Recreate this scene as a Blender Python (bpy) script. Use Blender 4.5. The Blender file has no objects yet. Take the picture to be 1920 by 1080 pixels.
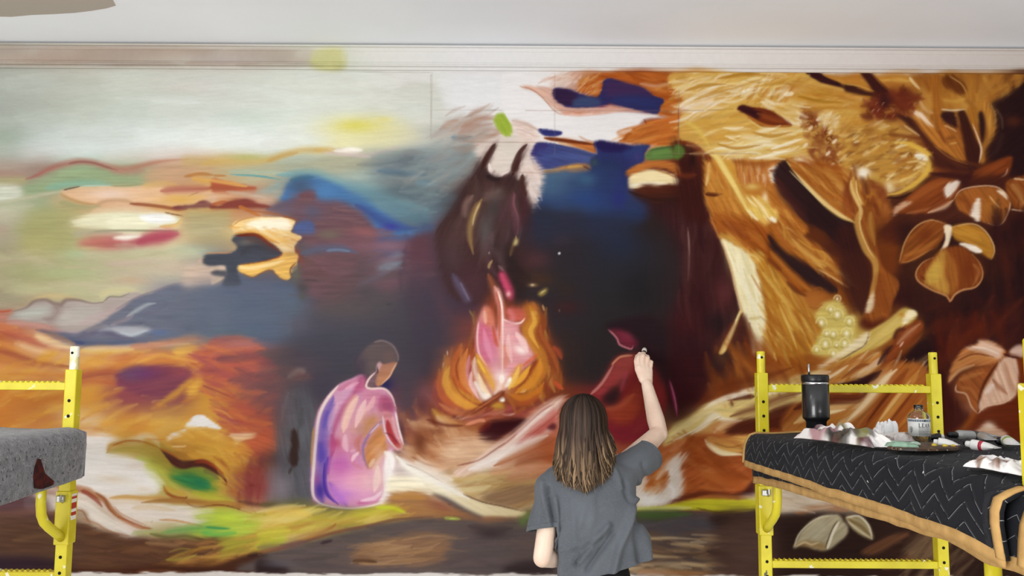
import bpy, bmesh, math, random
import numpy as np
from mathutils import Vector, Matrix, noise as mnoise
scene = bpy.context.scene
col = scene.collection
# ---------------------------------------------------------------- camera
F = 1520.0                                            # focal length in pixels of the 1920 wide frame
CAM = Vector((0., 0., 1.77)); PITCH = math.atan(141/F); ROLL = math.radians(.33)
_r = Vector((1, 0, 0)); _f = Vector((0, math.cos(PITCH), math.sin(PITCH))); _u = Vector((0, -math.sin(PITCH), math.cos(PITCH)))
RGT = _r*math.cos(ROLL)+_u*math.sin(ROLL); UPV = _u*math.cos(ROLL)-_r*math.sin(ROLL); FWD = _f
cd = bpy.data.cameras.new('camera'); cd.sensor_width = 36; cd.lens = F/1920*36; cd.clip_start = .05
cam = bpy.data.objects.new('camera', cd); col.objects.link(cam); scene.camera = cam
cam.matrix_world = Matrix(((RGT.x, UPV.x, -FWD.x, CAM.x), (RGT.y, UPV.y, -FWD.y, CAM.y), (RGT.z, UPV.z, -FWD.z, CAM.z), (0, 0, 0, 1)))
def ray(px, py): return FWD*F+RGT*(px-960)+UPV*(540-py)
def at(px, py, Y): d = ray(px, py); return CAM+d*(Y/d.y)                     # point of the place seen at a pixel, on the plane y = Y
def at_x(px, py, X): d = ray(px, py); return CAM+d*(X/d.x)
def at_z(px, py, Z): d = ray(px, py); return CAM+d*((Z-CAM.z)/d.z)
def pix(p): d = Vector(p)-CAM; z = d.dot(FWD); return 960+F*d.dot(RGT)/z, 540-F*d.dot(UPV)/z
# ---------------------------------------------------------------- light and exposure
scene.view_settings.view_transform = 'Standard'; scene.view_settings.look = 'None'
scene.view_settings.gamma = 1; scene.view_settings.use_curve_mapping = False
scene.view_settings.exposure = 0.0
w = bpy.data.worlds.new('world'); scene.world = w; w.use_nodes = True
w.node_tree.nodes['Background'].inputs[0].default_value = (1.0, .995, .985, 1); w.node_tree.nodes['Background'].inputs[1].default_value = .46
def area(name, loc, target, sx, sy, power, colr):
    l = bpy.data.lights.new(name, 'AREA'); l.shape = 'RECTANGLE'; l.size = sx; l.size_y = sy; l.energy = power; l.color = colr
    o = bpy.data.objects.new(name, l); col.objects.link(o); o.location = loc
    o.rotation_euler = (Vector(target)-Vector(loc)).to_track_quat('-Z', 'Y').to_euler()
    return o
area('window_daylight', (-3.1, -1.9, 1.8), (.5, 4., 2.3), 2.6, 2.0, 225, (1., 1., .99))
area('right_fill_light', (2.5, -2.2, 1.1), (1.2, 4., 3.2), 2.4, 1.6, 122, (1., 1., .99))  # added fill, evens out the right of the wall and lifts the ceiling
area('ceiling_panel_light', (-1.9, 1.5, 3.3), (-1.9, 1.5, 0.), 1.2, .6, 13, (1., 1., 1.))
# ---------------------------------------------------------------- mural painter (numpy): brush strokes -> colour per wall vertex
CX0, CY0, CW, CH = -230, 60, 2380, 1050          # canvas window, in mural units (one unit = one photo pixel on the wall plane)
prng = np.random.RandomState(7)
NT = prng.rand(256, 256).astype(np.float32)
def hexc(h):
    h = h.lstrip('#'); return np.array([int(h[i:i+2], 16) for i in (0, 2, 4)], np.float32)/255
def vnoise(u, v):                                  # bilinear value noise
    ui = np.floor(u).astype(np.int64); vi = np.floor(v).astype(np.int64)
    fu = (u-ui).astype(np.float32); fv = (v-vi).astype(np.float32)
    fu = fu*fu*(3-2*fu); fv = fv*fv*(3-2*fv)
    a = NT[vi & 255, ui & 255]; b = NT[vi & 255, (ui+1) & 255]; c = NT[(vi+1) & 255, ui & 255]; d = NT[(vi+1) & 255, (ui+1) & 255]
    return (a*(1-fu)+b*fu)*(1-fv)+(c*(1-fu)+d*fu)*fv
def dnoise(X, Y, ang, L, W, seed=0):               # noise stretched along a direction
    c, s = math.cos(math.radians(ang)), math.sin(math.radians(ang))
    u = X*c+Y*s; v = -X*s+Y*c
    return .6*vnoise(u/L+seed*17.3, v/W+seed*7.7)+.4*vnoise(u/L*2.3+seed*3.1, v/W*2.1+seed*11.9)
CAN = np.zeros((CH, CW, 3), np.float32)
FR = [0., 0., 1.]                                  # the drawing frame: origin and units per mural unit
def frame(ox, oy, s): FR[:] = [ox, oy, s]
def _pts(p):
    a = np.array(p, np.float64).reshape(-1, 2)/FR[2]; a[:, 0] += FR[0]-CX0; a[:, 1] += FR[1]-CY0
    return a
def crom(p, closed=False, step=4.0):               # Catmull-Rom resampling; also returns the parameter 0..1
    n = len(p)
    if n == 2 and not closed: q = p
    out = []; ts = []
    m = n if closed else n-1
    for i in range(m):
        p1, p2 = p[i], p[(i+1) % n]
        p0 = p[i-1] if (closed or i > 0) else 2*p1-p2
        p3 = p[(i+2) % n] if (closed or i+2 < n) else 2*p2-p1
        k = max(2, int(np.hypot(*(p2-p1))/step))
        for j in range(k):
            t = j/k
            out.append(.5*((2*p1)+(-p0+p2)*t+(2*p0-5*p1+4*p2-p3)*t*t+(-p0+3*p1-3*p2+p3)*t**3)); ts.append((i+t)/m)
    if not closed: out.append(p[-1]); ts.append(1.)
    return np.array(out), np.array(ts)
def sst(x): x = np.clip(x, 0, 1); return x*x*(3-2*x)
def stroke(p, w, col, a=1., soft=.5, br=.25, col2=None, tap=(.12, .25), bw=None, quick=False):
    """one brush stroke along points p, width w (a number or a list along the stroke) in frame units"""
    q, ts = crom(_pts(p), step=max(4., .22*float(np.max(w))/FR[2]))
    wl = np.atleast_1d(np.array(w, np.float64))/FR[2]/2
    ww = np.interp(ts, np.linspace(0, 1, len(wl)), wl)
    if tap[0] > 0: ww = ww*np.clip(ts/tap[0], .12, 1)**.6
    if tap[1] > 0: ww = ww*np.clip((1-ts)/tap[1], .1, 1)**.6
    ww = ww*(1+.5*min(soft, 1.3))
    if not quick and ww.max() > 2.4: ww = ww*1.3
    if soft >= .8 and not quick: ww = ww*1.45; a = a*.88; soft = 1.15
    W = ww.max()+2
    x0 = max(0, int(q[:, 0].min()-W)); x1 = min(CW, int(q[:, 0].max()+W)+2)
    y0 = max(0, int(q[:, 1].min()-W)); y1 = min(CH, int(q[:, 1].max()+W)+2)
    if x1 <= x0 or y1 <= y0: return
    D = np.full((y1-y0, x1-x0), 1e9, np.float32); S = np.zeros_like(D); T = np.zeros_like(D); R = np.ones_like(D)
    L = np.concatenate([[0], np.cumsum(np.hypot(*np.diff(q, axis=0).T))])
    for i in range(len(q)-1):
        a0, b0 = q[i], q[i+1]; d = b0-a0; l2 = d@d
        if l2 < 1e-9: continue
        ra = max(ww[i], ww[i+1])+2
        i0 = max(x0, int(min(a0[0], b0[0])-ra)); i1 = min(x1, int(max(a0[0], b0[0])+ra)+2)
        j0 = max(y0, int(min(a0[1], b0[1])-ra)); j1 = min(y1, int(max(a0[1], b0[1])+ra)+2)
        if i1 <= i0 or j1 <= j0: continue
        X = np.arange(i0, i1)[None, :]-a0[0]; Y = np.arange(j0, j1)[:, None]-a0[1]
        t = np.clip((X*d[0]+Y*d[1])/l2, 0, 1)
        ex = X-t*d[0]; ey = Y-t*d[1]
        r = ww[i]+(ww[i+1]-ww[i])*t
        dd = np.sqrt(ex*ex+ey*ey)/np.maximum(r, .35)
        sl = (slice(j0-y0, j1-y0), slice(i0-x0, i1-x0))
        m = dd < D[sl]
        D[sl] = np.where(m, dd, D[sl])
        S[sl] = np.where(m, (X*d[1]-Y*d[0])/math.sqrt(l2), S[sl])
        T[sl] = np.where(m, L[i]+t*(L[i+1]-L[i]), T[sl])
        R[sl] = np.where(m, r, R[sl])
    sf = max(soft, .05)
    px = 1./np.maximum(R, .5)
    M = sst((1+px*.5-D)/np.maximum(sf, px))
    if br > 0:
        sd = prng.rand()*200
        bwid = bw/FR[2] if bw else 2.2
        n = vnoise(S/bwid+sd, T/60.+sd)*.65+vnoise(S/bwid*2.1+sd, T/25.+sd)*.35
        M = M*np.clip(1-br*2.2*np.clip(n-.35, 0, 1)*(.4+.6*np.clip(D, 0, 1)+.5*np.clip(T/L[-1]-.6, 0, 1)), 0, 1)
    c = hexc(col)
    if col2 is not None:
        f = (T/max(L[-1], 1))[..., None]; c = c*(1-f)+hexc(col2)*f
    if br > 0: c = c*(1+(.16*br)*(n-.5)[..., None]*2)
    M = (M*a)[..., None]
    sub = CAN[y0:y1, x0:x1]
    CAN[y0:y1, x0:x1] = sub*(1-M)+c*M
def bbox1(m, r, ax):
    if r < 1: return m
    k = 2*r+1
    p = np.pad(m, [(r+1, r) if i == ax else (0, 0) for i in range(2)], mode='edge')
    c = np.cumsum(p, axis=ax, dtype=np.float64)
    if ax == 0: return ((c[k:]-c[:-k])/k).astype(np.float32)
    return ((c[:, k:]-c[:, :-k])/k).astype(np.float32)
def blur(m, sx, sy):
    for _ in range(2):
        m = bbox1(m, int(round(sx)), 1); m = bbox1(m, int(round(sy)), 0)
    return m
def pmask(q, pad):
    x0 = max(0, int(q[:, 0].min()-pad)); x1 = min(CW, int(q[:, 0].max()+pad)+2)
    y0 = max(0, int(q[:, 1].min()-pad)); y1 = min(CH, int(q[:, 1].max()+pad)+2)
    if x1 <= x0 or y1 <= y0: return None
    m = np.zeros((y1-y0, x1-x0), bool); X = np.arange(x0, x1)[None, :]
    for i in range(len(q)):
        a, b = q[i], q[(i+1) % len(q)]
        if a[1] == b[1]: continue
        lo, hi = min(a[1], b[1]), max(a[1], b[1])
        r0 = max(y0, int(math.ceil(lo))); r1 = min(y1, int(math.ceil(hi)))
        if r1 <= r0: continue
        ys = np.arange(r0, r1); xi = a[0]+(ys-a[1])*(b[0]-a[0])/(b[1]-a[1])
        m[r0-y0:r1-y0] ^= X < xi[:, None]
    return m.astype(np.float32), x0, y0, x1, y1
def poly(p, col, soft=3, a=1., rough=0., ang=0., streak=.1, col2=None, gdir=None, sharp=False, sx=None, SL=60, SW=3):
    """a painted area; soft = feather in frame units; col->col2 along the direction gdir (degrees)"""
    q = _pts(p)
    if not sharp: q, _ = crom(q, True, 5)
    s = 1.4*soft/FR[2]; sX = (1.4*sx/FR[2] if sx is not None else s)
    r = pmask(q, 3*max(s, sX)+4)
    if r is None: return
    m, x0, y0, x1, y1 = r
    m = blur(m, max(.6, sX), max(.6, s))
    Y, X = np.mgrid[y0:y1, x0:x1].astype(np.float32)
    sd = prng.randint(0, 90)
    if rough > 0:
        n = dnoise(X, Y, ang, 30, 2.5, sd)-.5
        m = np.where(m < .999, np.clip(m+rough*n*np.minimum(m, 1-m)*8, 0, 1), m)
    c = hexc(col)[None, None]
    if col2 is not None:
        g = math.radians(gdir if gdir is not None else 0); u = X*math.cos(g)+Y*math.sin(g)
        uq = q[:, 0]*math.cos(g)+q[:, 1]*math.sin(g)
        f = np.clip((u-uq.min())/(uq.max()-uq.min()+1e-6), 0, 1)[..., None]; c = c*(1-f)+hexc(col2)*f
    if streak > 0:
        n = dnoise(X, Y, ang, SL, SW, sd+3)-.5
        c = np.clip(c*(1+2*streak*n[..., None]), 0, 1)
    M = (m*a)[..., None]
    CAN[y0:y1, x0:x1] = CAN[y0:y1, x0:x1]*(1-M)+c*M
def blob(x, y, rx, ry, col, a=1., ang=0., hard=0.):
    rx, ry = rx/FR[2], ry/FR[2]; x = x/FR[2]+FR[0]-CX0; y = y/FR[2]+FR[1]-CY0; R = 2.2*max(rx, ry)+2
    x0 = max(0, int(x-R)); x1 = min(CW, int(x+R)); y0 = max(0, int(y-R)); y1 = min(CH, int(y+R))
    if x1 <= x0 or y1 <= y0: return
    Y, X = np.mgrid[y0:y1, x0:x1].astype(np.float32); X -= x; Y -= y
    g = math.radians(ang); u = X*math.cos(g)+Y*math.sin(g); v = -X*math.sin(g)+Y*math.cos(g)
    d2 = (u/rx)**2+(v/ry)**2
    m = np.exp(-d2*1.1) if hard <= 0 else sst((1-np.sqrt(d2))/max(1-hard, .05)+.5)
    M = (m*a)[..., None]
    CAN[y0:y1, x0:x1] = CAN[y0:y1, x0:x1]*(1-M)+hexc(col)*M
def fill(p, pal, n, L, w, ang, a=.7, jit=12, soft=.6, br=.5, curve=0.1, focus=None):
    """many short strokes with the colours pal inside area p; ang = direction, or focus = point they fan out from (frame units)"""
    q, _ = crom(_pts(p), True, 6)
    r = pmask(q, 2)
    if r is None: return
    m, x0, y0, x1, y1 = r
    ys, xs = np.nonzero(m > .5)
    if len(ys) == 0: return
    s = FR[2]; old = list(FR); fc = None
    if focus is not None: fc = (focus[0]/s+FR[0], focus[1]/s+FR[1])
    FR[:] = [0., 0., 1.]
    for i in range(n):
        k = prng.randint(len(ys)); x = xs[k]+x0+CX0; y = ys[k]+y0+CY0
        an = ang if fc is None else math.degrees(math.atan2(y-fc[1], x-fc[0]))
        g = math.radians(an+prng.uniform(-jit, jit)); l = L/s*prng.uniform(.5, 1.3)/2; cu = prng.uniform(-curve, curve)*l*2
        c, sn = math.cos(g), math.sin(g)
        stroke([x-c*l, y-sn*l, x-sn*cu, y+c*cu, x+c*l, y+sn*l], 1.8*w/s*prng.uniform(.5, 1.3), pal[prng.randint(len(pal))], a*prng.uniform(.45, 1.), 1.3, br*.7, tap=(.4, .5), bw=3.2*FR[2], quick=True)
    FR[:] = old
def base_grid(rows, x0, dx):
    ys = np.array([r[0] for r in rows], np.float64)
    C = np.array([[hexc(c) for c in r[1].split()] for r in rows])        # rows x cols x 3
    xs = (np.arange(CW)+CX0-x0)/dx
    xs = np.clip(xs, 0, C.shape[1]-1.001); xi = xs.astype(int); xf = (xs-xi); xf = xf*xf*(3-2*xf)
    R = C[:, xi]*(1-xf)[None, :, None]+C[:, xi+1]*xf[None, :, None]
    yy = np.clip(np.interp(np.arange(CH)+CY0, ys, np.arange(len(ys))), 0, len(ys)-1.001); yi = yy.astype(int); yf = yy-yi; yf = yf*yf*(3-2*yf)
    CAN[:] = R[yi]*(1-yf)[:, None, None]+R[yi+1]*yf[:, None, None]
def warp(amp, sc, ang=0., st=2.5):                 # lets the paint edges wander
    Y, X = np.mgrid[0:CH, 0:CW].astype(np.float32)
    dx = (dnoise(X, Y, ang, sc*st, sc, 31)-.5)*2*amp*st*.6; dy = (dnoise(X, Y, ang, sc*st, sc, 47)-.5)*2*amp
    xs = np.clip(X+dx, 0, CW-1.01); ys = np.clip(Y+dy, 0, CH-1.01)
    xi = xs.astype(int); yi = ys.astype(int); fx = (xs-xi)[..., None]; fy = (ys-yi)[..., None]
    CAN[:] = (CAN[yi, xi]*(1-fx)+CAN[yi, xi+1]*fx)*(1-fy)+(CAN[yi+1, xi]*(1-fx)+CAN[yi+1, xi+1]*fx)*fy
# ---------------------------------------------------------------- the mural's paint: ground colours with the room's light falloff in them, then strokes and shapes
base_grid([
 (60,  'a9a498 b5b0a6 bdb8ac c0b8ae c0b9ae c5bdb4 c8c4bc cdccc0 d0d0c4 d8d6d0 dad8d4 dcdada dddbda dedbd9 dedad8 ded8d6 ddd7d4 dcd6d2 dad3cf d9d1cd d6cec9 d3cac5 d0c6c0 ccc2bc c8bdb6'),
 (128, 'a9a99f b3b0a5 bab6aa bfbcb0 c2bdb2 c5c0b6 c8c5bb cccbc0 cfd0c4 d8d6d0 dad8d4 dcdada dddbda dedbd9 dedad8 ded8d6 ddd7d4 dcd6d2 dad3cf d9d1cd d6cec9 d3cac5 d0c6c0 ccc2bc c8bdb6'),
 (142, 'a9a99f b5b5aa bdbdb1 c3c5b9 c6c6bc c8c8c0 cbccc3 cdcfc6 d0d2c8 d6d5cf d9d7d4 dcdada dedcdc d8c4b8 b06a3c 9a4a20 c08a48 c89a48 c79a4c b07a34 b5742c b57830 a06828 a87030 5a3018'),
 (200, 'a5a9a0 b3b6ab babfb2 bfc5bb c5cac1 c9cdc5 cdd2c9 d0d6cd d2d6cb d0d1c7 d0cfc8 dfdddc e0dedd d9c8c0 6a3850 6a3a48 c08040 d0a868 c89e50 c0903f b88030 6a3018 b07830 a87030 30181a'),
 (260, 'a0a79e c0c8c2 ccd3ce d3dad6 d8deda dbe0dc dde2dd dfe2d8 e3dcb0 d9d4b0 c0c0b5 a09d98 d8c8c0 e8e0dc e0d6d0 d0a080 c88a48 d0b070 d2b060 a06438 c09050 b88840 6a3018 8a5020 2c1a1c'),
 (320, 'a58f80 967f72 8aa080 8f9a78 b58f78 c0a070 b5b090 98a898 a0a898 78848a 788488 6a5c58 4a302c 404a78 2c3464 8a5030 502018 c89038 a85c28 9c5c20 b88a40 c09a48 8a4a20 4a2418 301a18'),
 (380, 'b8b8a0 98a080 c8a078 d0a888 c89860 c88850 a87058 5c5058 48689a 6a8a9a 5a6a74 3c2c2c 402a2a 48627a 283c70 3c2420 3a1a18 a86024 b87830 2c1a1a a06020 b07030 a86840 b07438 7a3c18'),
 (440, 'a49c88 9a9868 b0a880 d8d4b4 d0b890 a89870 d8b880 5a4a50 6a5058 4a5078 5a4650 3c2c2c 40302e 2c3048 2a2e48 2a2424 3a1c1c a86428 8a4818 5a2c18 3a1c18 7a4018 8a4c1c a86c28 281618'),
 (500, '98906c 9a986c a4a880 b4a890 b8b498 6a6c7c 806048 5a4840 6a4c50 64545c 503c44 3c2c30 44282c 302c34 2a2c34 282626 3c1c1e c8a868 a06420 3c201c 602c18 6c3418 90501c 703818 221416'),
 (560, '8c8470 a89878 b0a888 b8b094 908890 606478 4c5870 505064 564a4e 504a4c 3e3844 3c3040 5c302e 403030 282828 262424 341a1e 7c4434 cfae6a 9c5a24 703818 401c18 60301c 2a1818 2a1618'),
 (620, 'a45838 a88078 a0909a 706c80 7c8490 686e80 585e70 4c4c58 46464e 443e48 403a44 6c3c38 a86050 6c3c28 282424 2c2022 361a1e 4a2420 b8884a c0a050 b89848 8a5020 2c1818 501e14 501c10'),
 (680, 'c08040 c48c60 d0a060 c87c48 c88040 c07050 a05850 6a4c50 404048 504448 40363e b05c38 d88478 6c3820 282222 4c2024 341a1c 40201c 884418 905020 b87838 602814 301616 6a3a20 6a2c14'),
 (740, 'c07838 b87034 cc9040 904c50 884c50 c89040 a85848 5c4c4e 50424a 644450 5c3838 c06c3c d09048 6c3420 6a2828 7c2820 441a1c 784020 c89c60 b87838 a8682c a05824 381818 9a5830 602812'),
 (800, 'c07838 c48048 d8b890 cc9040 d0a050 cc9848 c07840 504a4c b86878 a85060 7c4c38 a06038 7c3828 b86850 7c2c28 7c2c24 c09450 c08850 7c3c1c 985420 a86428 a86430 501c12 a0745c 602812'),
 (860, 'b89070 c8a890 e4dcd8 c0a868 a06c30 b88838 b06838 484444 b870a0 c89a90 c0906c d8b090 d0a890 a85830 a86040 905030 a85424 a85424 8c4420 905028 7c3c20 6a3018 54281a 502818 502818'),
 (920, '7a4c40 905c50 e0d0c4 dccbb8 b8a060 c8a848 8c4c48 5c5c5c c080b0 d8c0c4 e4d8c0 e0c8a0 a88050 8a6a44 907050 d8c8b8 b05a28 904020 c8b8a0 c8b8a8 9c6c48 54301c 3a2418 3a2418 3a2418'),
 (980, '5c4030 684838 a08870 dcc8bc c0b488 a8b850 c8c060 c8a848 90883c b09a3c 8a6440 94684c 8c6c50 64545a 60564c 5c5048 5a4c4c 5a4440 40302c 302220 32221e 3c2820 5c3c28 50342a 50342a'),
 (1040,'3c2c2c 4a342c 4c342a 5c3c2c 8c5c38 987038 5c4438 5c5250 645450 7c5c40 7c5c44 64504a 5c4c4a 604c44 a07850 a87850 b08858 8c6c50 4a342c 402c28 342420 7c4c30 54382a 4a3028 4a3028'),
 (1075,'3c2424 40281f 44281e 5a3424 6a3c26 4a2c1e 342020 3c302e 5a4a48 5c4638 5c4438 5c443a 54423e 5c463c 906848 b09078 b09078 80604a 40302a 3a2824 302020 5c3a28 4a3026 402a24 402a24')], 0, 80)
warp(9, 26, 0, 3)
# ---- cornice band left, brushed over with the sky's colours
frame(0, 0, 3)
for i in range(60):
    x = prng.uniform(-300, 1650); y = prng.uniform(258, 365)
    stroke([x-200, y+3, x, y, x+220, y+2], prng.uniform(8, 26), prng.choice(['a8988a', 'a58a7c', 'b3a596', 'a6a08a', 'ada39c', '9e9284']), .55, 1, .3)
poly([-600, 262, 1760, 268, 1762, 372, -600, 372], 'a99a8c', 6, .45, streak=.12, sharp=True)
blob(420, 320, 380, 22, 'a5826f', .6); blob(1300, 330, 200, 22, 'ada2a4', .6)
poly([1755, 292, 1925, 276, 1930, 395, 1765, 385], 'bdb97c', 8, .85, streak=.12)
TRIM = CAN[:95].copy()
# ---- sky
blob(60, 560, 260, 260, 'a0a59c', .5); blob(30, 790, 90, 90, '98a795', .6)
blob(1080, 490, 190, 34, 'c2b8b0', .7); blob(1400, 670, 170, 46, 'c4cfc4', .7); blob(1050, 600, 160, 60, 'c9cbc0', .5)
blob(520, 850, 420, 60, 'd3d9d8', .7); blob(1250, 790, 340, 50, 'dfe3de', .8); blob(1750, 560, 220, 120, 'd6d9ce', .5)
for i in range(70):
    x = prng.uniform(-100, 1950); y = prng.uniform(400, 830); l = prng.uniform(80, 260)
    c = prng.choice(['d4d9d3', 'cfd2c9', 'c3c8c0', 'dadfda', 'c9c6bf', 'd8dcd2']) if x > 700 else prng.choice(['b4b9b0', 'bcc3bb', 'c2c6be', 'aeb4aa', 'c6cdc7'])
    stroke([x-l, y+prng.uniform(-8, 8), x, y, x+l, y+prng.uniform(-8, 8)], prng.uniform(14, 50), c, .3, 1.2, .3)
frame(620, 80, 4.8)
fill([120, 300, 900, 280, 1020, 420, 1060, 580, 900, 720, 600, 620, 250, 590, 120, 480], ['cbcac0', 'd1d1c9', 'd8d7cf', 'c5c6bb', 'd4d6cc'], 60, 260, 40, 2, .5, 10, 1, .4)
poly([690, 330, 880, 340, 990, 400, 1030, 560, 960, 640, 640, 620, 540, 500], 'c9c8be', 20, .6, .5, streak=.06)
blob(720, 620, 200, 100, 'cfd4cd', .6)
poly([1010, 330, 1700, 320, 1920, 380, 1920, 560, 1750, 610, 1500, 600, 1100, 590, 1030, 500], 'deddde', 25, .7, streak=.02)
stroke([0, 258, 900, 268], 5, 'a8a8a0', .8, .6, .2); stroke([912, 270, 910, 880], 6, 'b0aea6', .6, .6, .2, tap=(0, .1)); stroke([912, 604, 1400, 606, 1900, 612], 5, 'a9a09c', .6, .8, .3)
blob(300, 760, 330, 110, 'd9d28a', .9); blob(220, 745, 170, 50, 'd4ca62', .8); blob(480, 690, 80, 26, 'd9cd7c', .6); blob(560, 830, 240, 70, 'cfc8a4', .5); blob(120, 900, 160, 40, 'e2dcae', .7)
poly([90, 960, 180, 940, 290, 965, 220, 985, 120, 985], 'efe9e0', 8, .95)
stroke([0, 950, 150, 995, 330, 1010, 480, 980, 620, 930], 26, 'd2bcb4', .8, 1, .2); stroke([-150, 975, -60, 960, 40, 960], 30, 'd8b878', .8, 1)
blob(1000, 820, 160, 80, 'a9a7a3', .7); blob(800, 1010, 320, 70, '7c868c', .8); blob(1050, 960, 200, 60, '8f9997', .5); blob(1200, 780, 120, 60, 'b5aaa4', .6)
fill([1060, 700, 1350, 600, 1480, 680, 1560, 860, 1300, 900, 1100, 830], ['a06a50', 'a88674', 'b09a8c', '94705c', 'c4a898'], 34, 200, 26, -18, .5, 14, .9, .6)
stroke([1180, 760, 1300, 690, 1480, 685], 22, '9c6044', .6, .8, .6); stroke([1620, 690, 1750, 730, 1840, 780], 20, 'a87c68', .6, .8, .6)
stroke([1090, 850, 1180, 860, 1280, 852], 30, '5f7f92', .85, .8, .3); stroke([1080, 1060, 1250, 1020, 1340, 960], 30, '7d9498', .6, .9)
# ---- hills under the sky
frame(0, 280, 4.8)
stroke([900, 110, 1200, 80, 1500, 40, 1920, 20], 90, 'd6c6bd', .5, 1.4, .2)
stroke([-500, 190, -200, 200, 0, 220, 130, 228, 250, 250], 40, '99776c', .7, 1, .2, tap=(0, .3))
poly([-300, 270, 0, 250, 220, 250, 260, 300, 100, 320, -300, 330], 'a39d70', 14, .8)
poly([170, 350, 330, 270, 480, 190, 620, 155, 820, 150, 980, 185, 1120, 232, 1300, 265, 1270, 322, 1000, 332, 850, 334, 700, 342, 560, 372, 400, 392, 230, 390], '8fa37e', 16, .95, .2, streak=.1, col2='93a07a', gdir=0)
stroke([420, 350, 600, 318, 800, 306, 1000, 318], 44, '7faa98', .8, 1, .2); stroke([250, 300, 380, 270, 520, 215], 50, '8b8a70', .5, 1)
stroke([230, 270, 330, 235, 440, 180, 560, 138, 700, 112, 820, 118, 950, 152, 1100, 178, 1250, 155, 1400, 118, 1550, 100, 1700, 90], [16, 34, 42, 40, 40, 34, 22], '9b5c55', .9, .9, .25, col2='b07a62')
stroke([620, 128, 720, 112, 840, 122, 960, 160, 1060, 190], 16, '7c4644', .7, .8, .2); stroke([1000, 190, 1150, 205, 1300, 190], 40, 'ab7468', .6, 1)
poly([1290, 240, 1500, 120, 1920, 90, 1920, 220, 1650, 260, 1400, 290], 'bd9a78', 24, .7)
stroke([1640, 100, 1800, 110, 1920, 105], 60, 'c0a468', .7, 1)
poly([-300, 330, 130, 325, 200, 390, 150, 450, 0, 485, -300, 500], 'c6c8b7', 16, .9); stroke([-100, 500, 100, 465, 300, 425, 570, 372], 22, 'b9b399', .8, .9)
stroke([-200, 540, 0, 500, 250, 460], 40, 'a2a487', .7, 1); stroke([-200, 620, 60, 560, 300, 500], 60, 'b3ad96', .6, 1)
poly([200, 640, 280, 570, 560, 505, 790, 530, 720, 600, 600, 660, 640, 760, 720, 800, 640, 900, 300, 960, 180, 760], '9f9b6a', 40, .9, .2, streak=.06)
stroke([540, 480, 640, 500, 760, 520, 900, 512], 36, '93956c', .8, 1)
blob(30, 900, 130, 190, '938b70', .5); blob(20, 720, 60, 60, 'a98f80', .5); blob(90, 620, 150, 40, 'b0a890', .6); blob(330, 880, 170, 80, 'a79c68', .6)
poly([540, 400, 580, 368, 720, 345, 900, 338, 1250, 336, 1500, 340, 1920, 390, 1920, 480, 1700, 500, 1500, 500, 1300, 490, 1000, 490, 820, 492, 680, 470, 600, 440], 'd8b08a', 9, 1, .3, streak=.06)
blob(990, 405, 210, 55, 'dfc4b2', .9); blob(1620, 455, 190, 42, 'cfa154', .9); stroke([1280, 330, 1450, 310, 1600, 320], 34, 'cda566', .8, 1)
stroke([545, 402, 620, 442, 740, 482, 860, 495], 18, 'ab8656', .8, .8); stroke([860, 500, 960, 465, 1100, 462, 1200, 480], 26, 'b58f6c', .8, .9)
stroke([570, 367, 640, 350, 720, 335], 9, '4c4238', .9, .6, .1); stroke([720, 333, 850, 326, 1000, 329], 7, 'a8c4bb', .9, .6, .1); stroke([1000, 331, 1150, 328, 1270, 318], 8, '7f8a5c', .8, .7)
stroke([1450, 375, 1600, 360, 1750, 358, 1920, 348], 44, 'a0594d', .95, .8, .3); stroke([1660, 245, 1800, 222, 1920, 232], 22, 'a8703c', .9, .7); stroke([1730, 262, 1850, 280, 1920, 292], 34, 'd19c4c', .95, .8)
stroke([1700, 420, 1760, 395, 1790, 385], 5, '8c6a40', .8); stroke([1500, 420, 1700, 430, 1900, 420], 26, 'd6aa68', .8, .9)
stroke([1170, 490, 1300, 498, 1450, 515, 1600, 540, 1680, 540], 22, '8a4e34', .9, .7, .2)
poly([1570, 512, 1740, 496, 1790, 468, 1850, 458, 1900, 480, 1930, 520, 1580, 540], '753f40', 5, 1)
poly([620, 655, 740, 605, 960, 550, 1250, 556, 1480, 575, 1560, 590, 1630, 630, 1600, 680, 1440, 714, 1100, 718, 900, 716, 700, 692], 'd9d4b4', 14, 1, .3, streak=.04)
stroke([820, 570, 960, 545, 1200, 540, 1400, 560], 34, 'd0b593', .8, 1); poly([960, 640, 1100, 590, 1300, 590, 1560, 620, 1580, 690, 1400, 712, 1020, 714], 'e4dfc2', 16, .9, .3)
poly([1250, 605, 1340, 576, 1480, 580, 1590, 620, 1500, 668, 1340, 655], 'edebe6', 7, 1, .5); stroke([1440, 695, 1560, 688, 1610, 665, 1640, 620], 24, 'd9b070', .9, .7, .5)
stroke([1480, 568, 1560, 584, 1650, 600], 9, '774c2c', .9, .6)
stroke([840, 742, 1000, 732, 1200, 730, 1600, 736], 15, '73765a', .9, .8); stroke([660, 770, 820, 745, 1100, 760], 40, 'a49c88', .7, 1)
poly([690, 855, 800, 792, 1000, 770, 1250, 785, 1400, 752, 1630, 755, 1560, 800, 1440, 852, 1250, 870, 1150, 900, 980, 918, 820, 905], 'b57262', 22, .95, col2='a4465a', gdir=0)
stroke([1240, 850, 1350, 790, 1480, 765, 1600, 760], 60, 'a54157', .8, 1); poly([1010, 800, 1100, 775, 1280, 775, 1200, 805, 1120, 818], 'ebe2d4', 6, 1)
blob(1130, 850, 60, 24, 'bd8f86', .7); blob(700, 950, 140, 50, 'a3b08a', .8); blob(800, 890, 100, 20, 'c0ab7c', .6)
poly([1668, 545, 1920, 535, 2080, 560, 2060, 680, 1920, 775, 1700, 745], 'a79a6c', 30, .9, .2, col2='b0a685', gdir=90)
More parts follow.
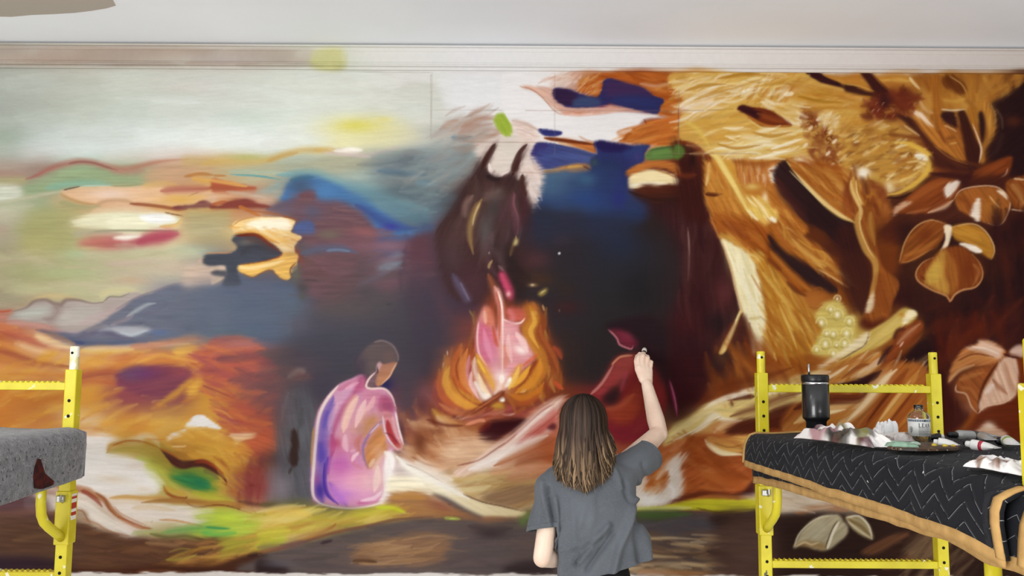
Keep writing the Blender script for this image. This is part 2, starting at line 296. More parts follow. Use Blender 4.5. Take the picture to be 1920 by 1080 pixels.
blob(1700, 920, 230, 60, 'b6c0a6', .8); blob(1150, 1000, 300, 40, 'bda996', .6); blob(1020, 960, 180, 40, 'ae9a86', .6)
# ---- blue range and the cream opening
frame(400, 280, 4.8)
poly([0, 180, 500, 140, 1100, 50, 1450, 110, 1300, 220, 900, 215, 400, 235, 0, 220], 'a6a289', 30, .8, streak=.06)
stroke([-100, 130, 100, 105, 300, 110, 480, 96, 650, 40, 820, 8, 1000, 12, 1080, 30], [60, 60, 44, 40, 50, 30], 'c4a25c', .85, 1, .2); blob(300, 70, 160, 32, 'b0ad6a', .8); stroke([480, 110, 640, 60, 760, 30], 18, 'b48a48', .7, 1)
stroke([1000, 25, 1150, 45, 1300, 55, 1420, 70], 22, 'cab5b2', .8, 1); stroke([1090, 12, 1230, 18, 1340, 10], 22, 'ede4da', .9, .8)
blob(1700, 120, 260, 90, '6c757a', .9); blob(1720, 380, 300, 110, '62696c', .9); blob(1600, 300, 200, 40, '7c7874', .6)
fill([1400, 60, 1920, 30, 1920, 560, 1500, 420, 1350, 260], ['5c6c74', '6a7a7e', '7c7c7a', '586068', '86928e'], 50, 260, 34, 3, .5, 9, 1, .4)
stroke([1480, 195, 1700, 215, 1920, 235], 36, '51687a', .8, .9); blob(1300, 250, 190, 60, 'a2b0a6', .8); blob(1400, 330, 160, 50, '8ea6a0', .7)
stroke([150, 226, 400, 240, 620, 272], 11, '4f949c', .9, .7); stroke([140, 200, 400, 205, 700, 215], 26, '9fb5a4', .6, 1)
poly([400, 400, 560, 290, 700, 240, 640, 460, 560, 470, 400, 440], 'a2aa9c', 22, .7); stroke([380, 400, 520, 360, 620, 300], 40, '88a09c', .6, 1)
stroke([570, 232, 760, 222, 920, 226, 1080, 290, 1300, 370, 1550, 440, 1920, 540], [30, 54, 60, 70, 90, 90], '6fa3ab', .85, 1, .2, col2='6b8a92')
poly([610, 470, 670, 310, 760, 255, 900, 238, 1050, 290, 1250, 380, 1400, 450, 1480, 530, 1600, 610, 1750, 680, 1900, 700, 1860, 780, 1700, 805, 1500, 765, 1360, 620, 1200, 505, 1000, 455, 900, 470, 760, 500], '4a709e', 14, 1, .15, streak=.08)
blob(790, 330, 130, 90, '46566e', .95); stroke([690, 280, 800, 255, 900, 250], 26, '3f6478', .8, .9); blob(1000, 380, 140, 70, '4f7aa8', .8)
poly([1180, 350, 1500, 440, 1920, 560, 1920, 680, 1750, 660, 1560, 560, 1350, 440], '62808c', 26, .9, streak=.08)
stroke([1280, 500, 1400, 570, 1530, 650, 1680, 700, 1840, 710], [40, 60, 70, 50, 30], '39467e', .9, .9, .2); blob(1590, 700, 80, 40, '3d3f8e', .9); stroke([1500, 770, 1650, 790, 1800, 775], 30, '435a80', .8, .9); blob(1800, 630, 110, 36, '556a70', .7)
poly([560, 520, 680, 470, 800, 390, 900, 370, 950, 460, 1150, 470, 1330, 560, 1450, 720, 1400, 900, 900, 920, 780, 760, 740, 600], '694d53', 22, .95, streak=.12)
fill([760, 450, 1150, 480, 1400, 640, 1700, 800, 1880, 880, 1800, 1060, 900, 1060, 800, 800], ['7a5052', '6a4c56', '7c5a60', '5c4a56', '84605e', '6e5450'], 80, 220, 34, 4, .5, 12, 1, .4)
stroke([780, 420, 880, 400, 900, 450], 40, '6f4648', .7, 1); blob(620, 540, 130, 46, '665c6c', .8); stroke([480, 540, 640, 490, 760, 440], 34, '5c5264', .7, 1)
poly([720, 700, 790, 645, 890, 650, 915, 720, 900, 765, 740, 755], '4b5c8a', 9, .95); blob(890, 560, 90, 60, '54586e', .7); blob(1040, 770, 110, 46, '6f6a58', .8)
blob(1350, 745, 150, 44, '8e5a5c', .8); blob(1350, 870, 260, 50, '7c5862', .8); blob(1600, 870, 180, 60, '8a6670', .7); blob(1880, 900, 90, 160, '563840', .8)
stroke([780, 940, 950, 905, 1150, 895, 1310, 935], [40, 60, 50, 20], '466688', .9, .8); stroke([1020, 912, 1120, 905, 1230, 918], 18, '6c98bc', .9, .7); blob(820, 880, 60, 50, '55585c', .7)
stroke([1480, 1090, 1600, 1010, 1710, 950], 60, '7f95a5', .8, 1.1); stroke([1560, 1080, 1640, 1040, 1700, 1000], 34, '8aa4b4', .8, .9)
poly([0, 260, 180, 300, 390, 350, 270, 378, 0, 384], 'a2523a', 8, .95, .4); stroke([-40, 275, 120, 300, 300, 335], 26, 'd09c58', .9, .7); stroke([0, 235, 120, 240], 14, 'a86a38', .8)
poly([-40, 400, 200, 395, 400, 400, 560, 440, 520, 500, 400, 480, 280, 440, 120, 440, -40, 480], 'c9a48a', 18, .85); stroke([120, 380, 300, 405, 480, 440], 18, 'c0b4a0', .6, .9)
poly([50, 505, 150, 458, 300, 450, 440, 495, 520, 518, 400, 530, 200, 534, -20, 534, -20, 500], '783a34', 8, .95, .3); stroke([-20, 500, 60, 480, 120, 470], 20, 'a85c3c', .8)
poly([170, 690, 225, 640, 450, 612, 620, 608, 735, 645, 700, 740, 795, 790, 740, 850, 745, 960, 745, 1090, 560, 1120, 560, 1010, 610, 940, 560, 860, 480, 800, 330, 745, 190, 755], 'e5c388', 5, 1, .4, streak=.1, SL=40, SW=2)
poly([300, 680, 420, 625, 620, 625, 700, 665, 680, 720, 500, 735, 340, 720], 'f4ead2', 10, .95, .5, streak=.04); blob(460, 700, 26, 10, 'c9b080', .6); blob(660, 880, 60, 30, 'f2dfb4', .8)
fill([190, 690, 700, 740, 740, 800, 700, 900, 560, 830, 300, 740], ['dfa84c', 'ecd090', 'd0903c', 'e8b860', 'f2dca8'], 40, 120, 14, 12, .7, 14, .7, .6)
stroke([195, 755, 350, 748, 480, 800, 600, 850], 18, 'c98838', .8, .6, .4); stroke([610, 600, 700, 620, 760, 640], 12, '94502c', .8, .6); stroke([360, 606, 240, 640, 172, 690], 10, 'c08848', .8, .6)
stroke([230, 512, 300, 545, 420, 600], 24, 'ba7038', .9, .6, .5); stroke([280, 550, 480, 570, 620, 595], 16, '9c5c3c', .7, .7)
poly([165, 805, 230, 768, 370, 770, 480, 830, 590, 900, 625, 940, 560, 985, 400, 1025, 225, 1060, 205, 1120, 100, 1120, 60, 1055, -80, 1050, -95, 990, -60, 945, 150, 935, 215, 880], '42454f', 6, 1, .3, streak=.12)
blob(300, 835, 90, 34, '6a625a', .8); stroke([205, 778, 380, 772, 500, 850, 610, 930], [16, 26, 26, 12], '6c2c1e', .95, .6, .3); stroke([300, 800, 430, 840, 540, 920], 30, '5a4038', .7, .9); stroke([-60, 990, 200, 985, 420, 990], 50, '44506a', .6, 1); stroke([620, 930, 600, 970, 460, 1020], 14, 'a8502c', .8, .6)
stroke([760, 900, 780, 980, 840, 1080], [14, 30, 20], '8e4030', .85, .8, .4); stroke([735, 860, 745, 960, 770, 1040], 14, '6c3020', .7, .7, .4)
stroke([-70, 935, 60, 932, 170, 930], 10, 'c98e60', .8, .7)
# ---- lower sky, far mountains, slate mass
frame(0, 480, 4.8)
fill([-300, -40, 1700, -40, 1800, 120, 1300, 260, 900, 380, 300, 380, -300, 430], ['a8a67c', 'b4a98c', 'a0a480', 'bcae94', 'aeac84', 'c0ac98', 'b6b08e'], 70, 420, 60, 2, .45, 8, 1.2, .3)
blob(150, 150, 320, 90, '999a72', .6); blob(560, 150, 260, 60, 'a6ac80', .7); blob(1180, 220, 160, 40, 'b99a80', .6); blob(1600, 110, 260, 70, 'c4ac98', .7); blob(20, 300, 120, 180, '998c72', .5); blob(620, 300, 420, 70, 'b6b38c', .6); blob(1080, 70, 150, 30, 'c2a79c', .6)
stroke([560, 100, 720, 100, 900, 120], 16, 'bca68a', .6, 1); stroke([300, 390, 480, 360, 700, 385], 30, 'c4aa78', .7, 1); stroke([900, 370, 980, 320, 1120, 310, 1240, 318], 40, 'c9bf92', .8, 1)
poly([-300, 620, 60, 545, 120, 500, 230, 465, 280, 425, 310, 402, 410, 392, 480, 420, 540, 430, 590, 395, 700, 395, 820, 420, 930, 415, 985, 365, 1080, 372, 1150, 335, 1260, 330, 1300, 460, 1050, 600, 700, 680, 500, 650, 300, 600], '9c9088', 8, 1, col2='a79a94', gdir=0, streak=.06)
stroke([110, 500, 230, 468, 290, 420, 330, 400, 420, 395, 480, 425, 550, 435, 590, 398, 700, 396, 830, 425, 930, 416], [10, 16, 22, 20, 24, 30, 20, 14, 10], '77645e', .9, .8, .1); stroke([930, 415, 990, 365, 1080, 368, 1170, 335], 10, '80786c', .8, .7)
stroke([480, 430, 520, 500, 460, 570, 380, 560], [30, 60, 40, 20], '85726c', .7, 1); poly([130, 530, 260, 480, 420, 460, 470, 480, 380, 530, 240, 560], 'aeb0a6', 16, .9); poly([500, 590, 600, 490, 760, 450, 920, 470, 880, 560, 740, 610, 560, 620], 'b0a8a0', 20, .9); stroke([720, 610, 860, 560, 1000, 500, 1120, 440], 46, 'b39a9a', .6, 1)
poly([700, 690, 900, 600, 1000, 530, 1110, 460, 1200, 390, 1300, 345, 1360, 335, 1430, 300, 1560, 258, 1680, 250, 1740, 230, 1800, 232, 1920, 258, 2100, 300, 2500, 420, 2600, 700, 1920, 730, 1500, 760, 1300, 800, 900, 810, 680, 790, 560, 740, 420, 690, 600, 690], '6d6c78', 8, 1, .1, streak=.08, col2='62687a', gdir=0)
stroke([1040, 480, 1200, 390, 1310, 342, 1440, 300, 1560, 258, 1740, 232], 14, '7c7078', .7, .8)
fill([1150, 450, 1560, 290, 1920, 280, 2300, 420, 2300, 680, 1500, 740, 1050, 640], ['62687a', '6f7480', '5c6476', '74727c', '687282', '6a6474'], 60, 300, 50, -8, .5, 12, 1.1, .3)
stroke([1140, 545, 1230, 490, 1320, 440, 1400, 425], [10, 26, 20, 10], 'a8b0b2', .85, .9); stroke([1000, 620, 1120, 580, 1200, 530], 26, '94848a', .7, 1); stroke([1040, 630, 1160, 620, 1280, 600], 26, '56586a', .8, .9)
poly([860, 700, 960, 640, 1150, 630, 1300, 640, 1365, 662, 1300, 690, 1180, 725, 1080, 715, 1000, 670], 'a9aab0', 10, .95, .2, streak=.05); stroke([1080, 690, 1180, 712, 1320, 672], 16, 'b6c0c6', .8, .9); stroke([780, 690, 860, 650, 960, 620], 30, '8f8488', .7, 1)
stroke([320, 665, 430, 690, 560, 745, 700, 780, 900, 790, 1100, 780, 1400, 770, 1700, 745], [16, 40, 66, 60, 50, 40, 34, 20], '484c68', .95, .8, .2, col2='5c6478'); stroke([330, 668, 400, 680, 470, 715, 600, 750], 22, '3e4470', .8, .8); stroke([700, 730, 820, 700, 950, 690, 1060, 720, 1200, 745], 34, '5f5a70', .8, .9); stroke([640, 780, 760, 785], 26, '3f4668', .8)
blob(1440, 690, 80, 26, '5a6c94', .8); blob(1700, 650, 60, 30, '545c70', .7); stroke([1600, 735, 1800, 725, 2000, 720], 20, '57606c', .7, .9)
poly([-600, 520, 0, 490, 130, 485, 60, 560, 180, 590, 400, 620, 560, 650, 400, 660, 150, 640, -600, 560], 'a9604a', 12, .9, .3, col2='b08478', gdir=0)
stroke([60, 600, 250, 610, 450, 650], 20, 'bb8f86', .7, 1); stroke([-100, 500, 30, 500, 110, 488], 14, 'a84830', .8, .7)
# ---- the burning plain on the left
fill([-700, 580, 100, 620, 330, 690, 600, 800, 1000, 840, 1920, 770, 1920, 1100, -700, 1100], ['d29a4c', 'c88040', 'c9905a', 'b86840', 'd8ab66', 'b86a4a', 'cf8c4c'], 90, 420, 50, 6, .65, 8, .9, .5)
stroke([-700, 600, -200, 620, 60, 660, 260, 750, 500, 820, 640, 850], [40, 50, 50, 50, 40], 'b25c3c', .85, .9, .5, col2='b86c58'); stroke([0, 680, 180, 740, 300, 780, 420, 815], 30, '9c4c40', .7, .8, .4)
poly([330, 690, 420, 720, 560, 780, 680, 810, 700, 850, 560, 840, 420, 800, 320, 740], 'd5b58c', 12, .9, .2); stroke([140, 790, 260, 830, 420, 870, 620, 900], 60, 'd3a274', .8, 1, .4); stroke([180, 800, 320, 850, 470, 880], 26, 'dcb890', .7, 1)
stroke([740, 848, 900, 850, 1040, 850, 1200, 840], 40, 'd8bd74', .85, 1, .4); stroke([760, 835, 1000, 825, 1400, 800, 1700, 790], 26, 'cfb09a', .7, 1); stroke([-700, 720, -200, 760, 0, 800], 60, 'd3983c', .8, 1, .4)
stroke([-700, 800, -200, 840, 0, 860, 120, 890, 300, 950, 500, 985, 660, 1000], [40, 44, 40, 30], '8a4238', .85, .8, .4); stroke([-300, 920, 60, 950, 300, 990], 50, 'a8603c', .7, .9, .4)
stroke([1180, 810, 1400, 800, 1700, 745, 1920, 740], 40, 'c07a5c', .8, .9, .4); poly([1560, 840, 1700, 800, 1800, 790, 1780, 850, 1700, 900, 1580, 920], 'd9a950', 16, .85, .4)
blob(1880, 880, 150, 100, 'b8614c', .7)
# ---- slate and wine-red middle
frame(400, 480, 4.8)
poly([-120, 330, 0, 255, 115, 150, 118, 80, 205, 75, 240, 150, 360, 192, 440, 150, 520, 128, 600, 215, 690, 225, 770, 260, 810, 400, 800, 520, 640, 545, 640, 640, 700, 720, 500, 800, 350, 745, 0, 722, -150, 640], '545e72', 42, .95, .1, streak=.08)
fill([0, 260, 700, 260, 780, 450, 620, 600, 500, 760, 0, 700], ['4c5a74', '58647a', '5a6478', '4e5e78', '50667a', '605f70'], 60, 260, 46, 0, .5, 8, 1.1, .3)
blob(40, 560, 130, 150, '6f7882', .6); blob(180, 690, 220, 30, '576468', .7); blob(700, 450, 90, 90, '526a7c', .7); blob(460, 200, 120, 40, '5c5664', .7)
poly([800, 60, 1250, 10, 1400, 150, 1300, 300, 1150, 440, 900, 420, 820, 260], '684a4c', 36, .8, .2, streak=.12)
fill([820, 20, 1500, 0, 1880, 60, 1860, 300, 1500, 400, 1100, 460, 860, 420], ['6c4c50', '74505a', '5c4a50', '7a5660', '665054', '584848'], 60, 240, 44, -4, .5, 10, 1.1, .3)
blob(1600, 250, 190, 70, '76505a', .8, -14); blob(1370, 320, 110, 60, '4c464a', .7); blob(1330, 130, 90, 110, '564a50', .6); blob(1150, 500, 420, 110, '59504e', .7); blob(1840, 420, 140, 200, '403844', .7)
blob(1100, 780, 520, 170, '434650', .85); blob(1000, 620, 320, 90, '4b4650', .7); blob(1650, 560, 220, 140, '46444a', .7); blob(760, 620, 120, 60, '5c525c', .6)
stroke([1300, 260, 1450, 200, 1600, 120], 40, '6c6270', .5, 1.1); stroke([1500, 110, 1620, 90, 1700, 110], 40, '78848f', .7, 1)
blob(740, 160, 50, 90, '5e5f54', .9); blob(800, 290, 60, 50, '46403e', .9); blob(800, 370, 40, 40, '4e4c42', .7); stroke([820, 215, 900, 218, 950, 222], 6, '42383a', .8); stroke([960, 345, 1110, 345], 5, '4a3a3c', .7); stroke([930, 378, 1010, 384], 4, '54443f', .6); blob(1580, 435, 30, 12, '38363c', .8)
poly([205, 85, 460, 52, 600, 10, 640, -30, 760, -20, 745, 70, 692, 112, 692, 190, 660, 212, 600, 196, 530, 122, 440, 142, 350, 187, 240, 142], 'e5b45c', 4, 1, .5, streak=.16, ang=-8, SL=40, SW=2)
stroke([215, 95, 330, 110, 500, 80, 640, 40], 26, 'f2d8a0', .9, .7, .6); stroke([560, 130, 640, 170, 680, 190], 18, 'ecb858', .8, .7, .5); stroke([205, 82, 440, 50, 620, -5], 8, '8a4c22', .8, .6); stroke([240, 145, 350, 190, 440, 148, 520, 126, 600, 200, 680, 215], 8, '90562a', .8, .6); stroke([745, 60, 695, 110, 695, 190], 10, '7c4424', .8, .6)
poly([-25, 105, 60, 85, 108, 95, 110, 122, 20, 135, -25, 140], 'dccbb8', 5, 1); poly([-20, 185, 50, 176, 102, 190, 60, 225, 0, 255, -20, 245], 'e2caa6', 5, 1); stroke([105, 190, 60, 228, 0, 258], 8, '906a48', .8)
poly([-40, 770, 200, 712, 300, 742, 470, 842, 385, 885, 420, 965, 620, 990, 830, 1040, 830, 1120, -40, 1120], 'b35e49', 12, .95, .3, streak=.14, ang=-6)
fill([-40, 780, 200, 730, 440, 840, 400, 960, 800, 1060, -40, 1090], ['b8614c', 'a85850', 'c06c48', 'b06a62', 'c8744c', '9c5450'], 50, 220, 26, -6, .6, 12, .9, .5)
blob(260, 790, 170, 36, 'b06c66', .7); stroke([40, 920, 200, 900, 440, 860], 24, '7c4c50', .8, .9); stroke([-100, 800, 60, 850, 200, 890], 30, 'cc7848', .7, .9)
poly([385, 880, 480, 850, 700, 830, 760, 900, 700, 960, 520, 960, 420, 950], '5c4c4c', 20, .85); stroke([690, 1075, 750, 1030, 820, 1020, 830, 1060], 30, '8e7468', .85, .8, .5)
# ---- orange field, purple eye, white peaks
frame(140, 660, 4.8)
fill([-600, 60, 500, 60, 1150, 40, 1150, 330, 1300, 600, 1400, 740, 800, 740, 0, 740, -600, 700], ['d8a040', 'd09038', 'c98840', 'd8a850', 'cf9c48', 'c07a3c', 'deb058'], 110, 260, 46, -22, .65, 12, .9, .5)
fill([1080, 30, 1700, 60, 1600, 200, 1450, 330, 1700, 560, 1780, 700, 1420, 720, 1250, 560, 1150, 300], ['b4584a', 'a85048', 'bc6448', 'a05050', 'c26c48', '944c50', 'ac5c58'], 80, 240, 34, 22, .65, 12, .9, .5)
stroke([-600, 200, 0, 210, 200, 190, 500, 130, 800, 100], 40, 'c87c40', .7, .9, .4); stroke([560, 100, 760, 30, 940, 60, 1100, 90], 26, 'dca650', .8, .8, .4); stroke([500, 90, 620, 40, 760, 20], 20, 'd89458', .7, .8)
stroke([-40, 250, 100, 215, 300, 190, 420, 210], 60, '8e4440', .85, .9, .4); stroke([0, 290, 200, 260, 400, 290], 50, 'b0583c', .7, .9, .4)
poly([370, 210, 450, 160, 560, 130, 760, 118, 950, 130, 1060, 180, 1000, 260, 900, 350, 800, 420, 700, 420, 560, 370, 400, 310], '7a4054', 14, .95, .3, streak=.1, ang=-10)
poly([380, 200, 470, 155, 600, 135, 660, 170, 600, 240, 480, 250], '6a4c66', 20, .9); blob(640, 200, 140, 60, '6c3c64', .8); blob(760, 300, 200, 60, '844a54', .7, -10); blob(950, 180, 110, 50, '944c50', .7)
stroke([1060, 250, 1000, 300, 880, 400, 760, 480], 40, 'd29a40', .7, .9, .4); poly([1060, 260, 1110, 235, 1160, 270, 1120, 310, 1100, 380, 1000, 400], 'dca648', 14, .9, .3)
stroke([1140, 320, 1200, 380, 1300, 430, 1450, 430], 18, 'c8743c', .7, .7, .5); stroke([1150, 300, 1300, 360, 1460, 430], 14, '8e4444', .7, .7); blob(1230, 170, 110, 30, '8c4a48', .7)
fill([1440, 250, 1900, 180, 1920, 640, 1780, 640, 1640, 560, 1640, 460, 1500, 380], ['5c4a4c', '50484c', '6a4a50', '54444a', '645054'], 60, 200, 40, -20, .6, 20, 1, .4)
blob(1720, 310, 160, 60, '50474a', .8); blob(1820, 100, 150, 90, '54484c', .7); stroke([1280, 70, 1500, 60, 1700, 20], 40, '6c4a4e', .7, .9); blob(1870, 620, 80, 160, '45434a', .8)
fill([1220, 500, 1650, 560, 1780, 700, 1880, 820, 1700, 960, 1560, 900, 1400, 720], ['b0563c', 'a84c40', 'bc6440', '9c4440', 'c47044'], 50, 200, 34, 24, .6, 14, .9, .5)
poly([1640, 720, 1760, 690, 1860, 740, 1870, 830, 1800, 920, 1640, 960, 1560, 880], 'b4583c', 18, .85, .3, streak=.12, ang=20)
stroke([1280, 560, 1400, 610, 1560, 640, 1700, 650], 22, '94404c', .6, .8, .5); stroke([1250, 510, 1340, 540, 1420, 600], 10, 'd89c58', .7, .6)
# white summit
poly([995, 660, 1040, 610, 1090, 572, 1170, 575, 1240, 625, 1320, 690, 1240, 690, 1170, 672, 1060, 685, 1000, 680], 'e6e0dc', 5, 1, .5, ang=-20, streak=.05); poly([820, 795, 860, 745, 900, 715, 990, 690, 1000, 720, 930, 760, 860, 785], 'e0d4cc', 6, .95, .5, ang=-20)
stroke([1000, 690, 1080, 690, 1200, 685, 1300, 700], 14, 'd6b070', .8, .7); stroke([1020, 640, 1060, 600], 10, 'd0a060', .6)
poly([1380, 745, 1500, 735, 1640, 735, 1600, 770, 1540, 790, 1480, 830, 1440, 835, 1420, 790], 'dcb88c', 9, .9, .5); stroke([1440, 825, 1470, 815], 12, 'ecdcc8', .8); stroke([1390, 740, 1600, 742], 12, 'e8d0b0', .7, .7, .6)
fill([820, 800, 1000, 720, 1300, 700, 1420, 800, 1560, 900, 1600, 1060, 1300, 1060, 1100, 960, 900, 880], ['d6a242', 'cf983c', 'dcae56', 'c88c3a', 'd8a850'], 60, 200, 36, 20, .65, 12, .9, .45)
stroke([870, 850, 980, 850, 1000, 840], 12, 'e8d0a8', .8, .6, .5)
poly([-600, 740, 130, 735, 300, 750, 440, 790, 600, 770, 620, 830, 330, 830, 290, 900, 270, 1000, 500, 1000, 640, 1060, 640, 1120, -600, 1120], 'e4dcd6', 14, .95, .3, streak=.04)
stroke([560, 770, 640, 755, 720, 790, 760, 850], 40, 'e0cab4', .8, .8, .5); stroke([640, 780, 760, 790, 820, 775], 12, 'b8602c', .6, .7, .6); stroke([-60, 745, 80, 740, 260, 750], 20, 'dcb088', .8, .9)
stroke([-600, 690, -100, 700, 100, 690, 250, 700], 60, 'c98850', .6, 1, .4)
# ochre-green sweep and dark vein
stroke([290, 905, 340, 840, 460, 810, 620, 830, 760, 880, 860, 960, 960, 1050], [20, 60, 90, 100, 100, 90], 'b07a34', .9, .8, .5, col2='8c8c38'); stroke([280, 910, 420, 880, 600, 890, 760, 980, 900, 1060], [12, 40, 60, 70, 60], '9c8a3c', .8, .8, .5); stroke([560, 960, 680, 1000, 760, 1060, 900, 1120], 60, 'a8b84c', .8, .9, .5)
stroke([340, 840, 480, 800, 620, 810, 760, 860], 16, '94501e', .7, .7, .5); stroke([780, 885, 860, 950, 960, 1010, 1080, 1010, 1160, 1000, 1240, 1040, 1330, 1090], [14, 44, 60, 50, 40, 34], '4c2a28', .95, .6, .3); stroke([1060, 990, 1160, 980, 1260, 1030, 1340, 1100], 24, '8e3c28', .8, .7, .4); stroke([760, 870, 840, 900, 940, 960], 16, 'a04c28', .7, .7)
# ---- green hollow, white folds
frame(140, 855, 4.8)
poly([-400, 0, 300, -10, 520, 20, 660, 90, 790, 220, 740, 330, 560, 350, 300, 358, 180, 318, 60, 280, -400, 240], 'e5dfda', 14, .95, .3, streak=.05, ang=6)
blob(350, 210, 160, 40, 'd8c8b4', .8, 5); blob(560, 90, 120, 40, 'd8c4b4', .6); blob(700, 240, 90, 60, 'ece8e6', .8); blob(620, 300, 90, 30, 'dccab4', .6)
stroke([640, 80, 760, 130, 860, 240, 930, 300], [60, 110, 120, 60], 'b2b648', .9, .9, .5); stroke([700, 40, 820, 90, 900, 180], 70, '94863a', .7, .9, .5)
poly([850, 130, 980, 80, 1120, 100, 1240, 160, 1300, 230, 1280, 330, 1180, 340, 1060, 310, 940, 260, 860, 200], '6e8a38', 18, .9, .3, streak=.1, ang=14)
poly([870, 190, 940, 165, 1040, 160, 1140, 190, 1210, 240, 1240, 290, 1180, 320, 1080, 310, 980, 260], '347848', 14, .95, .3, streak=.14, ang=14); blob(1130, 240, 80, 34, '2c7450', .8, 14)
stroke([1160, 130, 1240, 160, 1300, 210], 24, '55543c', .7, .9); stroke([1060, 330, 1200, 360, 1350, 400, 1450, 410], [30, 60, 50, 20], 'b4b43c', .9, .8, .5); stroke([1230, 250, 1330, 270, 1350, 330], 40, 'b8983a', .8, .9, .5)
stroke([820, 0, 900, 60, 980, 90, 1080, 70, 1160, 80, 1260, 130, 1340, 190, 1370, 245], [20, 50, 44, 40, 36, 26, 16], '4e2824', .95, .6, .3); stroke([1080, 60, 1180, 60, 1280, 120, 1350, 180], 16, '923c22', .8, .7); stroke([1310, 170, 1360, 230, 1370, 260, 1330, 240], 8, '5c2018', .8, .5)
fill([1250, 20, 1560, -20, 1560, 180, 1520, 340, 1440, 400, 1380, 260, 1300, 120], ['d09c40', 'c48838', 'b87434', 'd8b050', 'a86030'], 40, 170, 24, 40, .65, 14, .8, .5)
fill([1540, 60, 1720, 60, 1760, 300, 1700, 430, 1500, 430, 1480, 380, 1560, 250], ['8a4440', '9c4c48', '7c3c38', 'a05a50', '743434'], 50, 160, 34, 80, .6, 30, .9, .4)
poly([1700, 120, 1840, 60, 1960, 90, 1960, 420, 1720, 430, 1740, 280], '706468', 26, .85, streak=.1, ang=90); blob(1880, 30, 90, 40, '3c3a40', .8); stroke([1480, 410, 1640, 440, 1800, 440, 1920, 445], 30, '54342c', .8, .8, .3); blob(1590, 265, 30, 22, '5c2420', .8)
stroke([800, 270, 830, 330, 900, 370, 1000, 380, 1010, 360], [10, 20, 22, 14, 8], '8e4824', .9, .6, .3); stroke([810, 290, 900, 320, 1000, 350], 40, 'c8983c', .8, .8, .4)
stroke([310, 380, 460, 370, 640, 380, 840, 360], [20, 34, 34, 20], 'c79a58', .9, .7, .5); stroke([600, 420, 800, 400, 1000, 410, 1200, 430, 1400, 430, 1560, 470, 1640, 510], [20, 40, 50, 44, 36, 20], 'a8743c', .9, .7, .5); stroke([1000, 420, 1100, 460, 1300, 440, 1450, 470, 1600, 520], 12, '7c4424', .8, .6, .4)
poly([330, 430, 600, 430, 900, 450, 1250, 490, 1240, 580, 1100, 620, 900, 600, 700, 590, 540, 560, 400, 500], 'e2d6cc', 14, .95, .4, streak=.05); stroke([520, 470, 700, 460, 900, 490], 30, 'd2b48c', .7, .8, .6); stroke([760, 575, 900, 580, 1100, 620, 1160, 640], 14, 'c08850', .8, .6, .5)
poly([-400, 340, 80, 400, 220, 480, 320, 560, 480, 660, 560, 700, 520, 720, 300, 660, 140, 580, 60, 470, -400, 500], 'e2d8ce', 12, .9, .4, streak=.06, ang=30)
stroke([-400, 250, 60, 300, 160, 340, 260, 390, 330, 480, 420, 560, 560, 640, 680, 660], [60, 50, 44, 40, 34, 24, 14], 'a8704c', .9, .7, .5); stroke([60, 310, 120, 340, 200, 400, 250, 460], [30, 30, 20], '8c4030', .85, .7, .4); stroke([190, 330, 270, 390, 310, 470, 400, 560], 16, '8c5030', .7, .6, .5); stroke([380, 540, 500, 590, 620, 640, 700, 655], 16, '904a28', .8, .6, .4); stroke([350, 450, 420, 520, 560, 590, 680, 640], 9, 'a87c5c', .7, .6)
stroke([-60, 500, 60, 490, 110, 560, 140, 610], 10, '8c5c40', .8, .6, .3); stroke([60, 560, 200, 610, 300, 670, 480, 720], 14, 'a06a48', .7, .7, .5); stroke([690, 600, 700, 580], 5, '8a6a4c', .7)
poly([1060, 530, 1240, 490, 1420, 500, 1560, 540, 1700, 600, 1700, 660, 1560, 720, 1300, 740, 1100, 700, 1000, 680, 1200, 630, 1160, 580], 'aec048', 22, .9, .4, streak=.12); blob(1380, 560, 120, 40, 'c8d848', .7)
stroke([780, 690, 950, 670, 1150, 650, 1400, 650], [30, 50, 60, 30], '62a052', .85, .8, .4); stroke([1150, 690, 1300, 710, 1450, 690], 40, '58b058', .8, .9, .4); stroke([1180, 640, 1300, 650, 1390, 655], 14, '2c8458', .8, .7); stroke([520, 700, 700, 690, 850, 710], 40, '9ca860', .7, .9, .4)
stroke([680, 700, 850, 730, 1000, 720, 1160, 750], 26, '5a5830', .8, .8, .4)
poly([-500, 540, 60, 610, 180, 660, 350, 710, 560, 740, 900, 760, 1300, 740, 1400, 800, 1100, 960, 760, 1000, 400, 1040, -500, 1050], '5e4030', 14, .95, .3, streak=.14, ang=6)
fill([-400, 620, 100, 660, 500, 760, 900, 780, 1000, 960, 500, 1020, -400, 1020], ['5c3c2e', '6c4a36', '523428', '64442f', '7a5438', '4a2e26'], 80, 320, 30, 5, .6, 6, .9, .5)
stroke([640, 780, 760, 790, 900, 800, 1000, 780], 26, 'b08a60', .7, .8, .7); stroke([900, 770, 1100, 790, 1260, 770], 24, 'a07048', .7, .8, .6)
fill([900, 860, 1250, 780, 1600, 700, 1900, 650, 1920, 820, 1500, 900, 1200, 980, 900, 970], ['b07a3c', 'c08c48', 'a06830', 'c89c50', '8c5c2c', 'b0a040'], 60, 300, 24, -12, .7, 8, .8, .5)
poly([1300, 740, 1560, 720, 1720, 680, 1800, 720, 1740, 820, 1500, 860, 1280, 900, 1340, 820], '9c9438', 18, .8, .4, streak=.14, ang=-12); stroke([1640, 820, 1760, 780, 1900, 740], 60, 'b4c038', .85, .9, .5)
stroke([700, 980, 1000, 970, 1200, 990, 1400, 930, 1560, 880], 30, 'a87038', .7, .8, .5); poly([-500, 1000, 300, 1010, 800, 970, 1000, 990, 1300, 970, 1500, 900, 1700, 860, 1800, 980, 1920, 1060, 1000, 1080, -500, 1080], '44281e', 14, .9, .3, streak=.15); stroke([560, 1040, 760, 1030, 1000, 1040], 20, '84502f', .6, .8, .6)
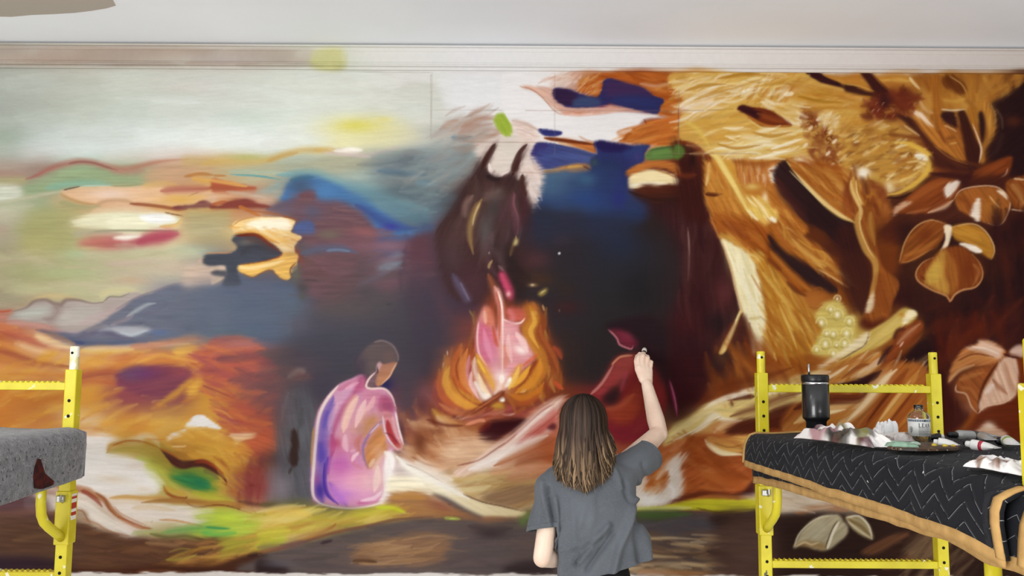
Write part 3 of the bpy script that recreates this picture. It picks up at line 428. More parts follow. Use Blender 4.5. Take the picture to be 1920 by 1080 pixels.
poly([1640, 880, 1760, 850, 1960, 830, 2000, 1040, 1880, 1000, 1760, 940], '57504e', 18, .9); stroke([1560, 900, 1680, 880, 1760, 950, 1920, 1040], 40, '2c1c1c', .7, .8, .3); stroke([1820, 810, 1960, 770], 14, 'a86a34', .8, .7)
stroke([1700, 560, 1920, 540], 60, 'd8c06c', .8, .9, .5); stroke([1680, 640, 1920, 600], 50, 'e0cc80', .7, .9, .5); stroke([1720, 690, 1920, 660], 24, 'c08838', .8, .8, .4); stroke([1500, 480, 1700, 490, 1920, 500], 40, 'cfa878', .8, .9, .5)
# left edge, dark earth behind the grey blanket
frame(0, 630, 2.4)
poly([-300, 690, 120, 700, 210, 740, 220, 800, 160, 840, -300, 830], '5c4248', 14, .85); stroke([-200, 800, 0, 810, 150, 790, 230, 800], 30, '8a6050', .7, .9, .5); stroke([160, 720, 220, 690, 270, 700], 30, 'd8c8b8', .8, .8, .5)
poly([-300, 820, 100, 810, 300, 840, 350, 860, 350, 1010, -300, 1020], '5c4234', 14, .9, streak=.16, ang=4); stroke([180, 860, 260, 850, 300, 870], 22, '8a6c4c', .6, .9, .6); stroke([60, 920, 200, 900, 290, 930], 20, '7a5a40', .6, .9, .6); poly([-300, 1000, 100, 990, 300, 1020, 300, 1050, -300, 1060], '342630', 10, .9)
# ---- grey gap left of the seated figure, dark middle
frame(540, 620, 3.086)
poly([-60, 180, 60, 60, 300, 20, 700, 20, 760, 300, 700, 560, 640, 500, 620, 300, 420, 240, 280, 320, 170, 460, 40, 430], '433f48', 26, .7, streak=.05)
poly([-60, 440, 60, 330, 160, 440, 150, 700, 140, 960, 60, 980, -60, 960], '55545a', 16, .9, .2, streak=.1, ang=80); fill([-40, 380, 120, 380, 130, 900, 0, 960], ['5c5c60', '4c4a4e', '646468', '48464a'], 30, 160, 30, 85, .5, 20, 1, .4)
poly([20, 580, 45, 570, 60, 640, 60, 760, 30, 790, 5, 740, 20, 660], '33241f', 5, .9, .5, ang=70); stroke([20, 790, 5, 830], 12, '38302e', .8); stroke([0, 270, 60, 230, 95, 240], 24, '84706a', .8, .8, .5)
blob(640, 620, 60, 120, '2c2430', .7); blob(200, 330, 90, 90, '3c3a48', .6); blob(560, 310, 60, 50, '26264e', .9)
fill([640, 460, 800, 420, 880, 520, 880, 800, 760, 760, 680, 600], ['9c6040', '7c4028', 'b87850', '5c2c20', 'a86848'], 40, 120, 30, 60, .6, 30, 1, .5)
# seated figure, back view
poly([138, 960, 130, 830, 148, 600, 165, 490, 200, 415, 280, 320, 360, 280, 430, 255, 450, 330, 540, 330, 590, 368, 625, 450, 640, 560, 668, 655, 650, 692, 610, 690, 600, 720, 628, 760, 605, 870, 580, 960, 540, 1000, 440, 1026, 330, 1028, 250, 1015, 170, 1003], 'c48aa4', 3, 1, streak=.05, ang=80)
poly([180, 560, 260, 380, 330, 320, 420, 275, 430, 330, 370, 420, 300, 500, 250, 600, 240, 700, 200, 700], 'c795b0', 8, .9)
stroke([262, 380, 232, 460, 205, 560, 190, 680, 188, 800, 178, 900, 200, 990], [20, 44, 50, 56, 60, 60, 50], '6a58a4', .85, .9, .2); stroke([230, 470, 205, 560], 24, '4c409a', .7, .9); stroke([188, 650, 190, 760], 30, '463a98', .8, .9); blob(185, 920, 34, 60, '41308c', .9); blob(172, 860, 22, 40, '8a3c78', .6)
stroke([150, 560, 140, 680, 138, 800], 12, 'b08450', .8, .7, .4); stroke([290, 318, 225, 400, 180, 500, 162, 640, 150, 780, 142, 900, 152, 965, 195, 1004], 13, 'e2d2c6', .95, .7, .2)
stroke([425, 275, 380, 370, 320, 450, 270, 560, 250, 680], [24, 26, 24, 20, 16], 'a44a70', .85, .8, .2); poly([405, 270, 450, 260, 455, 330, 420, 360, 390, 340], 'b4587c', 8, .85); stroke([290, 345, 350, 310, 390, 290], 18, 'b05c78', .8, .8)
stroke([395, 375, 350, 450, 315, 560], [26, 30, 20], 'd9ab92', .85, .8, .3); stroke([440, 420, 400, 500, 370, 580], 34, 'd49a9c', .8, .9, .3); stroke([490, 400, 440, 480, 420, 540], 24, 'dba8a0', .7, .9, .4); poly([440, 350, 530, 345, 560, 390, 530, 450, 470, 440, 430, 400], 'c27a92', 14, .8)
poly([550, 375, 595, 390, 618, 450, 600, 478, 545, 466, 535, 420], '9c4a68', 6, .9); stroke([540, 380, 530, 440, 545, 470], 20, 'ad5676', .7, .8)
blob(480, 530, 70, 50, 'b58050', .8, -20); blob(400, 640, 100, 50, 'c07c80', .8); blob(420, 580, 60, 30, 'b08468', .6); stroke([300, 600, 340, 560, 400, 600], 26, 'c89090', .6, 1); blob(280, 655, 60, 36, 'a83e62', .85); blob(300, 700, 70, 40, 'bd6a92', .7); blob(335, 640, 36, 50, 'd6a4b0', .6)
blob(350, 850, 130, 110, 'd083b2', .9); blob(300, 770, 70, 50, 'b25aa2', .8); blob(430, 860, 80, 70, 'd894a4', .8); blob(300, 940, 70, 60, 'b468c0', .7); blob(440, 950, 90, 40, 'd694bc', .7); blob(530, 850, 50, 100, 'e0bcb4', .8)
stroke([232, 730, 218, 800, 212, 880, 232, 950, 290, 1005], [12, 16, 18, 20, 16], '55389a', .9, .7, .1); stroke([240, 880, 290, 960, 340, 1012], 26, '7a4cb8', .7, .9); stroke([232, 830, 238, 760, 262, 700], 12, '9a4c9c', .8, .8); stroke([400, 1000, 470, 990, 540, 960], 14, 'c2588c', .7, .8)
stroke([365, 720, 380, 770, 430, 800], 14, 'c0707c', .7, .8); stroke([360, 700, 390, 690], 16, 'd8a8b0', .7)
poly([575, 690, 632, 745, 612, 880, 585, 965, 530, 1002, 556, 900, 552, 780], 'efe8e4', 6, .95, .2, streak=.04, ang=90); poly([450, 665, 500, 590, 545, 555, 562, 620, 575, 680, 520, 740, 470, 800, 440, 740], 'b97a44', 7, .9, .4, ang=-40, streak=.14); stroke([480, 720, 540, 650, 565, 600], 18, 'd09058', .7, .8, .4); stroke([500, 800, 530, 740, 560, 700], 30, 'dcb8a0', .8, .9, .4); stroke([470, 790, 500, 740], 16, 'e0c0a8', .7)
stroke([545, 520, 480, 585, 435, 670, 440, 740, 465, 800], [8, 10, 12, 10, 6], '8c6c94', .9, .7); stroke([530, 535, 470, 600], 6, 'ddc6cc', .8)
poly([545, 470, 600, 480, 635, 560, 665, 655, 645, 690, 600, 670, 570, 600, 550, 530], 'c07a80', 4, .95); stroke([575, 520, 590, 590, 625, 650, 650, 676], [18, 30, 30, 16], '9e2c30', .9, .7, .2); stroke([605, 500, 622, 580, 650, 650], 16, 'd8a8ac', .85, .8); stroke([622, 470, 642, 570, 668, 660], 9, 'ecdcda', .95, .7); stroke([548, 490, 562, 580, 590, 640, 640, 695], 9, 'd8c4cc', .9, .7); stroke([560, 590, 600, 610, 640, 660], 7, '6c2838', .7)
stroke([150, 968, 200, 1005, 330, 1028, 450, 1020, 560, 985, 592, 935], 9, 'e6d4dc', .95, .7, .1)
poly([430, 232, 400, 185, 438, 112, 500, 66, 548, 58, 612, 90, 637, 150, 630, 182, 570, 192, 522, 182, 508, 240, 462, 252], '5d5050', 5, 1, streak=.06); blob(420, 200, 40, 60, '463c48', .8); blob(590, 150, 40, 40, '6a5450', .7)
stroke([500, 66, 548, 58, 606, 86, 637, 145, 636, 176], 7, '8c7878', .9, .8); poly([556, 192, 630, 182, 596, 250, 584, 272, 548, 308, 520, 324, 500, 300, 515, 240, 530, 190], '99695a', 3, 1, col2='b47c58', gdir=60); stroke([630, 184, 604, 232, 588, 264, 540, 312], 7, 'e0ac8c', .95, .7); poly([512, 205, 524, 180, 544, 190, 532, 222, 512, 242], 'ba9294', 2, 1); stroke([514, 205, 520, 240, 510, 250], 6, '3c2c38', .9)
poly([452, 328, 472, 262, 512, 236, 504, 322, 480, 334], '755a60', 4, .95); stroke([506, 240, 468, 280, 452, 322, 480, 336, 555, 336, 600, 378, 626, 450], [8, 10, 11, 10, 10, 8], 'eacbc4', .95, .7, .1)
# the stretched leg and the ground around it
frame(500, 840, 3.692)
poly([870, 40, 1000, 60, 1200, 0, 1400, 60, 1300, 140, 1250, 210, 1400, 330, 1500, 380, 1300, 320, 1150, 230, 1000, 140], 'c89a78', 18, .7); fill([900, -20, 1350, -20, 1500, 40, 1300, 130, 1150, 170, 1000, 90], ['d0a888', 'b88460', 'e0c8b0', 'c09068', 'a06c48'], 40, 160, 22, 30, .6, 14, 1, .5)
stroke([1000, 60, 1100, 110, 1200, 130], 10, '7a4428', .8, .6, .4); stroke([920, 40, 1050, 110, 1180, 200, 1260, 220], 14, 'b88c6c', .7, .7, .4)
fill([1250, 150, 1800, 130, 1900, 200, 1880, 420, 1600, 400, 1350, 320], ['b89860', 'a07c50', 'c8ac78', '8c6844', 'cdb88c', 'b08c50'], 70, 300, 22, -12, .65, 8, .9, .5)
poly([1480, 340, 1640, 280, 1800, 240, 1880, 300, 1760, 380, 1600, 400], '8a6a50', 12, .85, .4, streak=.12, ang=-16); stroke([1280, 215, 1500, 200, 1700, 160], 26, 'c8aa6c', .8, .8, .5); stroke([1320, 280, 1450, 290, 1550, 260], 24, 'e0d0a4', .7, .8, .5)
poly([850, 200, 1060, 190, 1130, 290, 1000, 320, 850, 318], 'e9dfc4', 10, .95, .2); poly([900, 90, 980, 100, 1060, 150, 1040, 185, 880, 185], 'd2c3be', 10, .9)
poly([868, 20, 960, 108, 1080, 158, 1200, 228, 1330, 308, 1480, 368, 1640, 405, 1790, 440, 1770, 470, 1600, 474, 1450, 472, 1350, 432, 1200, 335, 1110, 280, 1060, 200, 960, 140], 'e9dfc6', 5, 1, .1, col2='d6c296', gdir=25, streak=.04, ang=30)
stroke([900, 60, 1000, 140, 1120, 200, 1260, 270, 1400, 350], [20, 50, 70, 60, 20], 'f1ede9', .9, .9, .2); stroke([960, 108, 1080, 158, 1220, 240], 7, 'a08878', .7, .6); stroke([1360, 320, 1500, 375, 1640, 405, 1780, 440], 8, '6a4c38', .8, .7)
poly([1140, 320, 1240, 340, 1380, 420, 1500, 480, 1480, 496, 1380, 470, 1280, 410], '49434a', 9, .9); stroke([1250, 385, 1280, 395], 8, '2c2628', .9)
poly([850, 320, 1050, 300, 1140, 330, 1300, 420, 1450, 480, 1350, 500, 1100, 470, 900, 470, 840, 400], '9a6a40', 16, .9, .3, streak=.12, ang=6); blob(1200, 400, 110, 40, '8a5444', .8, 20); stroke([860, 340, 1000, 330, 1100, 350], 30, 'b8843c', .7, .8, .5); stroke([1300, 460, 1450, 500, 1700, 500], 40, '8c6044', .8, .9, .4)
stroke([-40, 395, 150, 385, 350, 420, 550, 440, 800, 420], [40, 60, 60, 50, 30], '5c5a34', .85, .9, .3); fill([-60, 420, 200, 410, 400, 470, 700, 430, 950, 420, 950, 470, 600, 540, 300, 620, 100, 680, -60, 690], ['d8b858', 'c89c44', 'a87c3c', 'e0c87c', 'b0a040', 'c0b048', 'e4d090'], 90, 320, 26, -12, .65, 9, .9, .5)
stroke([600, 470, 800, 430, 960, 440], [40, 60, 30], 'b2b034', .8, .9, .5); stroke([760, 410, 880, 415, 960, 450], 18, 'c0d02c', .8, .8, .5); stroke([320, 500, 500, 480, 700, 470], 50, 'b0a038', .7, .9, .5); stroke([-60, 600, 60, 580, 160, 570], 40, 'ccc848', .8, .9, .5); stroke([-60, 670, 60, 660, 120, 640], 60, 'aabf30', .8, .9, .5); stroke([0, 450, 150, 430, 300, 460], 40, 'e0bc58', .7, .9, .5)
stroke([-60, 720, 100, 690, 300, 620, 450, 550, 480, 520], [20, 24, 20, 10], '9c6434', .8, .7, .5); stroke([200, 630, 350, 590, 600, 560, 800, 530], 34, 'b08858', .7, .9, .5); stroke([-60, 740, 200, 670, 450, 590, 700, 540, 900, 495, 1150, 475], [10, 14, 18, 16, 10], '7a4c34', .85, .7)
poly([-60, 770, 200, 690, 480, 600, 900, 505, 1180, 482, 1400, 495, 1550, 520, 1700, 500, 1980, 540, 1980, 875, -60, 862], '594e4c', 10, .95, .2, streak=.08)
fill([300, 640, 900, 520, 1500, 540, 1920, 560, 1920, 840, 200, 840], ['5c504e', '54484a', '645452', '4c4446', '6a5650', '5e4e48'], 80, 420, 44, 0, .5, 6, 1, .4); stroke([-60, 690, 120, 680, 260, 650], 40, '6a5254', .7, .9)
poly([590, 770, 640, 690, 800, 632, 1050, 592, 1250, 612, 1260, 700, 1180, 800, 900, 815, 640, 802], '85634a', 18, .9, .4, streak=.14, ang=-5); fill([640, 700, 900, 630, 1200, 620, 1180, 760, 700, 790], ['a07c58', '8c6848', '7a5a42', 'b08c68', '94704c'], 40, 300, 16, -6, .6, 6, .9, .6)
stroke([600, 785, 680, 780, 760, 790], 24, '483020', .85, .8, .4); stroke([640, 800, 800, 805, 1000, 800], 12, 'a8845c', .7, .8, .5); stroke([375, 660, 455, 638], 16, '3a2c30', .9, .6); stroke([170, 780, 300, 770, 500, 750], 16, '48403f', .6, .9)
blob(1550, 590, 110, 40, '3b3232', .9); stroke([1400, 540, 1560, 570, 1700, 555], 30, '463a3a', .8, .9); poly([1640, 830, 1760, 790, 1960, 790, 1960, 870, 1660, 870], '352a2b', 16, .9); poly([-60, 770, 60, 800, 160, 850, -60, 870], '2b1e1e', 10, .9); blob(80, 800, 120, 30, '56525a', .7)
stroke([1765, 520, 1800, 480, 1850, 450], 50, '5e7c3c', .85, .9, .4); stroke([1230, 485, 1290, 488, 1340, 492], 16, '98a048', .9, .7); stroke([1260, 488, 1310, 490], 8, 'b8c868', .8)
# ---- bare plaster, blue and rust patches in the upper middle
frame(960, 130, 4.8)
poly([-60, 20, 420, 20, 340, 110, 420, 330, 480, 390, 900, 370, 1250, 400, 1450, 430, 1200, 450, 1100, 560, 960, 640, 700, 640, 560, 600, 420, 600, 200, 560, -60, 440], 'e3dfde', 8, .97, streak=.02)
fill([300, 30, 620, 40, 560, 150, 400, 170, 330, 130], ['dcc4b8', 'c89a84', 'e4d4cc', 'b88068'], 40, 130, 16, -30, .6, 20, .9, .5); poly([70, 152, 200, 150, 330, 170, 400, 200, 400, 330, 450, 400, 380, 360, 280, 260, 180, 195], 'cda08c', 6, .9, .5, ang=30, streak=.1); stroke([70, 152, 180, 185, 270, 250, 380, 370, 450, 410], 8, 'a8684c', .8, .6, .4)
poly([380, 230, 500, 320, 700, 345, 900, 330, 1060, 345, 1240, 400, 1000, 375, 800, 400, 560, 415, 450, 400, 390, 320], 'cf9f8c', 8, .9, .5, streak=.12); fill([420, 300, 900, 340, 1000, 370, 600, 410, 440, 390], ['c48870', 'e0c0b0', 'b87458', 'd8ac98'], 24, 130, 14, -8, .6, 12, .9, .6)
poly([590, 105, 760, 50, 900, 35, 1480, 35, 1520, 130, 1540, 220, 1580, 260, 1480, 330, 1400, 390, 1520, 390, 1440, 430, 1300, 400, 1240, 300, 1060, 330, 860, 310, 700, 230, 570, 190, 620, 140], 'a3521f', 7, .97, .4, streak=.2, ang=14)
fill([860, 40, 1480, 45, 1500, 200, 1560, 260, 1400, 380, 1300, 260, 1100, 120], ['9c4818', 'b4642c', '8a3c16', 'ac5a24', 'c07838', '944818'], 60, 220, 22, 14, .65, 16, .9, .5); fill([600, 110, 780, 60, 860, 90, 780, 200, 640, 220], ['d09a60', 'b86c34', 'e8d0b0', 'a85420', 'd8ac78'], 30, 120, 16, -35, .7, 14, .8, .5)
stroke([1150, 130, 1300, 150, 1450, 120], 24, 'd0a488', .7, .8, .6); stroke([1280, 380, 1420, 350, 1500, 340], 34, 'c0783c', .7, .8, .5); stroke([1400, 60, 1480, 100, 1420, 150], 20, '7c3010', .7, .8, .5)
poly([370, 185, 400, 165, 540, 190, 640, 230, 760, 250, 800, 200, 830, 100, 900, 85, 1040, 130, 1180, 165, 1280, 240, 1370, 270, 1340, 330, 1310, 400, 1180, 380, 1060, 350, 900, 310, 840, 320, 700, 340, 520, 345, 440, 310, 380, 260], '302a54', 5, 1, .4, streak=.08, col2='2c2c58', gdir=0)
poly([372, 190, 440, 170, 560, 200, 600, 240, 540, 320, 430, 300, 375, 250], '32203c', 9, .95, .3); poly([540, 300, 600, 250, 720, 250, 800, 280, 780, 325, 640, 335, 560, 335], '3a4668', 9, .9, .2); poly([840, 110, 960, 100, 1180, 175, 1260, 240, 1100, 230, 860, 240], '40284a', 14, .8); stroke([900, 280, 1100, 290, 1300, 330], 60, '2a3260', .7, 1)
poly([1180, 470, 1240, 450, 1360, 440, 1520, 390, 1530, 460, 1470, 520, 1530, 570, 1500, 640, 1560, 690, 1400, 690, 1200, 680, 960, 650, 1010, 610, 940, 570, 1080, 520, 1200, 490], 'b4632a', 6, .97, .4, streak=.2, ang=-14); fill([980, 600, 1200, 520, 1500, 430, 1500, 660, 1250, 680], ['c07030', 'a85824', 'b86828', '984c1c', 'cc8440'], 40, 260, 20, -16, .7, 9, .8, .5); poly([945, 570, 1060, 530, 1080, 550, 990, 590], 'd8b49c', 5, .9); stroke([1190, 450, 1210, 490], 14, '7c3810', .8); stroke([1010, 640, 1040, 590, 1080, 580], 20, '9c5020', .8)
poly([230, 540, 300, 540, 440, 560, 445, 590, 380, 608, 300, 600, 260, 575], '2e3068', 3, 1, .4); stroke([220, 545, 260, 560], 8, '2e3068', .8)
poly([0, 470, 160, 500, 240, 600, 180, 700, 180, 900, 100, 980, 0, 940, -60, 700], 'e2cfc6', 10, .8, .3); fill([-40, 470, 240, 540, 200, 650, 0, 600], ['e4d4cc', 'd8b8a8', 'c8a090'], 24, 140, 12, 18, .5, 8, 1, .5)
poly([280, 615, 420, 612, 600, 640, 740, 660, 760, 760, 640, 730, 480, 670, 340, 640], 'b06430', 6, .97, .4, streak=.15, ang=14); stroke([290, 620, 450, 640, 620, 660, 740, 680], [18, 26, 22, 14], '5c2412', .9, .7, .4); stroke([420, 660, 560, 700, 720, 750], 22, 'd09458', .8, .8, .5); stroke([600, 600, 680, 640, 740, 650], 14, 'c8a088', .7)
poly([160, 800, 200, 690, 240, 655, 340, 660, 500, 690, 650, 730, 760, 770, 720, 830, 620, 850, 480, 860, 380, 900, 260, 900, 200, 860], '3a3c72', 4, 1, .4, col2='46507c', gdir=10, streak=.14, ang=15); stroke([180, 780, 230, 700, 320, 690], 40, '34295e', .8, .9, .3); stroke([260, 800, 420, 780, 600, 800], 40, '48568a', .7, .9, .4); stroke([200, 820, 230, 870], 14, '8ca0c0', .8, .7, .5); stroke([250, 905, 400, 900, 480, 880], 8, 'c8c4c0', .8)
poly([440, 880, 560, 855, 700, 860, 720, 910, 620, 935, 480, 920, 300, 950, 260, 920], 'b97a3c', 6, .95, .4, streak=.15); stroke([500, 880, 640, 870], 18, 'd8a850', .8, .7, .5); stroke([640, 870, 720, 910], 14, '5c2c14', .8)
poly([740, 660, 800, 640, 900, 665, 1080, 685, 1240, 680, 1200, 760, 1190, 830, 1080, 880, 1020, 940, 1060, 1000, 1030, 1080, 1030, 1180, 560, 1180, 640, 980, 720, 900, 700, 820, 760, 760], '2a2e5c', 8, .98, .4, streak=.08, ang=80); poly([740, 660, 820, 645, 1080, 690, 1040, 740, 820, 740], '241c46', 8, .9); stroke([1020, 760, 1120, 720, 1230, 690], [60, 60, 30], '2e3c6c', .85, .9, .3); blob(860, 880, 110, 70, '26324e', .9); blob(740, 840, 40, 40, '3a4c48', .8); blob(1130, 790, 50, 60, '3c3a6c', .8); blob(950, 1020, 60, 60, '28286a', .8)
poly([1210, 750, 1260, 710, 1400, 690, 1530, 690, 1560, 740, 1520, 790, 1360, 815, 1230, 820, 1200, 790], '57733c', 5, .97, .2, streak=.15, ang=-6); stroke([1260, 770, 1400, 740, 1520, 740], 40, '668844', .7, .9, .4); stroke([1250, 725, 1400, 700, 1500, 695], 10, '3c5434', .7)
poly([1020, 930, 1100, 880, 1240, 830, 1420, 830, 1520, 880, 1510, 960, 1400, 900, 1250, 890, 1120, 940], 'b46a30', 7, .95, .4, streak=.15, ang=-10); poly([1060, 960, 1150, 920, 1260, 905, 1400, 930, 1500, 980, 1505, 1040, 1400, 1035, 1300, 1050, 1200, 1040, 1100, 1075, 1050, 1060], 'e6d2a2', 6, 1, .3, streak=.06); stroke([1290, 905, 1400, 940, 1500, 990], 10, 'a87038', .8, .6); stroke([1060, 1050, 1200, 1030, 1400, 1030], 20, 'f2ead8', .8, .8, .4)
# ---- teal-blue night and tree trunk
poly([190, 980, 280, 930, 480, 920, 700, 940, 720, 1100, 600, 1180, 300, 1180, 200, 1060], '4c6478', 16, .95, .3, streak=.1); blob(460, 990, 180, 50, '6a8690', .7, -12)
frame(1080, 330, 3)
poly([-260, 60, -60, 0, 200, -60, 300, 80, 430, 160, 400, 260, 300, 290, 0, 240, -260, 230], '2c385e', 20, .85, streak=.06); blob(-140, 60, 130, 70, '46607a', .8); blob(60, 130, 110, 60, '2c4478', .7); blob(330, 220, 80, 50, '26365c', .8); blob(240, 130, 40, 60, '2c2c6c', .7); blob(-60, 190, 160, 40, '34486c', .7); blob(60, 20, 60, 40, '3c5c78', .7)
poly([-280, 240, 0, 240, 240, 240, 400, 260, 420, 160, 520, 90, 640, 60, 720, 100, 780, 260, 830, 420, 900, 640, 920, 760, 860, 850, 740, 1100, -280, 1100], '2b2526', 20, .8, streak=.06, ang=90)
blob(250, 370, 130, 90, '262c40', .7); blob(60, 300, 160, 70, '2c3044', .6); blob(100, 640, 240, 160, '2a2a2c', .7); blob(430, 300, 90, 90, '2c211f', .7); blob(-60, 740, 80, 60, '381f22', .6); blob(350, 640, 110, 140, '211f22', .6)
poly([400, 160, 560, 90, 720, 80, 780, 250, 830, 400, 890, 600, 920, 740, 800, 900, 740, 1090, 460, 1090, 540, 800, 600, 520, 520, 300], '3a1b1c', 26, .8, streak=.15, ang=88)
fill([560, 240, 760, 200, 860, 560, 900, 740, 760, 1000, 560, 1060, 560, 700, 640, 460], ['42201f', '34181a', '4c2626', '2c1618', '52302e', '3c1c20'], 60, 240, 26, 86, .6, 8, 1, .4); stroke([628, 290, 636, 380, 636, 470, 630, 590], 9, '6c4c48', .8, .8, .4); stroke([630, 310, 634, 360, 637, 450], 4, 'a88878', .7); blob(790, 820, 60, 60, '221a1c', .7); blob(840, 660, 40, 60, '5c2e30', .5); blob(600, 900, 90, 150, '42181c', .6)
poly([330, 80, 400, 50, 460, 60, 580, 60, 700, 90, 760, 100, 700, 130, 560, 120, 460, 150, 360, 110], '4c2318', 9, .9, .5, streak=.2, ang=6); stroke([300, 90, 420, 130, 560, 130, 700, 110, 820, 108], [20, 40, 50, 30, 10], '2c1a17', .85, .8, .4)
# ---- dark middle and smoke column
frame(780, 250, 3)
fill([0, 560, 100, 560, 160, 700, 180, 1000, 60, 1060, -60, 900, -60, 600], ['50383e', '5c3c44', '44343c', '4a3c48'], 40, 200, 50, 80, .5, 30, 1.1, .3)
blob(20, 680, 80, 110, '5c3c46', .7); blob(40, 960, 110, 130, '3c3846', .7); blob(-60, 330, 160, 60, '5a6c74', .6); stroke([0, 275, 60, 280, 120, 290], 26, '6c8c98', .7, .9); blob(20, 480, 90, 50, '56707c', .7); blob(60, 530, 60, 34, '44587a', .7); stroke([120, 210, 260, 190, 330, 120, 400, 60], 40, '87999a', .6, 1)
fill([0, 120, 350, 60, 380, 120, 280, 250, 180, 440, 20, 400], ['8c9694', '7a8488', '9a9a94', '6e7c80', '86807c'], 40, 180, 34, -30, .45, 16, 1.1, .4)
poly([330, 50, 480, 20, 560, 0, 660, 30, 640, 110, 720, 240, 640, 440, 560, 240, 440, 240, 380, 190], 'd9c6bc', 10, .9, .3); fill([560, 140, 700, 210, 690, 340, 650, 430, 600, 250], ['e2d0c8', 'd8c0b6', 'c8a89c', 'e8dcd4'], 30, 90, 14, 60, .7, 14, .9, .5)
poly([470, 40, 370, 140, 320, 220, 270, 310, 200, 440, 120, 540, 125, 660, 180, 900, 330, 960, 420, 940, 560, 940, 640, 800, 700, 660, 660, 520, 640, 400, 615, 320, 618, 250, 600, 235, 580, 270, 570, 210, 630, 60, 600, 90, 545, 190, 500, 235, 440, 245, 410, 215, 415, 170], '3a2726', 11, .95, .3, ang=-60, streak=.1)
poly([410, 190, 440, 130, 480, 30, 560, -10, 585, 60, 560, 130, 535, 200, 480, 232, 430, 225], 'd6c9be', 7, .98, .2, streak=.05); stroke([412, 170, 420, 215, 460, 238, 520, 215], 14, 'ead8d0', .9, .7, .2); blob(520, 90, 50, 60, 'cfc6ba', .8)
poly([440, 250, 380, 250, 300, 330, 230, 450, 130, 550, 140, 700, 260, 760, 320, 700, 400, 600, 460, 520, 560, 590, 600, 500, 560, 380, 520, 290], '46302e', 20, .8, streak=.12, ang=-65)
fill([260, 330, 420, 280, 560, 340, 600, 560, 520, 600, 420, 680, 320, 740, 240, 560], ['4c3432', '5a403c', '3e2a2a', '52403e', '463430', '604a44'], 50, 160, 24, 105, .55, 14, 1, .4)
stroke([275, 470, 280, 400, 320, 350], 26, '8a6e64', .75, .9, .3); stroke([370, 370, 330, 440, 305, 520, 305, 600, 322, 680], [14, 26, 26, 20, 12], 'ab8a50', .85, .8, .3); stroke([360, 390, 330, 460, 318, 520], 9, 'd8c088', .7, .7); blob(390, 560, 36, 110, '545050', .8); blob(440, 420, 40, 70, '302a2a', .7); blob(430, 350, 70, 30, '5c4844', .7)
stroke([550, 330, 545, 420, 570, 500, 560, 580], [16, 34, 40, 20], '66404a', .85, .9, .3); stroke([555, 340, 550, 400, 575, 480, 570, 570], 9, '8c5a60', .7, .8); blob(490, 460, 34, 90, '4c3238', .7); stroke([400, 240, 440, 255, 470, 250], 26, '1e1818', .8, .8)
stroke([445, 60, 400, 130, 370, 200], 20, '3c211c', .9, .7, .3); stroke([625, 60, 585, 110, 560, 180, 545, 230], [10, 22, 34, 34], '3c211e', .95, .6, .4); stroke([600, 235, 600, 300, 620, 350], 22, '40261f', .9, .7, .3); poly([580, 330, 640, 380, 660, 460, 620, 560, 590, 480], '3c2626', 12, .8)
poly([720, 470, 960, 480, 960, 1080, 640, 1080, 560, 940, 640, 780, 680, 620, 690, 520], '2f292d', 24, .75, streak=.06); poly([500, 620, 600, 760, 620, 900, 560, 950, 540, 850, 470, 720, 430, 650], '2c2222', 16, .8)
stroke([420, 640, 470, 700, 500, 780], 26, '5a4448', .6, 1); poly([560, 590, 575, 600, 570, 625, 545, 630], 'd0bc78', 4, .95); stroke([565, 575, 560, 600], 7, 'c0a060', .8); stroke([545, 630, 530, 690], 12, '84643c', .6, .9); stroke([412, 665, 410, 680], 6, 'e8e0d0', .9); stroke([428, 715, 412, 740, 410, 760], 11, 'cdb068', .9, .7); blob(680, 710, 80, 60, '4e3032', .8); blob(806, 675, 7, 7, 'e8eef2', 1, 0, .5); blob(820, 600, 60, 40, '3c2f36', .7)
blob(300, 860, 120, 120, '4a3036', .6); stroke([205, 790, 240, 850, 290, 930, 300, 940], [16, 30, 30, 10], '6a668c', .75, 1, .2); stroke([250, 840, 280, 900, 298, 935], 8, '9c98b8', .6, .8); stroke([300, 1000, 320, 1030, 325, 1075], 8, '8c7c4c', .7, .8)
poly([480, 775, 500, 780, 540, 860, 552, 900, 540, 940, 515, 935, 495, 890, 470, 830, 462, 790], 'a83c58', 7, .95); stroke([480, 790, 505, 850, 525, 900], 16, 'c8506c', .8, .8); blob(520, 905, 14, 16, 'f0b8b8', .9); stroke([465, 745, 490, 770], 14, 'a0747c', .7, .9); stroke([470, 830, 490, 890], 10, '5c2430', .8)
stroke([405, 790, 430, 850, 450, 900, 455, 960], [14, 30, 30, 20], 'b0603c', .85, .9, .3); blob(658, 853, 24, 10, 'd0a468', .8); blob(655, 853, 9, 6, 'f4e8d0', .9); poly([685, 905, 700, 885, 740, 868, 735, 895, 705, 918], '9c8444', 5, .9); stroke([700, 900, 730, 880], 6, 'e0d8a0', .8); poly([650, 950, 665, 955, 682, 985, 670, 990, 655, 970], 'd08c3c', 4, .9); stroke([712, 965, 722, 1000], 8, 'e0b078', .9); stroke([805, 990, 808, 1005], 5, 'd8b890', .9); blob(860, 980, 80, 40, '4c201e', .6); blob(700, 820, 90, 50, '4a3020', .6); blob(850, 880, 60, 40, '3a2a20', .6)
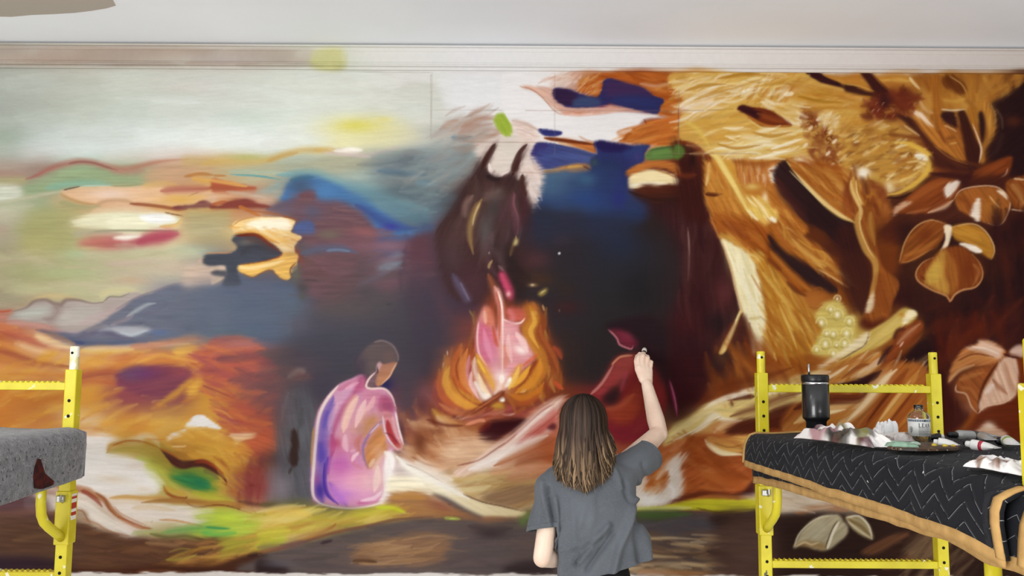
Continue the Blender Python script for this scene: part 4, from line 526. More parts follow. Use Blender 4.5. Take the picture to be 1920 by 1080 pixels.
# ---- fire
frame(780, 540, 3)
poly([60, 640, 110, 480, 180, 430, 240, 330, 320, 300, 350, 160, 400, 60, 440, 20, 480, 60, 580, 100, 660, 90, 720, 160, 740, 260, 790, 330, 800, 440, 830, 560, 740, 600, 640, 680, 480, 720, 300, 740, 180, 760, 90, 720], '8a4028', 22, .85, streak=.15, ang=100)
fill([120, 480, 340, 320, 340, 620, 240, 660, 150, 620], ['b85c30', 'a04a2c', 'c87838', '8c3c28', 'd08c40', '74301f'], 50, 160, 22, 100, .65, 20, 1, .5); fill([600, 120, 720, 180, 760, 340, 820, 520, 660, 640, 560, 640, 640, 420], ['b8702c', 'a05824', 'c88838', '84401f', '74381c', 'd09c44'], 60, 150, 22, 80, .65, 20, 1, .5)
poly([600, 100, 690, 100, 700, 200, 680, 260, 700, 380, 740, 460, 700, 560, 640, 640, 690, 480, 660, 340, 590, 240], 'a8642c', 10, .85, .2, streak=.2, ang=80); stroke([640, 110, 660, 180, 620, 250, 660, 340, 700, 400], [14, 26, 24, 20], 'c89040', .8, .8, .4); stroke([660, 130, 680, 150], 14, 'f0d8a0', .9); stroke([720, 160, 700, 240, 740, 330, 790, 430], 26, '6c3420', .7, .9); stroke([770, 330, 800, 360, 820, 400], [12, 26, 14], 'b84c2c', .9, .8); stroke([770, 520, 800, 550, 830, 570], [10, 20, 8], 'c05030', .9, .7); stroke([700, 430, 715, 480, 700, 510], 14, 'c84c38', .8, .8)
poly([345, 200, 370, 130, 395, 100, 430, 170, 450, 240, 470, 160, 440, 10, 460, 0, 478, 60, 488, 170, 560, 200, 600, 180, 580, 240, 640, 330, 668, 390, 640, 430, 560, 500, 520, 560, 440, 600, 400, 540, 340, 370], 'd08a88', 6, .97, .1, streak=.06, ang=90)
poly([345, 210, 400, 180, 440, 280, 440, 380, 400, 440, 360, 380, 345, 290], 'c4607c', 12, .9); stroke([352, 190, 344, 280, 356, 370, 400, 440], 9, 'f0c0c0', .9, .7); stroke([390, 320, 430, 360, 450, 430], 50, 'd084a0', .7, 1); stroke([430, 210, 450, 300, 465, 330], [10, 16, 12], 'b84c34', .9, .8); poly([375, 150, 395, 100, 440, 150, 430, 220, 385, 200], 'cc7458', 8, .85); stroke([385, 130, 392, 200], 14, 'f0c0ac', .8, .8)
stroke([440, -10, 465, 30, 480, 100, 484, 220, 482, 350, 484, 480], [10, 20, 22, 26, 26, 24], 'e0a498', .95, .8, .1); stroke([450, 20, 470, 100, 470, 220, 468, 300], 10, 'b85840', .8, .7); stroke([462, 20, 485, 120, 488, 300, 486, 490], 8, 'f8e8e0', .95, .7)
poly([500, 120, 560, 110, 610, 130, 615, 170, 590, 195, 540, 185, 510, 160], 'b8584c', 8, .9); stroke([520, 120, 545, 160, 545, 190], 22, 'd07878', .8, .9); stroke([490, 175, 540, 198, 590, 195, 612, 170], 9, 'f4d0cc', .95, .7)
poly([500, 200, 560, 205, 580, 250, 640, 330, 665, 385, 600, 420, 540, 500, 500, 520], 'd8949a', 8, .9); stroke([510, 230, 540, 320, 620, 360], 40, 'dfa8a8', .8, .9); blob(590, 350, 40, 24, 'f8e4dc', .9, 30); stroke([500, 320, 510, 380, 500, 450], 24, 'c87858', .7, .9)
stroke([530, 520, 570, 470, 590, 430], 30, 'd08c2c', .85, .8, .4); stroke([560, 540, 620, 490, 680, 420], 22, 'c87830', .8, .8, .4); stroke([520, 570, 600, 560, 680, 500], 20, 'b86428', .8, .8, .4); stroke([500, 590, 590, 610, 680, 580], 26, 'b87030', .8, .8, .4); stroke([510, 620, 600, 650, 660, 620], 24, 'a85c28', .8, .8, .4); stroke([690, 400, 640, 470, 600, 540], 12, '8c3820', .8, .7)
poly([495, 555, 530, 500, 540, 520, 530, 545, 510, 560], 'fbf3ea', 3, 1); stroke([590, 585, 620, 570], 16, 'f0d8c0', .9, .7); blob(482, 512, 16, 22, 'fdf8f2', 1, 0, .4); blob(470, 560, 60, 40, 'e0b090', .7); blob(450, 480, 40, 70, 'd8a0a8', .7)
stroke([340, 370, 370, 440, 420, 520, 440, 580], [14, 34, 34, 12], 'dca028', .9, .8, .3); stroke([345, 400, 390, 480], 10, 'f0c850', .7); stroke([330, 390, 330, 460, 370, 560, 420, 630], [12, 26, 34, 30], 'eed4c8', .95, .8, .2); stroke([330, 530, 370, 600, 410, 635], 26, 'fbf4ee', .9, .8); stroke([300, 380, 285, 470, 300, 560, 370, 640], [10, 26, 30, 14], 'd892a4', .95, .8, .2); stroke([310, 430, 305, 500, 330, 580], 8, '9c3c3c', .8, .7)
stroke([170, 440, 170, 500, 220, 560, 300, 620, 380, 650], [12, 36, 44, 50, 24], 'd09038', .9, .8, .4); stroke([190, 470, 230, 540, 310, 600], 12, 'a85830', .8, .8); stroke([110, 520, 130, 590, 200, 650, 300, 690], [14, 30, 34, 20], 'a8503c', .85, .9, .4); stroke([60, 600, 120, 650, 220, 690, 300, 700], 26, '9c5c50', .7, .9, .4); stroke([90, 680, 130, 720, 200, 755, 280, 765], [16, 30, 30, 12], 'd0a03c', .9, .8, .4); stroke([175, 350, 178, 380], 6, 'f0d8b0', .9); stroke([155, 415, 152, 450], 5, 'd8c090', .8); stroke([215, 400, 240, 340, 250, 320], 14, 'a85830', .7, .9, .4); stroke([325, 130, 330, 200, 310, 290, 290, 340], 14, '946034', .6, .9, .4); stroke([300, 120, 320, 160], 6, '84703c', .7)
blob(60, 590, 60, 60, '7c4c50', .7); blob(40, 680, 60, 60, '5c3438', .7)
# logs, ground glow
poly([200, 720, 250, 700, 300, 710, 280, 740, 230, 745], '241420', 6, .95); stroke([320, 700, 400, 650, 470, 600, 500, 580], [20, 34, 30, 12], '84402a', .95, .7, .3); stroke([490, 590, 520, 640, 530, 690], [14, 26, 30], '7c3c28', .9, .8, .3); poly([420, 655, 470, 640, 500, 670, 495, 705, 450, 700], 'c09038', 6, .9); poly([465, 625, 490, 612, 500, 635, 480, 640], 'f8ece0', 3, 1); poly([505, 690, 520, 655, 545, 690, 530, 705], 'a84c50', 4, .9); stroke([480, 708, 520, 714, 560, 706], 10, 'e8c0b0', .9)
fill([240, 720, 640, 660, 820, 600, 840, 640, 700, 740, 500, 720, 300, 780], ['b8684c', '94443c', '7c3434', 'c88060', 'a85848', 'd8a488'], 50, 160, 18, -14, .65, 8, .9, .5)
poly([350, 830, 370, 790, 420, 750, 520, 735, 620, 735, 600, 770, 520, 820, 440, 860, 380, 865], '361418', 9, .97, .2); stroke([360, 800, 420, 760], 24, '6c2420', .8, .9)
fill([0, 760, 340, 760, 340, 840, 400, 880, 250, 1000, 60, 960, 0, 900], ['b07850', '9c6040', 'c89870', 'a86844', '8c4c30', 'd0a884'], 60, 130, 34, 30, .6, 40, 1, .5); poly([240, 840, 340, 850, 460, 880, 400, 960, 250, 1000, 130, 950], 'd8b494', 24, .8, .3); blob(20, 870, 40, 70, '5c2c1c', .7); stroke([60, 740, 160, 770, 260, 775], 14, '5c2418', .8, .8, .4); stroke([280, 770, 360, 745, 390, 750], 14, 'd88c6c', .8)
poly([400, 920, 560, 800, 680, 690, 800, 620, 840, 610, 800, 680, 780, 780, 700, 850, 560, 920, 420, 1000, 250, 1060, 200, 1030, 300, 990], 'e2c2b2', 8, .97, .2, streak=.08, ang=-38)
poly([560, 880, 620, 820, 720, 740, 790, 680, 790, 760, 740, 800, 650, 850, 580, 885], 'b4564c', 8, .95, .2, streak=.12, ang=-38); stroke([640, 800, 730, 730, 790, 690], 22, 'd08880', .7, .9, .4); stroke([470, 900, 580, 810, 700, 700, 780, 650], 9, 'a8605a', .7, .7); stroke([560, 840, 660, 750, 760, 670], 16, 'f4e0d8', .8, .8, .3); poly([735, 790, 770, 760, 790, 770, 780, 800], '5c2428', 5, .9)
stroke([230, 1000, 350, 970, 430, 920, 500, 870], 8, '8c5040', .8, .7); stroke([300, 1020, 460, 960, 620, 880, 740, 830], [30, 60, 50, 20], 'f4ece6', .9, .9, .3); stroke([440, 1000, 560, 950, 700, 890, 780, 850], [14, 40, 60, 60], 'a85a30', .9, .8, .4, col2='984c2c'); stroke([560, 1000, 680, 960, 800, 940], 40, '8c4426', .85, .8, .4); stroke([420, 1040, 600, 1010, 800, 1000], 36, 'cf9470', .8, .9, .5); stroke([520, 1070, 700, 1040, 820, 1030], 40, 'b87458', .7, .9, .5)
stroke([0, 940, 80, 985, 160, 1010], 14, 'd0a078', .8, .7, .5); stroke([0, 920, 60, 970], 8, '94603c', .8); stroke([0, 980, 100, 1040, 200, 1080], 50, 'e8dcd0', .85, .9, .3)
frame(1270, 130, 4)
poly([-40, 540, 40, 540, 140, 570, 220, 640, 245, 700, 230, 800, 215, 870, 200, 960, 230, 1040, 250, 1150, 60, 1120, 0, 1000, -10, 900, 0, 700], '3a1a17', 16, .9, .3, streak=.15, ang=80); stroke([0, 545, 100, 560, 190, 620, 240, 690, 225, 860], [20, 34, 30, 24], '6c2c18', .9, .7, .4); stroke([120, 600, 180, 700, 200, 860], 24, '5a2416', .8, .8, .4); blob(110, 680, 30, 60, '241414', .8); stroke([0, 780, 60, 800, 140, 790], 30, '74341c', .7, .9, .5); poly([-20, 570, 30, 570, 60, 620, 20, 670, -20, 670], '54702f', 5, .9)
# ---- golden sky of the underpainting
poly([-20, 25, 960, 22, 1060, 90, 1200, 130, 1340, 160, 1340, 600, 960, 660, 780, 670, 640, 700, 400, 650, 240, 640, 150, 560, 30, 520, 20, 380, 60, 250], 'c79a4c', 7, .95, .3, streak=.12, ang=-8)
fill([20, 30, 950, 30, 1320, 170, 1330, 330, 900, 330, 880, 440, 960, 640, 640, 690, 250, 630, 60, 480, 40, 300], ['d0a248', 'c08c3c', 'd8b468', 'b8802e', 'e2c890', 'caa050', 'ecdcb8', 'c4943c'], 170, 240, 26, -10, .65, 20, .8, .6)
fill([40, 60, 300, 60, 320, 300, 60, 330, 30, 460], ['e8d8c8', 'd8b480', 'e4cfae', 'c89c5c', 'dcc098'], 44, 190, 22, -22, .6, 14, .9, .6); fill([700, 30, 900, 30, 860, 200, 740, 220, 560, 180], ['b8782c', 'c89048', 'e8d8bc', 'a8682a', 'd8b070'], 34, 190, 24, -58, .65, 8, .8, .5)
fill([880, 60, 1300, 170, 1320, 290, 900, 300], ['b87c2c', 'c08a3c', 'ac7024', 'cc9c4c'], 40, 260, 30, 6, .7, 10, .8, .5)
blob(640, 540, 120, 40, 'e8dcb8', .7, -8); blob(460, 600, 130, 24, 'ecdfbc', .8, -4); blob(220, 250, 110, 30, 'ead8c8', .7, -8); blob(90, 300, 60, 30, 'e4cdb8', .7); stroke([400, 180, 540, 120, 480, 200], 30, 'e8d8c0', .7, .9, .5); stroke([800, 190, 870, 180], 24, 'f0e4c8', .8); blob(900, 390, 60, 34, 'efe2cc', .8); stroke([580, 130, 620, 200, 660, 240], 10, 'b8863c', .8, .6, .3); stroke([700, 220, 720, 140], 12, 'a8762c', .7, .6)
stroke([60, 390, 160, 460, 240, 580], [16, 30, 20], 'd8b858', .8, .8, .4); stroke([190, 400, 320, 460, 520, 520], 40, 'c8963c', .7, .8, .5); stroke([240, 500, 400, 520, 540, 560], 34, 'be8a34', .7, .8, .5); stroke([260, 370, 420, 290, 520, 270], 40, 'd0a850', .7, .9, .5); stroke([280, 230, 380, 200, 480, 150], 34, 'b8842e', .7, .8, .5); stroke([380, 510, 460, 540], 8, 'ead8a8', .8, .6); stroke([0, 305, 200, 306, 420, 300], 4, '8a6a40', .6); stroke([200, 620, 500, 628, 900, 640], 4, '8a6a40', .6); stroke([8, 280, 6, 520], 4, '6a3a20', .7)
poly([450, 300, 480, 265, 560, 280, 680, 300, 780, 350, 860, 418, 780, 430, 640, 430, 560, 380, 500, 330], '6a2c18', 4, 1, .3, streak=.2, ang=16); poly([452, 298, 482, 268, 540, 285, 640, 330, 600, 370, 510, 330], '34161a', 7, .95, .3); stroke([520, 345, 620, 405, 720, 430, 850, 420], 16, 'b8742c', .8, .7, .4); stroke([600, 330, 720, 380, 800, 390], 26, '8a4420', .8, .8, .5); stroke([540, 380, 640, 440, 780, 440], 8, 'e0c480', .6, .7)
poly([960, 22, 1060, 22, 1130, 60, 1250, 110, 1340, 130, 1340, 165, 1200, 130, 1080, 100, 1000, 55], '36191a', 4, 1, .1); stroke([1090, 40, 1200, 80, 1330, 110], 14, 'b87c34', .8, .7, .4)
# berries / blossom cluster
fill([940, 300, 1060, 300, 1090, 380, 1040, 460, 1130, 420, 1200, 470, 1190, 540, 1290, 570, 1310, 640, 1240, 720, 1120, 700, 1020, 660, 980, 600, 1040, 540, 960, 480, 930, 400], ['7a3c1e', '8a4a28', '94582e', '6c321a', 'a87040', '84421f'], 110, 60, 20, 30, .75, 90, .7, .4, .6)
for i in range(26):
    t = prng.rand(); x = 985+t*250+prng.normal()*26; y = 350+t*290+prng.normal()*26
    a0 = prng.rand()*6; r = prng.uniform(12, 26); c = prng.choice(['6a3018', '5c2814', '94582e', 'c09468'])
    stroke([x+r*math.cos(a0+k*1.1) if j == 0 else y+r*.9*math.sin(a0+k*1.1) for k in range(5) for j in (0, 1)], prng.uniform(5, 10), c, .7, .6, .4)
blob(1000, 350, 50, 46, '6e3419', .7); blob(1060, 520, 60, 40, '80441f', .7); blob(1180, 610, 90, 60, '8a4c26', .6)
for (x, y) in [(1000, 440), (1150, 470), (960, 570), (1130, 630), (1215, 630), (1180, 540), (1060, 370), (1160, 720)]: stroke([x-16, y+14, x, y, x+14, y-16], 16, 'ecd4bc', .85, .7, .4)
fill([1040, 340, 1180, 340, 1200, 440, 1100, 420], ['e8d8b0', 'd8bc88', 'c89858', 'f0e4cc'], 24, 80, 20, -50, .7, 30, .8, .5); fill([860, 650, 1000, 660, 1020, 720, 900, 700], ['ecdcc0', 'd8b890', 'c08c58'], 14, 80, 18, 20, .7, 20, .8, .5)
fill([1180, 340, 1330, 330, 1330, 560, 1240, 520], ['c08c3c', 'd0a454', 'b07830', 'a86a2c'], 26, 120, 24, -50, .7, 20, .8, .5)
# ---- slanting trunk and rust slopes
poly([200, 700, 245, 690, 330, 690, 420, 860, 480, 980, 560, 1100, 640, 1300, 420, 1320, 330, 1260, 260, 1100, 205, 960], 'b87830', 8, .95, .3, streak=.22, ang=60); fill([220, 720, 400, 840, 520, 1080, 400, 1240, 280, 1080], ['c08038', 'a8662a', 'cc9448', '985420', 'b87430'], 50, 200, 20, 62, .65, 8, .8, .5)
stroke([240, 700, 232, 790, 215, 870], 16, 'e6cc90', .8, .8, .3); stroke([280, 640, 340, 740, 420, 860, 480, 980], [30, 30, 20, 14], 'dcbc68', .9, .7, .4); stroke([330, 690, 400, 820, 460, 920, 560, 1100], [20, 40, 50, 40], 'd8b45c', .85, .8, .4); stroke([210, 935, 280, 940, 340, 935], [20, 24, 8], '4c2014', .9, .7, .4)
poly([400, 660, 560, 690, 700, 690, 780, 680, 800, 720, 720, 740, 700, 850, 600, 850, 480, 850, 440, 720], 'b8763c', 6, .9, .4, streak=.2, ang=85); fill([440, 700, 700, 720, 690, 840, 480, 850], ['a0582a', 'c88c50', 'dcc0a0', '94481c', 'b87038'], 40, 90, 12, 86, .7, 5, .8, .5); stroke([395, 670, 500, 700, 640, 705, 760, 680], [20, 34, 40, 30], '94501e', .85, .8, .5); poly([690, 740, 770, 725, 780, 790, 730, 850, 700, 830], 'e8d8c4', 6, .9, .4); stroke([690, 760, 760, 765], 16, '7c3c1c', .7); stroke([480, 880, 560, 930, 640, 945], 16, 'b07028', .8, .7, .4); blob(560, 880, 60, 26, 'd8b868', .8); poly([500, 940, 600, 960, 690, 980, 720, 1080, 640, 1200, 560, 1080], 'd8ae58', 8, .9, .3, streak=.2, ang=60); stroke([520, 960, 620, 1060, 700, 1160], 14, 'efd9a4', .8, .7, .3); blob(660, 960, 26, 40, 'ecd8b4', .8)
poly([680, 890, 720, 880, 760, 960, 840, 1040, 900, 1100, 980, 1200, 900, 1260, 780, 1160, 700, 1020], 'b4702e', 8, .95, .3, streak=.22, ang=48); fill([700, 900, 800, 1000, 960, 1180, 820, 1160], ['c48238', 'a05c24', 'd09a4c', '8c4818'], 34, 160, 18, 48, .7, 8, .8, .5)
poly([760, 700, 820, 680, 900, 760, 1000, 870, 1100, 980, 1230, 1090, 1320, 1160, 1320, 1360, 1200, 1320, 1080, 1200, 960, 1140, 860, 1030, 760, 900, 720, 800], '2b1a1b', 8, .98, .3, streak=.12, ang=46); stroke([740, 800, 800, 930, 900, 1050, 980, 1130], [30, 60, 50, 30], '4c2420', .8, .9, .4); stroke([820, 690, 900, 780, 1000, 890, 1120, 1010, 1240, 1100, 1330, 1150], [12, 20, 30, 40, 40, 30], 'd8b060', .9, .7, .4); stroke([840, 760, 960, 880, 1100, 1020], 6, 'f0dca4', .8, .6)
poly([850, 720, 960, 705, 1100, 720, 1330, 760, 1340, 1100, 1240, 1080, 1100, 960, 960, 840], 'a05c24', 8, .95, .4, streak=.22, ang=42); fill([880, 720, 1300, 770, 1320, 1080, 1180, 1040, 1000, 860], ['8c4a18', 'b06c2c', 'c48840', '7c3c14', 'a86426', 'cc9850'], 70, 220, 22, 40, .65, 12, .8, .5); stroke([1100, 730, 1180, 820, 1270, 900], 26, 'b87c38', .7, .8, .5); stroke([1290, 900, 1270, 1000, 1300, 1080], 40, '7c3c18', .8, .9, .4); stroke([900, 700, 1100, 720, 1320, 755], 20, '94481e', .7, .8, .5)
# ---- lower slopes
frame(1270, 390, 4)
poly([255, 60, 400, 60, 560, 100, 680, 150, 690, 300, 640, 360, 500, 320, 400, 240, 310, 200], '9a5420', 10, .95, .3, streak=.22, ang=40); fill([280, 60, 640, 120, 660, 320, 480, 280, 330, 180], ['8a4418', 'a86026', '7c3814', 'b87430', '964e1e'], 50, 180, 22, 40, .65, 12, .8, .5); stroke([340, 100, 440, 170, 540, 230], 50, '74341a', .6, .9, .4)
poly([310, 200, 380, 190, 480, 270, 560, 320, 640, 340, 640, 440, 590, 450, 520, 350, 420, 290, 330, 230], 'c49444', 10, .9, .5, streak=.2, ang=40); stroke([520, 350, 580, 360, 630, 420], 14, 'd8b870', .8, .7, .5)
poly([328, 235, 400, 260, 500, 320, 560, 390, 610, 470, 640, 620, 660, 780, 670, 900, 650, 1090, 560, 1090, 540, 900, 480, 770, 430, 580, 400, 440, 360, 330], 'e5d7ac', 6, 1, .3, streak=.08, ang=72, SL=80, SW=4); fill([350, 270, 540, 380, 620, 620, 640, 900, 580, 1000, 480, 740, 410, 450], ['f0e8cc', 'dccb96', 'e8dcb8', 'd0bc84', 'f4eed8'], 40, 220, 18, 72, .6, 6, .9, .5); stroke([325, 228, 400, 440, 440, 620, 490, 780, 540, 900, 560, 1080], [8, 10, 12, 12, 14, 14], 'd0a878', .9, .6, .2); stroke([540, 830, 620, 820], 20, 'b89c58', .6, .8, .5); stroke([240, 40, 300, 190, 330, 240], 10, 'b07040', .8, .7, .3)
poly([600, 450, 640, 400, 760, 480, 900, 640, 1000, 780, 1080, 900, 1050, 1000, 1000, 1090, 660, 1090, 670, 800, 640, 600], 'b27a2e', 8, .95, .3, streak=.24, ang=58); fill([620, 440, 760, 520, 1000, 800, 1060, 960, 900, 1080, 680, 1060, 660, 700], ['c08c34', 'a86a24', 'c89c48', '94541c', 'b47c30', 'd4b060', '8a4818'], 110, 240, 18, 58, .7, 9, .8, .5); fill([680, 700, 900, 800, 1000, 1080, 700, 1080], ['a05c1e', '8c4c1a', 'b07028', '94541c'], 40, 200, 22, 62, .6, 10, .9, .5)
poly([560, 100, 700, 200, 800, 330, 900, 480, 990, 560, 960, 640, 1000, 680, 880, 620, 760, 480, 680, 400, 650, 250], '8a4418', 8, .9, .3, streak=.22, ang=52); stroke([700, 330, 800, 440, 920, 560, 1000, 620], [30, 40, 36, 20], 'b4702c', .85, .8, .4); stroke([820, 550, 880, 610, 960, 660], [10, 24, 16], '4c2418', .8, .8); stroke([680, 380, 780, 470], 24, '5a2818', .6, .9)
poly([690, 190, 760, 280, 880, 380, 1040, 470, 1120, 540, 1195, 600, 1165, 650, 1090, 610, 980, 570, 880, 480, 760, 360, 690, 280], '2c1c1d', 9, .97, .3, streak=.12, ang=42)
poly([680, 80, 800, 60, 900, 180, 1080, 300, 1200, 420, 1310, 520, 1290, 600, 1180, 540, 1060, 460, 900, 370, 780, 280], 'a66026', 9, .9, .4, streak=.24, ang=44); fill([740, 100, 860, 160, 1080, 320, 1290, 540, 1160, 520, 940, 380], ['b87c30', '94521e', 'c8964a', '7c3c18', 'a86828', 'd0a458'], 60, 200, 18, 44, .7, 9, .8, .5); stroke([860, 230, 960, 330, 1080, 420, 1120, 440], [14, 26, 24, 10], 'd0a050', .85, .8, .4); stroke([900, 230, 1000, 300, 1100, 340, 1100, 400, 1040, 380], 14, 'c08838', .8, .7, .4); stroke([1060, 460, 1180, 530, 1290, 600], 10, 'd8b478', .7, .7); blob(1220, 400, 60, 60, '8a4618', .7)
poly([500, 0, 560, 30, 610, 90, 640, 60, 690, 80, 740, 110, 760, 60, 720, 0], 'd8b45c', 6, .9, .3, streak=.2, ang=60); stroke([520, 10, 560, 50, 605, 95], 16, 'ecdcb0', .9, .7); poly([690, 75, 725, 60, 745, 100, 720, 110], 'f0e4cc', 4, .95); stroke([740, 40, 790, 130, 810, 240], 14, 'c08c3c', .7, .8, .4)
poly([470, 765, 482, 780, 440, 900, 380, 1040, 350, 1090, 310, 1090, 360, 980, 430, 850], 'e0c074', 4, 1, .1, streak=.06, ang=-65); stroke([470, 775, 420, 900, 340, 1080], 8, 'f2e2b0', .8, .6); stroke([430, 850, 360, 960, 280, 1080], [20, 40, 60], '6c3424', .7, .9, .4); stroke([490, 790, 440, 930, 380, 1080], [14, 30, 40], '54281a', .8, .9, .4); poly([490, 800, 540, 920, 555, 1090, 420, 1090], '3c1c1a', 12, .85); blob(340, 640, 60, 120, '5a2c2c', .6)
# seeds / pearls
poly([1080, 720, 1180, 690, 1260, 740, 1280, 820, 1330, 800, 1340, 1000, 1330, 1100, 1020, 1100, 1060, 960, 1100, 900, 1040, 820], 'c9b260', 9, .97, .3, streak=.1); blob(1030, 690, 80, 60, 'a8642c', .7); stroke([985, 740, 1040, 755, 1090, 720], 6, '84481c', .7); stroke([1010, 630, 1040, 600, 1080, 600, 1090, 630, 1060, 650], 8, '8c4c1c', .8, .6); stroke([1180, 590, 1195, 640], 20, '30201c', .8)
for (x, y, r) in [(1200, 800, 44), (1080, 860, 40), (1170, 945, 34), (1270, 940, 44), (1110, 1020, 44), (1255, 1015, 40), (1195, 1025, 24), (1200, 680, 26), (1150, 760, 30), (1290, 850, 36), (1045, 1060, 30), (1120, 940, 30), (1320, 1060, 36), (1170, 1090, 34)]:
    stroke([x-r, y, x-r*.7, y-r*.7, x, y-r, x+r*.7, y-r*.7, x+r, y, x+r*.6, y+r*.75, x, y+r], 9, 'e0d090', .7, .7, .1, tap=(0, .1)); stroke([x+r*.9, y+r*.2, x+r*.5, y+r*.8, x-r*.2, y+r*.95, x-r*.8, y+r*.5], 8, '94803c', .6, .8, .1); blob(x, y, r*.4, r*.5, 'f6f0dc', .9)
frame(1270, 130, 4)
fill([60, 60, 420, 50, 560, 120, 460, 220, 240, 300, 60, 420, 40, 280], ['efe2cc', 'e6d4b0', 'f2e8d8', 'dcc088'], 36, 200, 14, -16, .8, 14, .8, .6)
fill([500, 100, 720, 80, 820, 180, 700, 240, 560, 220], ['f0e6d4', 'e8d8b4', 'd0a85c'], 26, 120, 14, -30, .8, 30, .8, .6)
fill([340, 430, 560, 440, 900, 440, 940, 620, 640, 680, 420, 650, 280, 600], ['f0e4c4', 'e8d498', 'dcc070', 'f4ecd8'], 46, 200, 20, -6, .75, 12, .8, .5)
fill([70, 40, 700, 40, 900, 60, 880, 120, 500, 110, 100, 140], ['b88430', 'd8b058', 'a87428', 'e4cc90'], 40, 220, 18, -8, .7, 12, .8, .5)
fill([640, 240, 900, 260, 960, 320, 880, 400, 780, 340], ['efe2c8', 'd8b878', 'c89848'], 26, 140, 18, 18, .75, 14, .8, .5)
for q in ([60, 160, 200, 120, 360, 110], [300, 70, 480, 40, 620, 34], [120, 230, 260, 180, 420, 140], [560, 470, 700, 500, 860, 470], [300, 560, 440, 590, 620, 570], [700, 600, 820, 560, 940, 520], [900, 200, 1060, 240, 1240, 250], [960, 130, 1120, 180, 1290, 210]): stroke(q, [8, 22, 10], prng.choice(['f2e8d4', 'ecd9ac', 'a4701f', 'b07c2c']), .8, .7, .5)
# ---- right hand plants
frame(1590, 130, 4)
fill([0, 30, 500, 30, 640, 200, 620, 320, 480, 400, 0, 420], ['b87c30', 'c8923c', 'a8682a', 'd4a450', 'b4742c'], 50, 200, 36, 10, .65, 25, .8, .5); fill([500, 30, 1250, 30, 1180, 200, 1000, 320, 640, 330], ['a86c2a', 'b87c30', '945820', 'c08c40', '844a1c', '9c6024'], 80, 180, 36, 70, .65, 25, .8, .5)
stroke([-20, 200, 60, 215, 200, 260], 20, 'c89048', .7, .8, .5); stroke([460, 60, 500, 110, 540, 150], 16, 'ecd8b0', .8, .7, .5); stroke([530, 40, 580, 100, 610, 150], 60, '7c4018', .7, .9, .4); poly([700, 60, 780, 40, 860, 90, 890, 170, 840, 190, 760, 150, 710, 110], '5c2c16', 9, .85, .3, streak=.2, ang=60); stroke([760, 50, 850, 110, 890, 180], 8, 'c89850', .7, .6); stroke([720, 230, 800, 240, 880, 220], 26, 'cc9c48', .7, .8, .5)
poly([95, 25, 170, 25, 240, 100, 340, 190, 330, 240, 240, 260, 210, 200, 150, 110], '3a1a18', 5, .98, .2, streak=.1, ang=48); poly([-20, 115, 60, 130, 140, 165, 240, 190, 240, 215, 120, 195, -20, 165], '3a1c18', 5, .98, .2); stroke([180, 40, 260, 110, 340, 190], 10, '7c4420', .7, .7); stroke([-20, 110, 80, 125, 200, 165], 8, 'c89850', .7, .7)
fill([90, 290, 200, 210, 340, 180, 420, 140, 520, 190, 540, 260, 470, 340, 380, 370, 200, 390, 120, 360], ['6a2a1a', '5a2418', '7c3820', '4c1e16', '743020'], 70, 90, 34, 30, .8, 70, .8, .4); blob(280, 240, 60, 50, '3a1c1c', .8); blob(430, 230, 90, 70, '662a1c', .7)
for i in range(16): x = prng.uniform(90, 540); y = 300+90*math.sin(i*2.1)*.6-abs(x-300)*-.02; stroke([x, y+20, x+10, y, x+24, y-6], 6, prng.choice(['a86c48', '8c4c30', 'c49470']), .6, .7, .4)
poly([360, 340, 420, 350, 480, 370, 560, 470, 650, 560, 760, 640, 880, 700, 980, 735, 900, 770, 740, 750, 640, 700, 600, 600, 520, 480], '40201a', 7, .98, .2, streak=.15, ang=44); stroke([480, 380, 600, 560, 760, 680, 900, 740], 24, '5c2c1c', .7, .9, .4); stroke([640, 570, 760, 660, 900, 715], 9, '9c6434', .6, .7)
poly([490, 340, 560, 330, 650, 420, 720, 540, 820, 620, 860, 690, 760, 640, 640, 560, 560, 450], 'b4712e', 7, .95, .3, streak=.2, ang=52); poly([480, 330, 540, 310, 600, 370, 650, 440, 600, 420, 540, 370], 'e4cbb0', 7, .9, .5, ang=50); stroke([540, 240, 580, 300, 640, 330], 20, 'd8b490', .7, .8, .5); poly([610, 60, 690, 60, 700, 300, 720, 420, 680, 470, 650, 380, 630, 200], '9c5c22', 8, .85, .3, streak=.2, ang=85); stroke([545, 140, 600, 230, 610, 320], 40, 'b8803a', .7, .9, .5)
poly([700, 320, 790, 315, 810, 360, 820, 440, 760, 420, 710, 380], '32191a', 6, .95, .3); poly([690, 460, 730, 410, 800, 440, 850, 500, 880, 680, 820, 640, 740, 560], 'a8662a', 8, .9, .4, streak=.2, ang=60); stroke([720, 420, 770, 440, 820, 470], 10, 'd8b080', .7, .7); stroke([740, 520, 800, 510], 26, '74401c', .7, .9); stroke([760, 560, 820, 550], 12, 'd0a058', .7)
poly([820, 320, 870, 310, 920, 400, 960, 520, 1000, 600, 990, 690, 900, 690, 870, 560, 840, 420], '3a1c18', 7, .97, .2, streak=.12, ang=76); stroke([700, 300, 780, 308, 880, 300], 14, 'e0c8a8', .8, .7, .5)
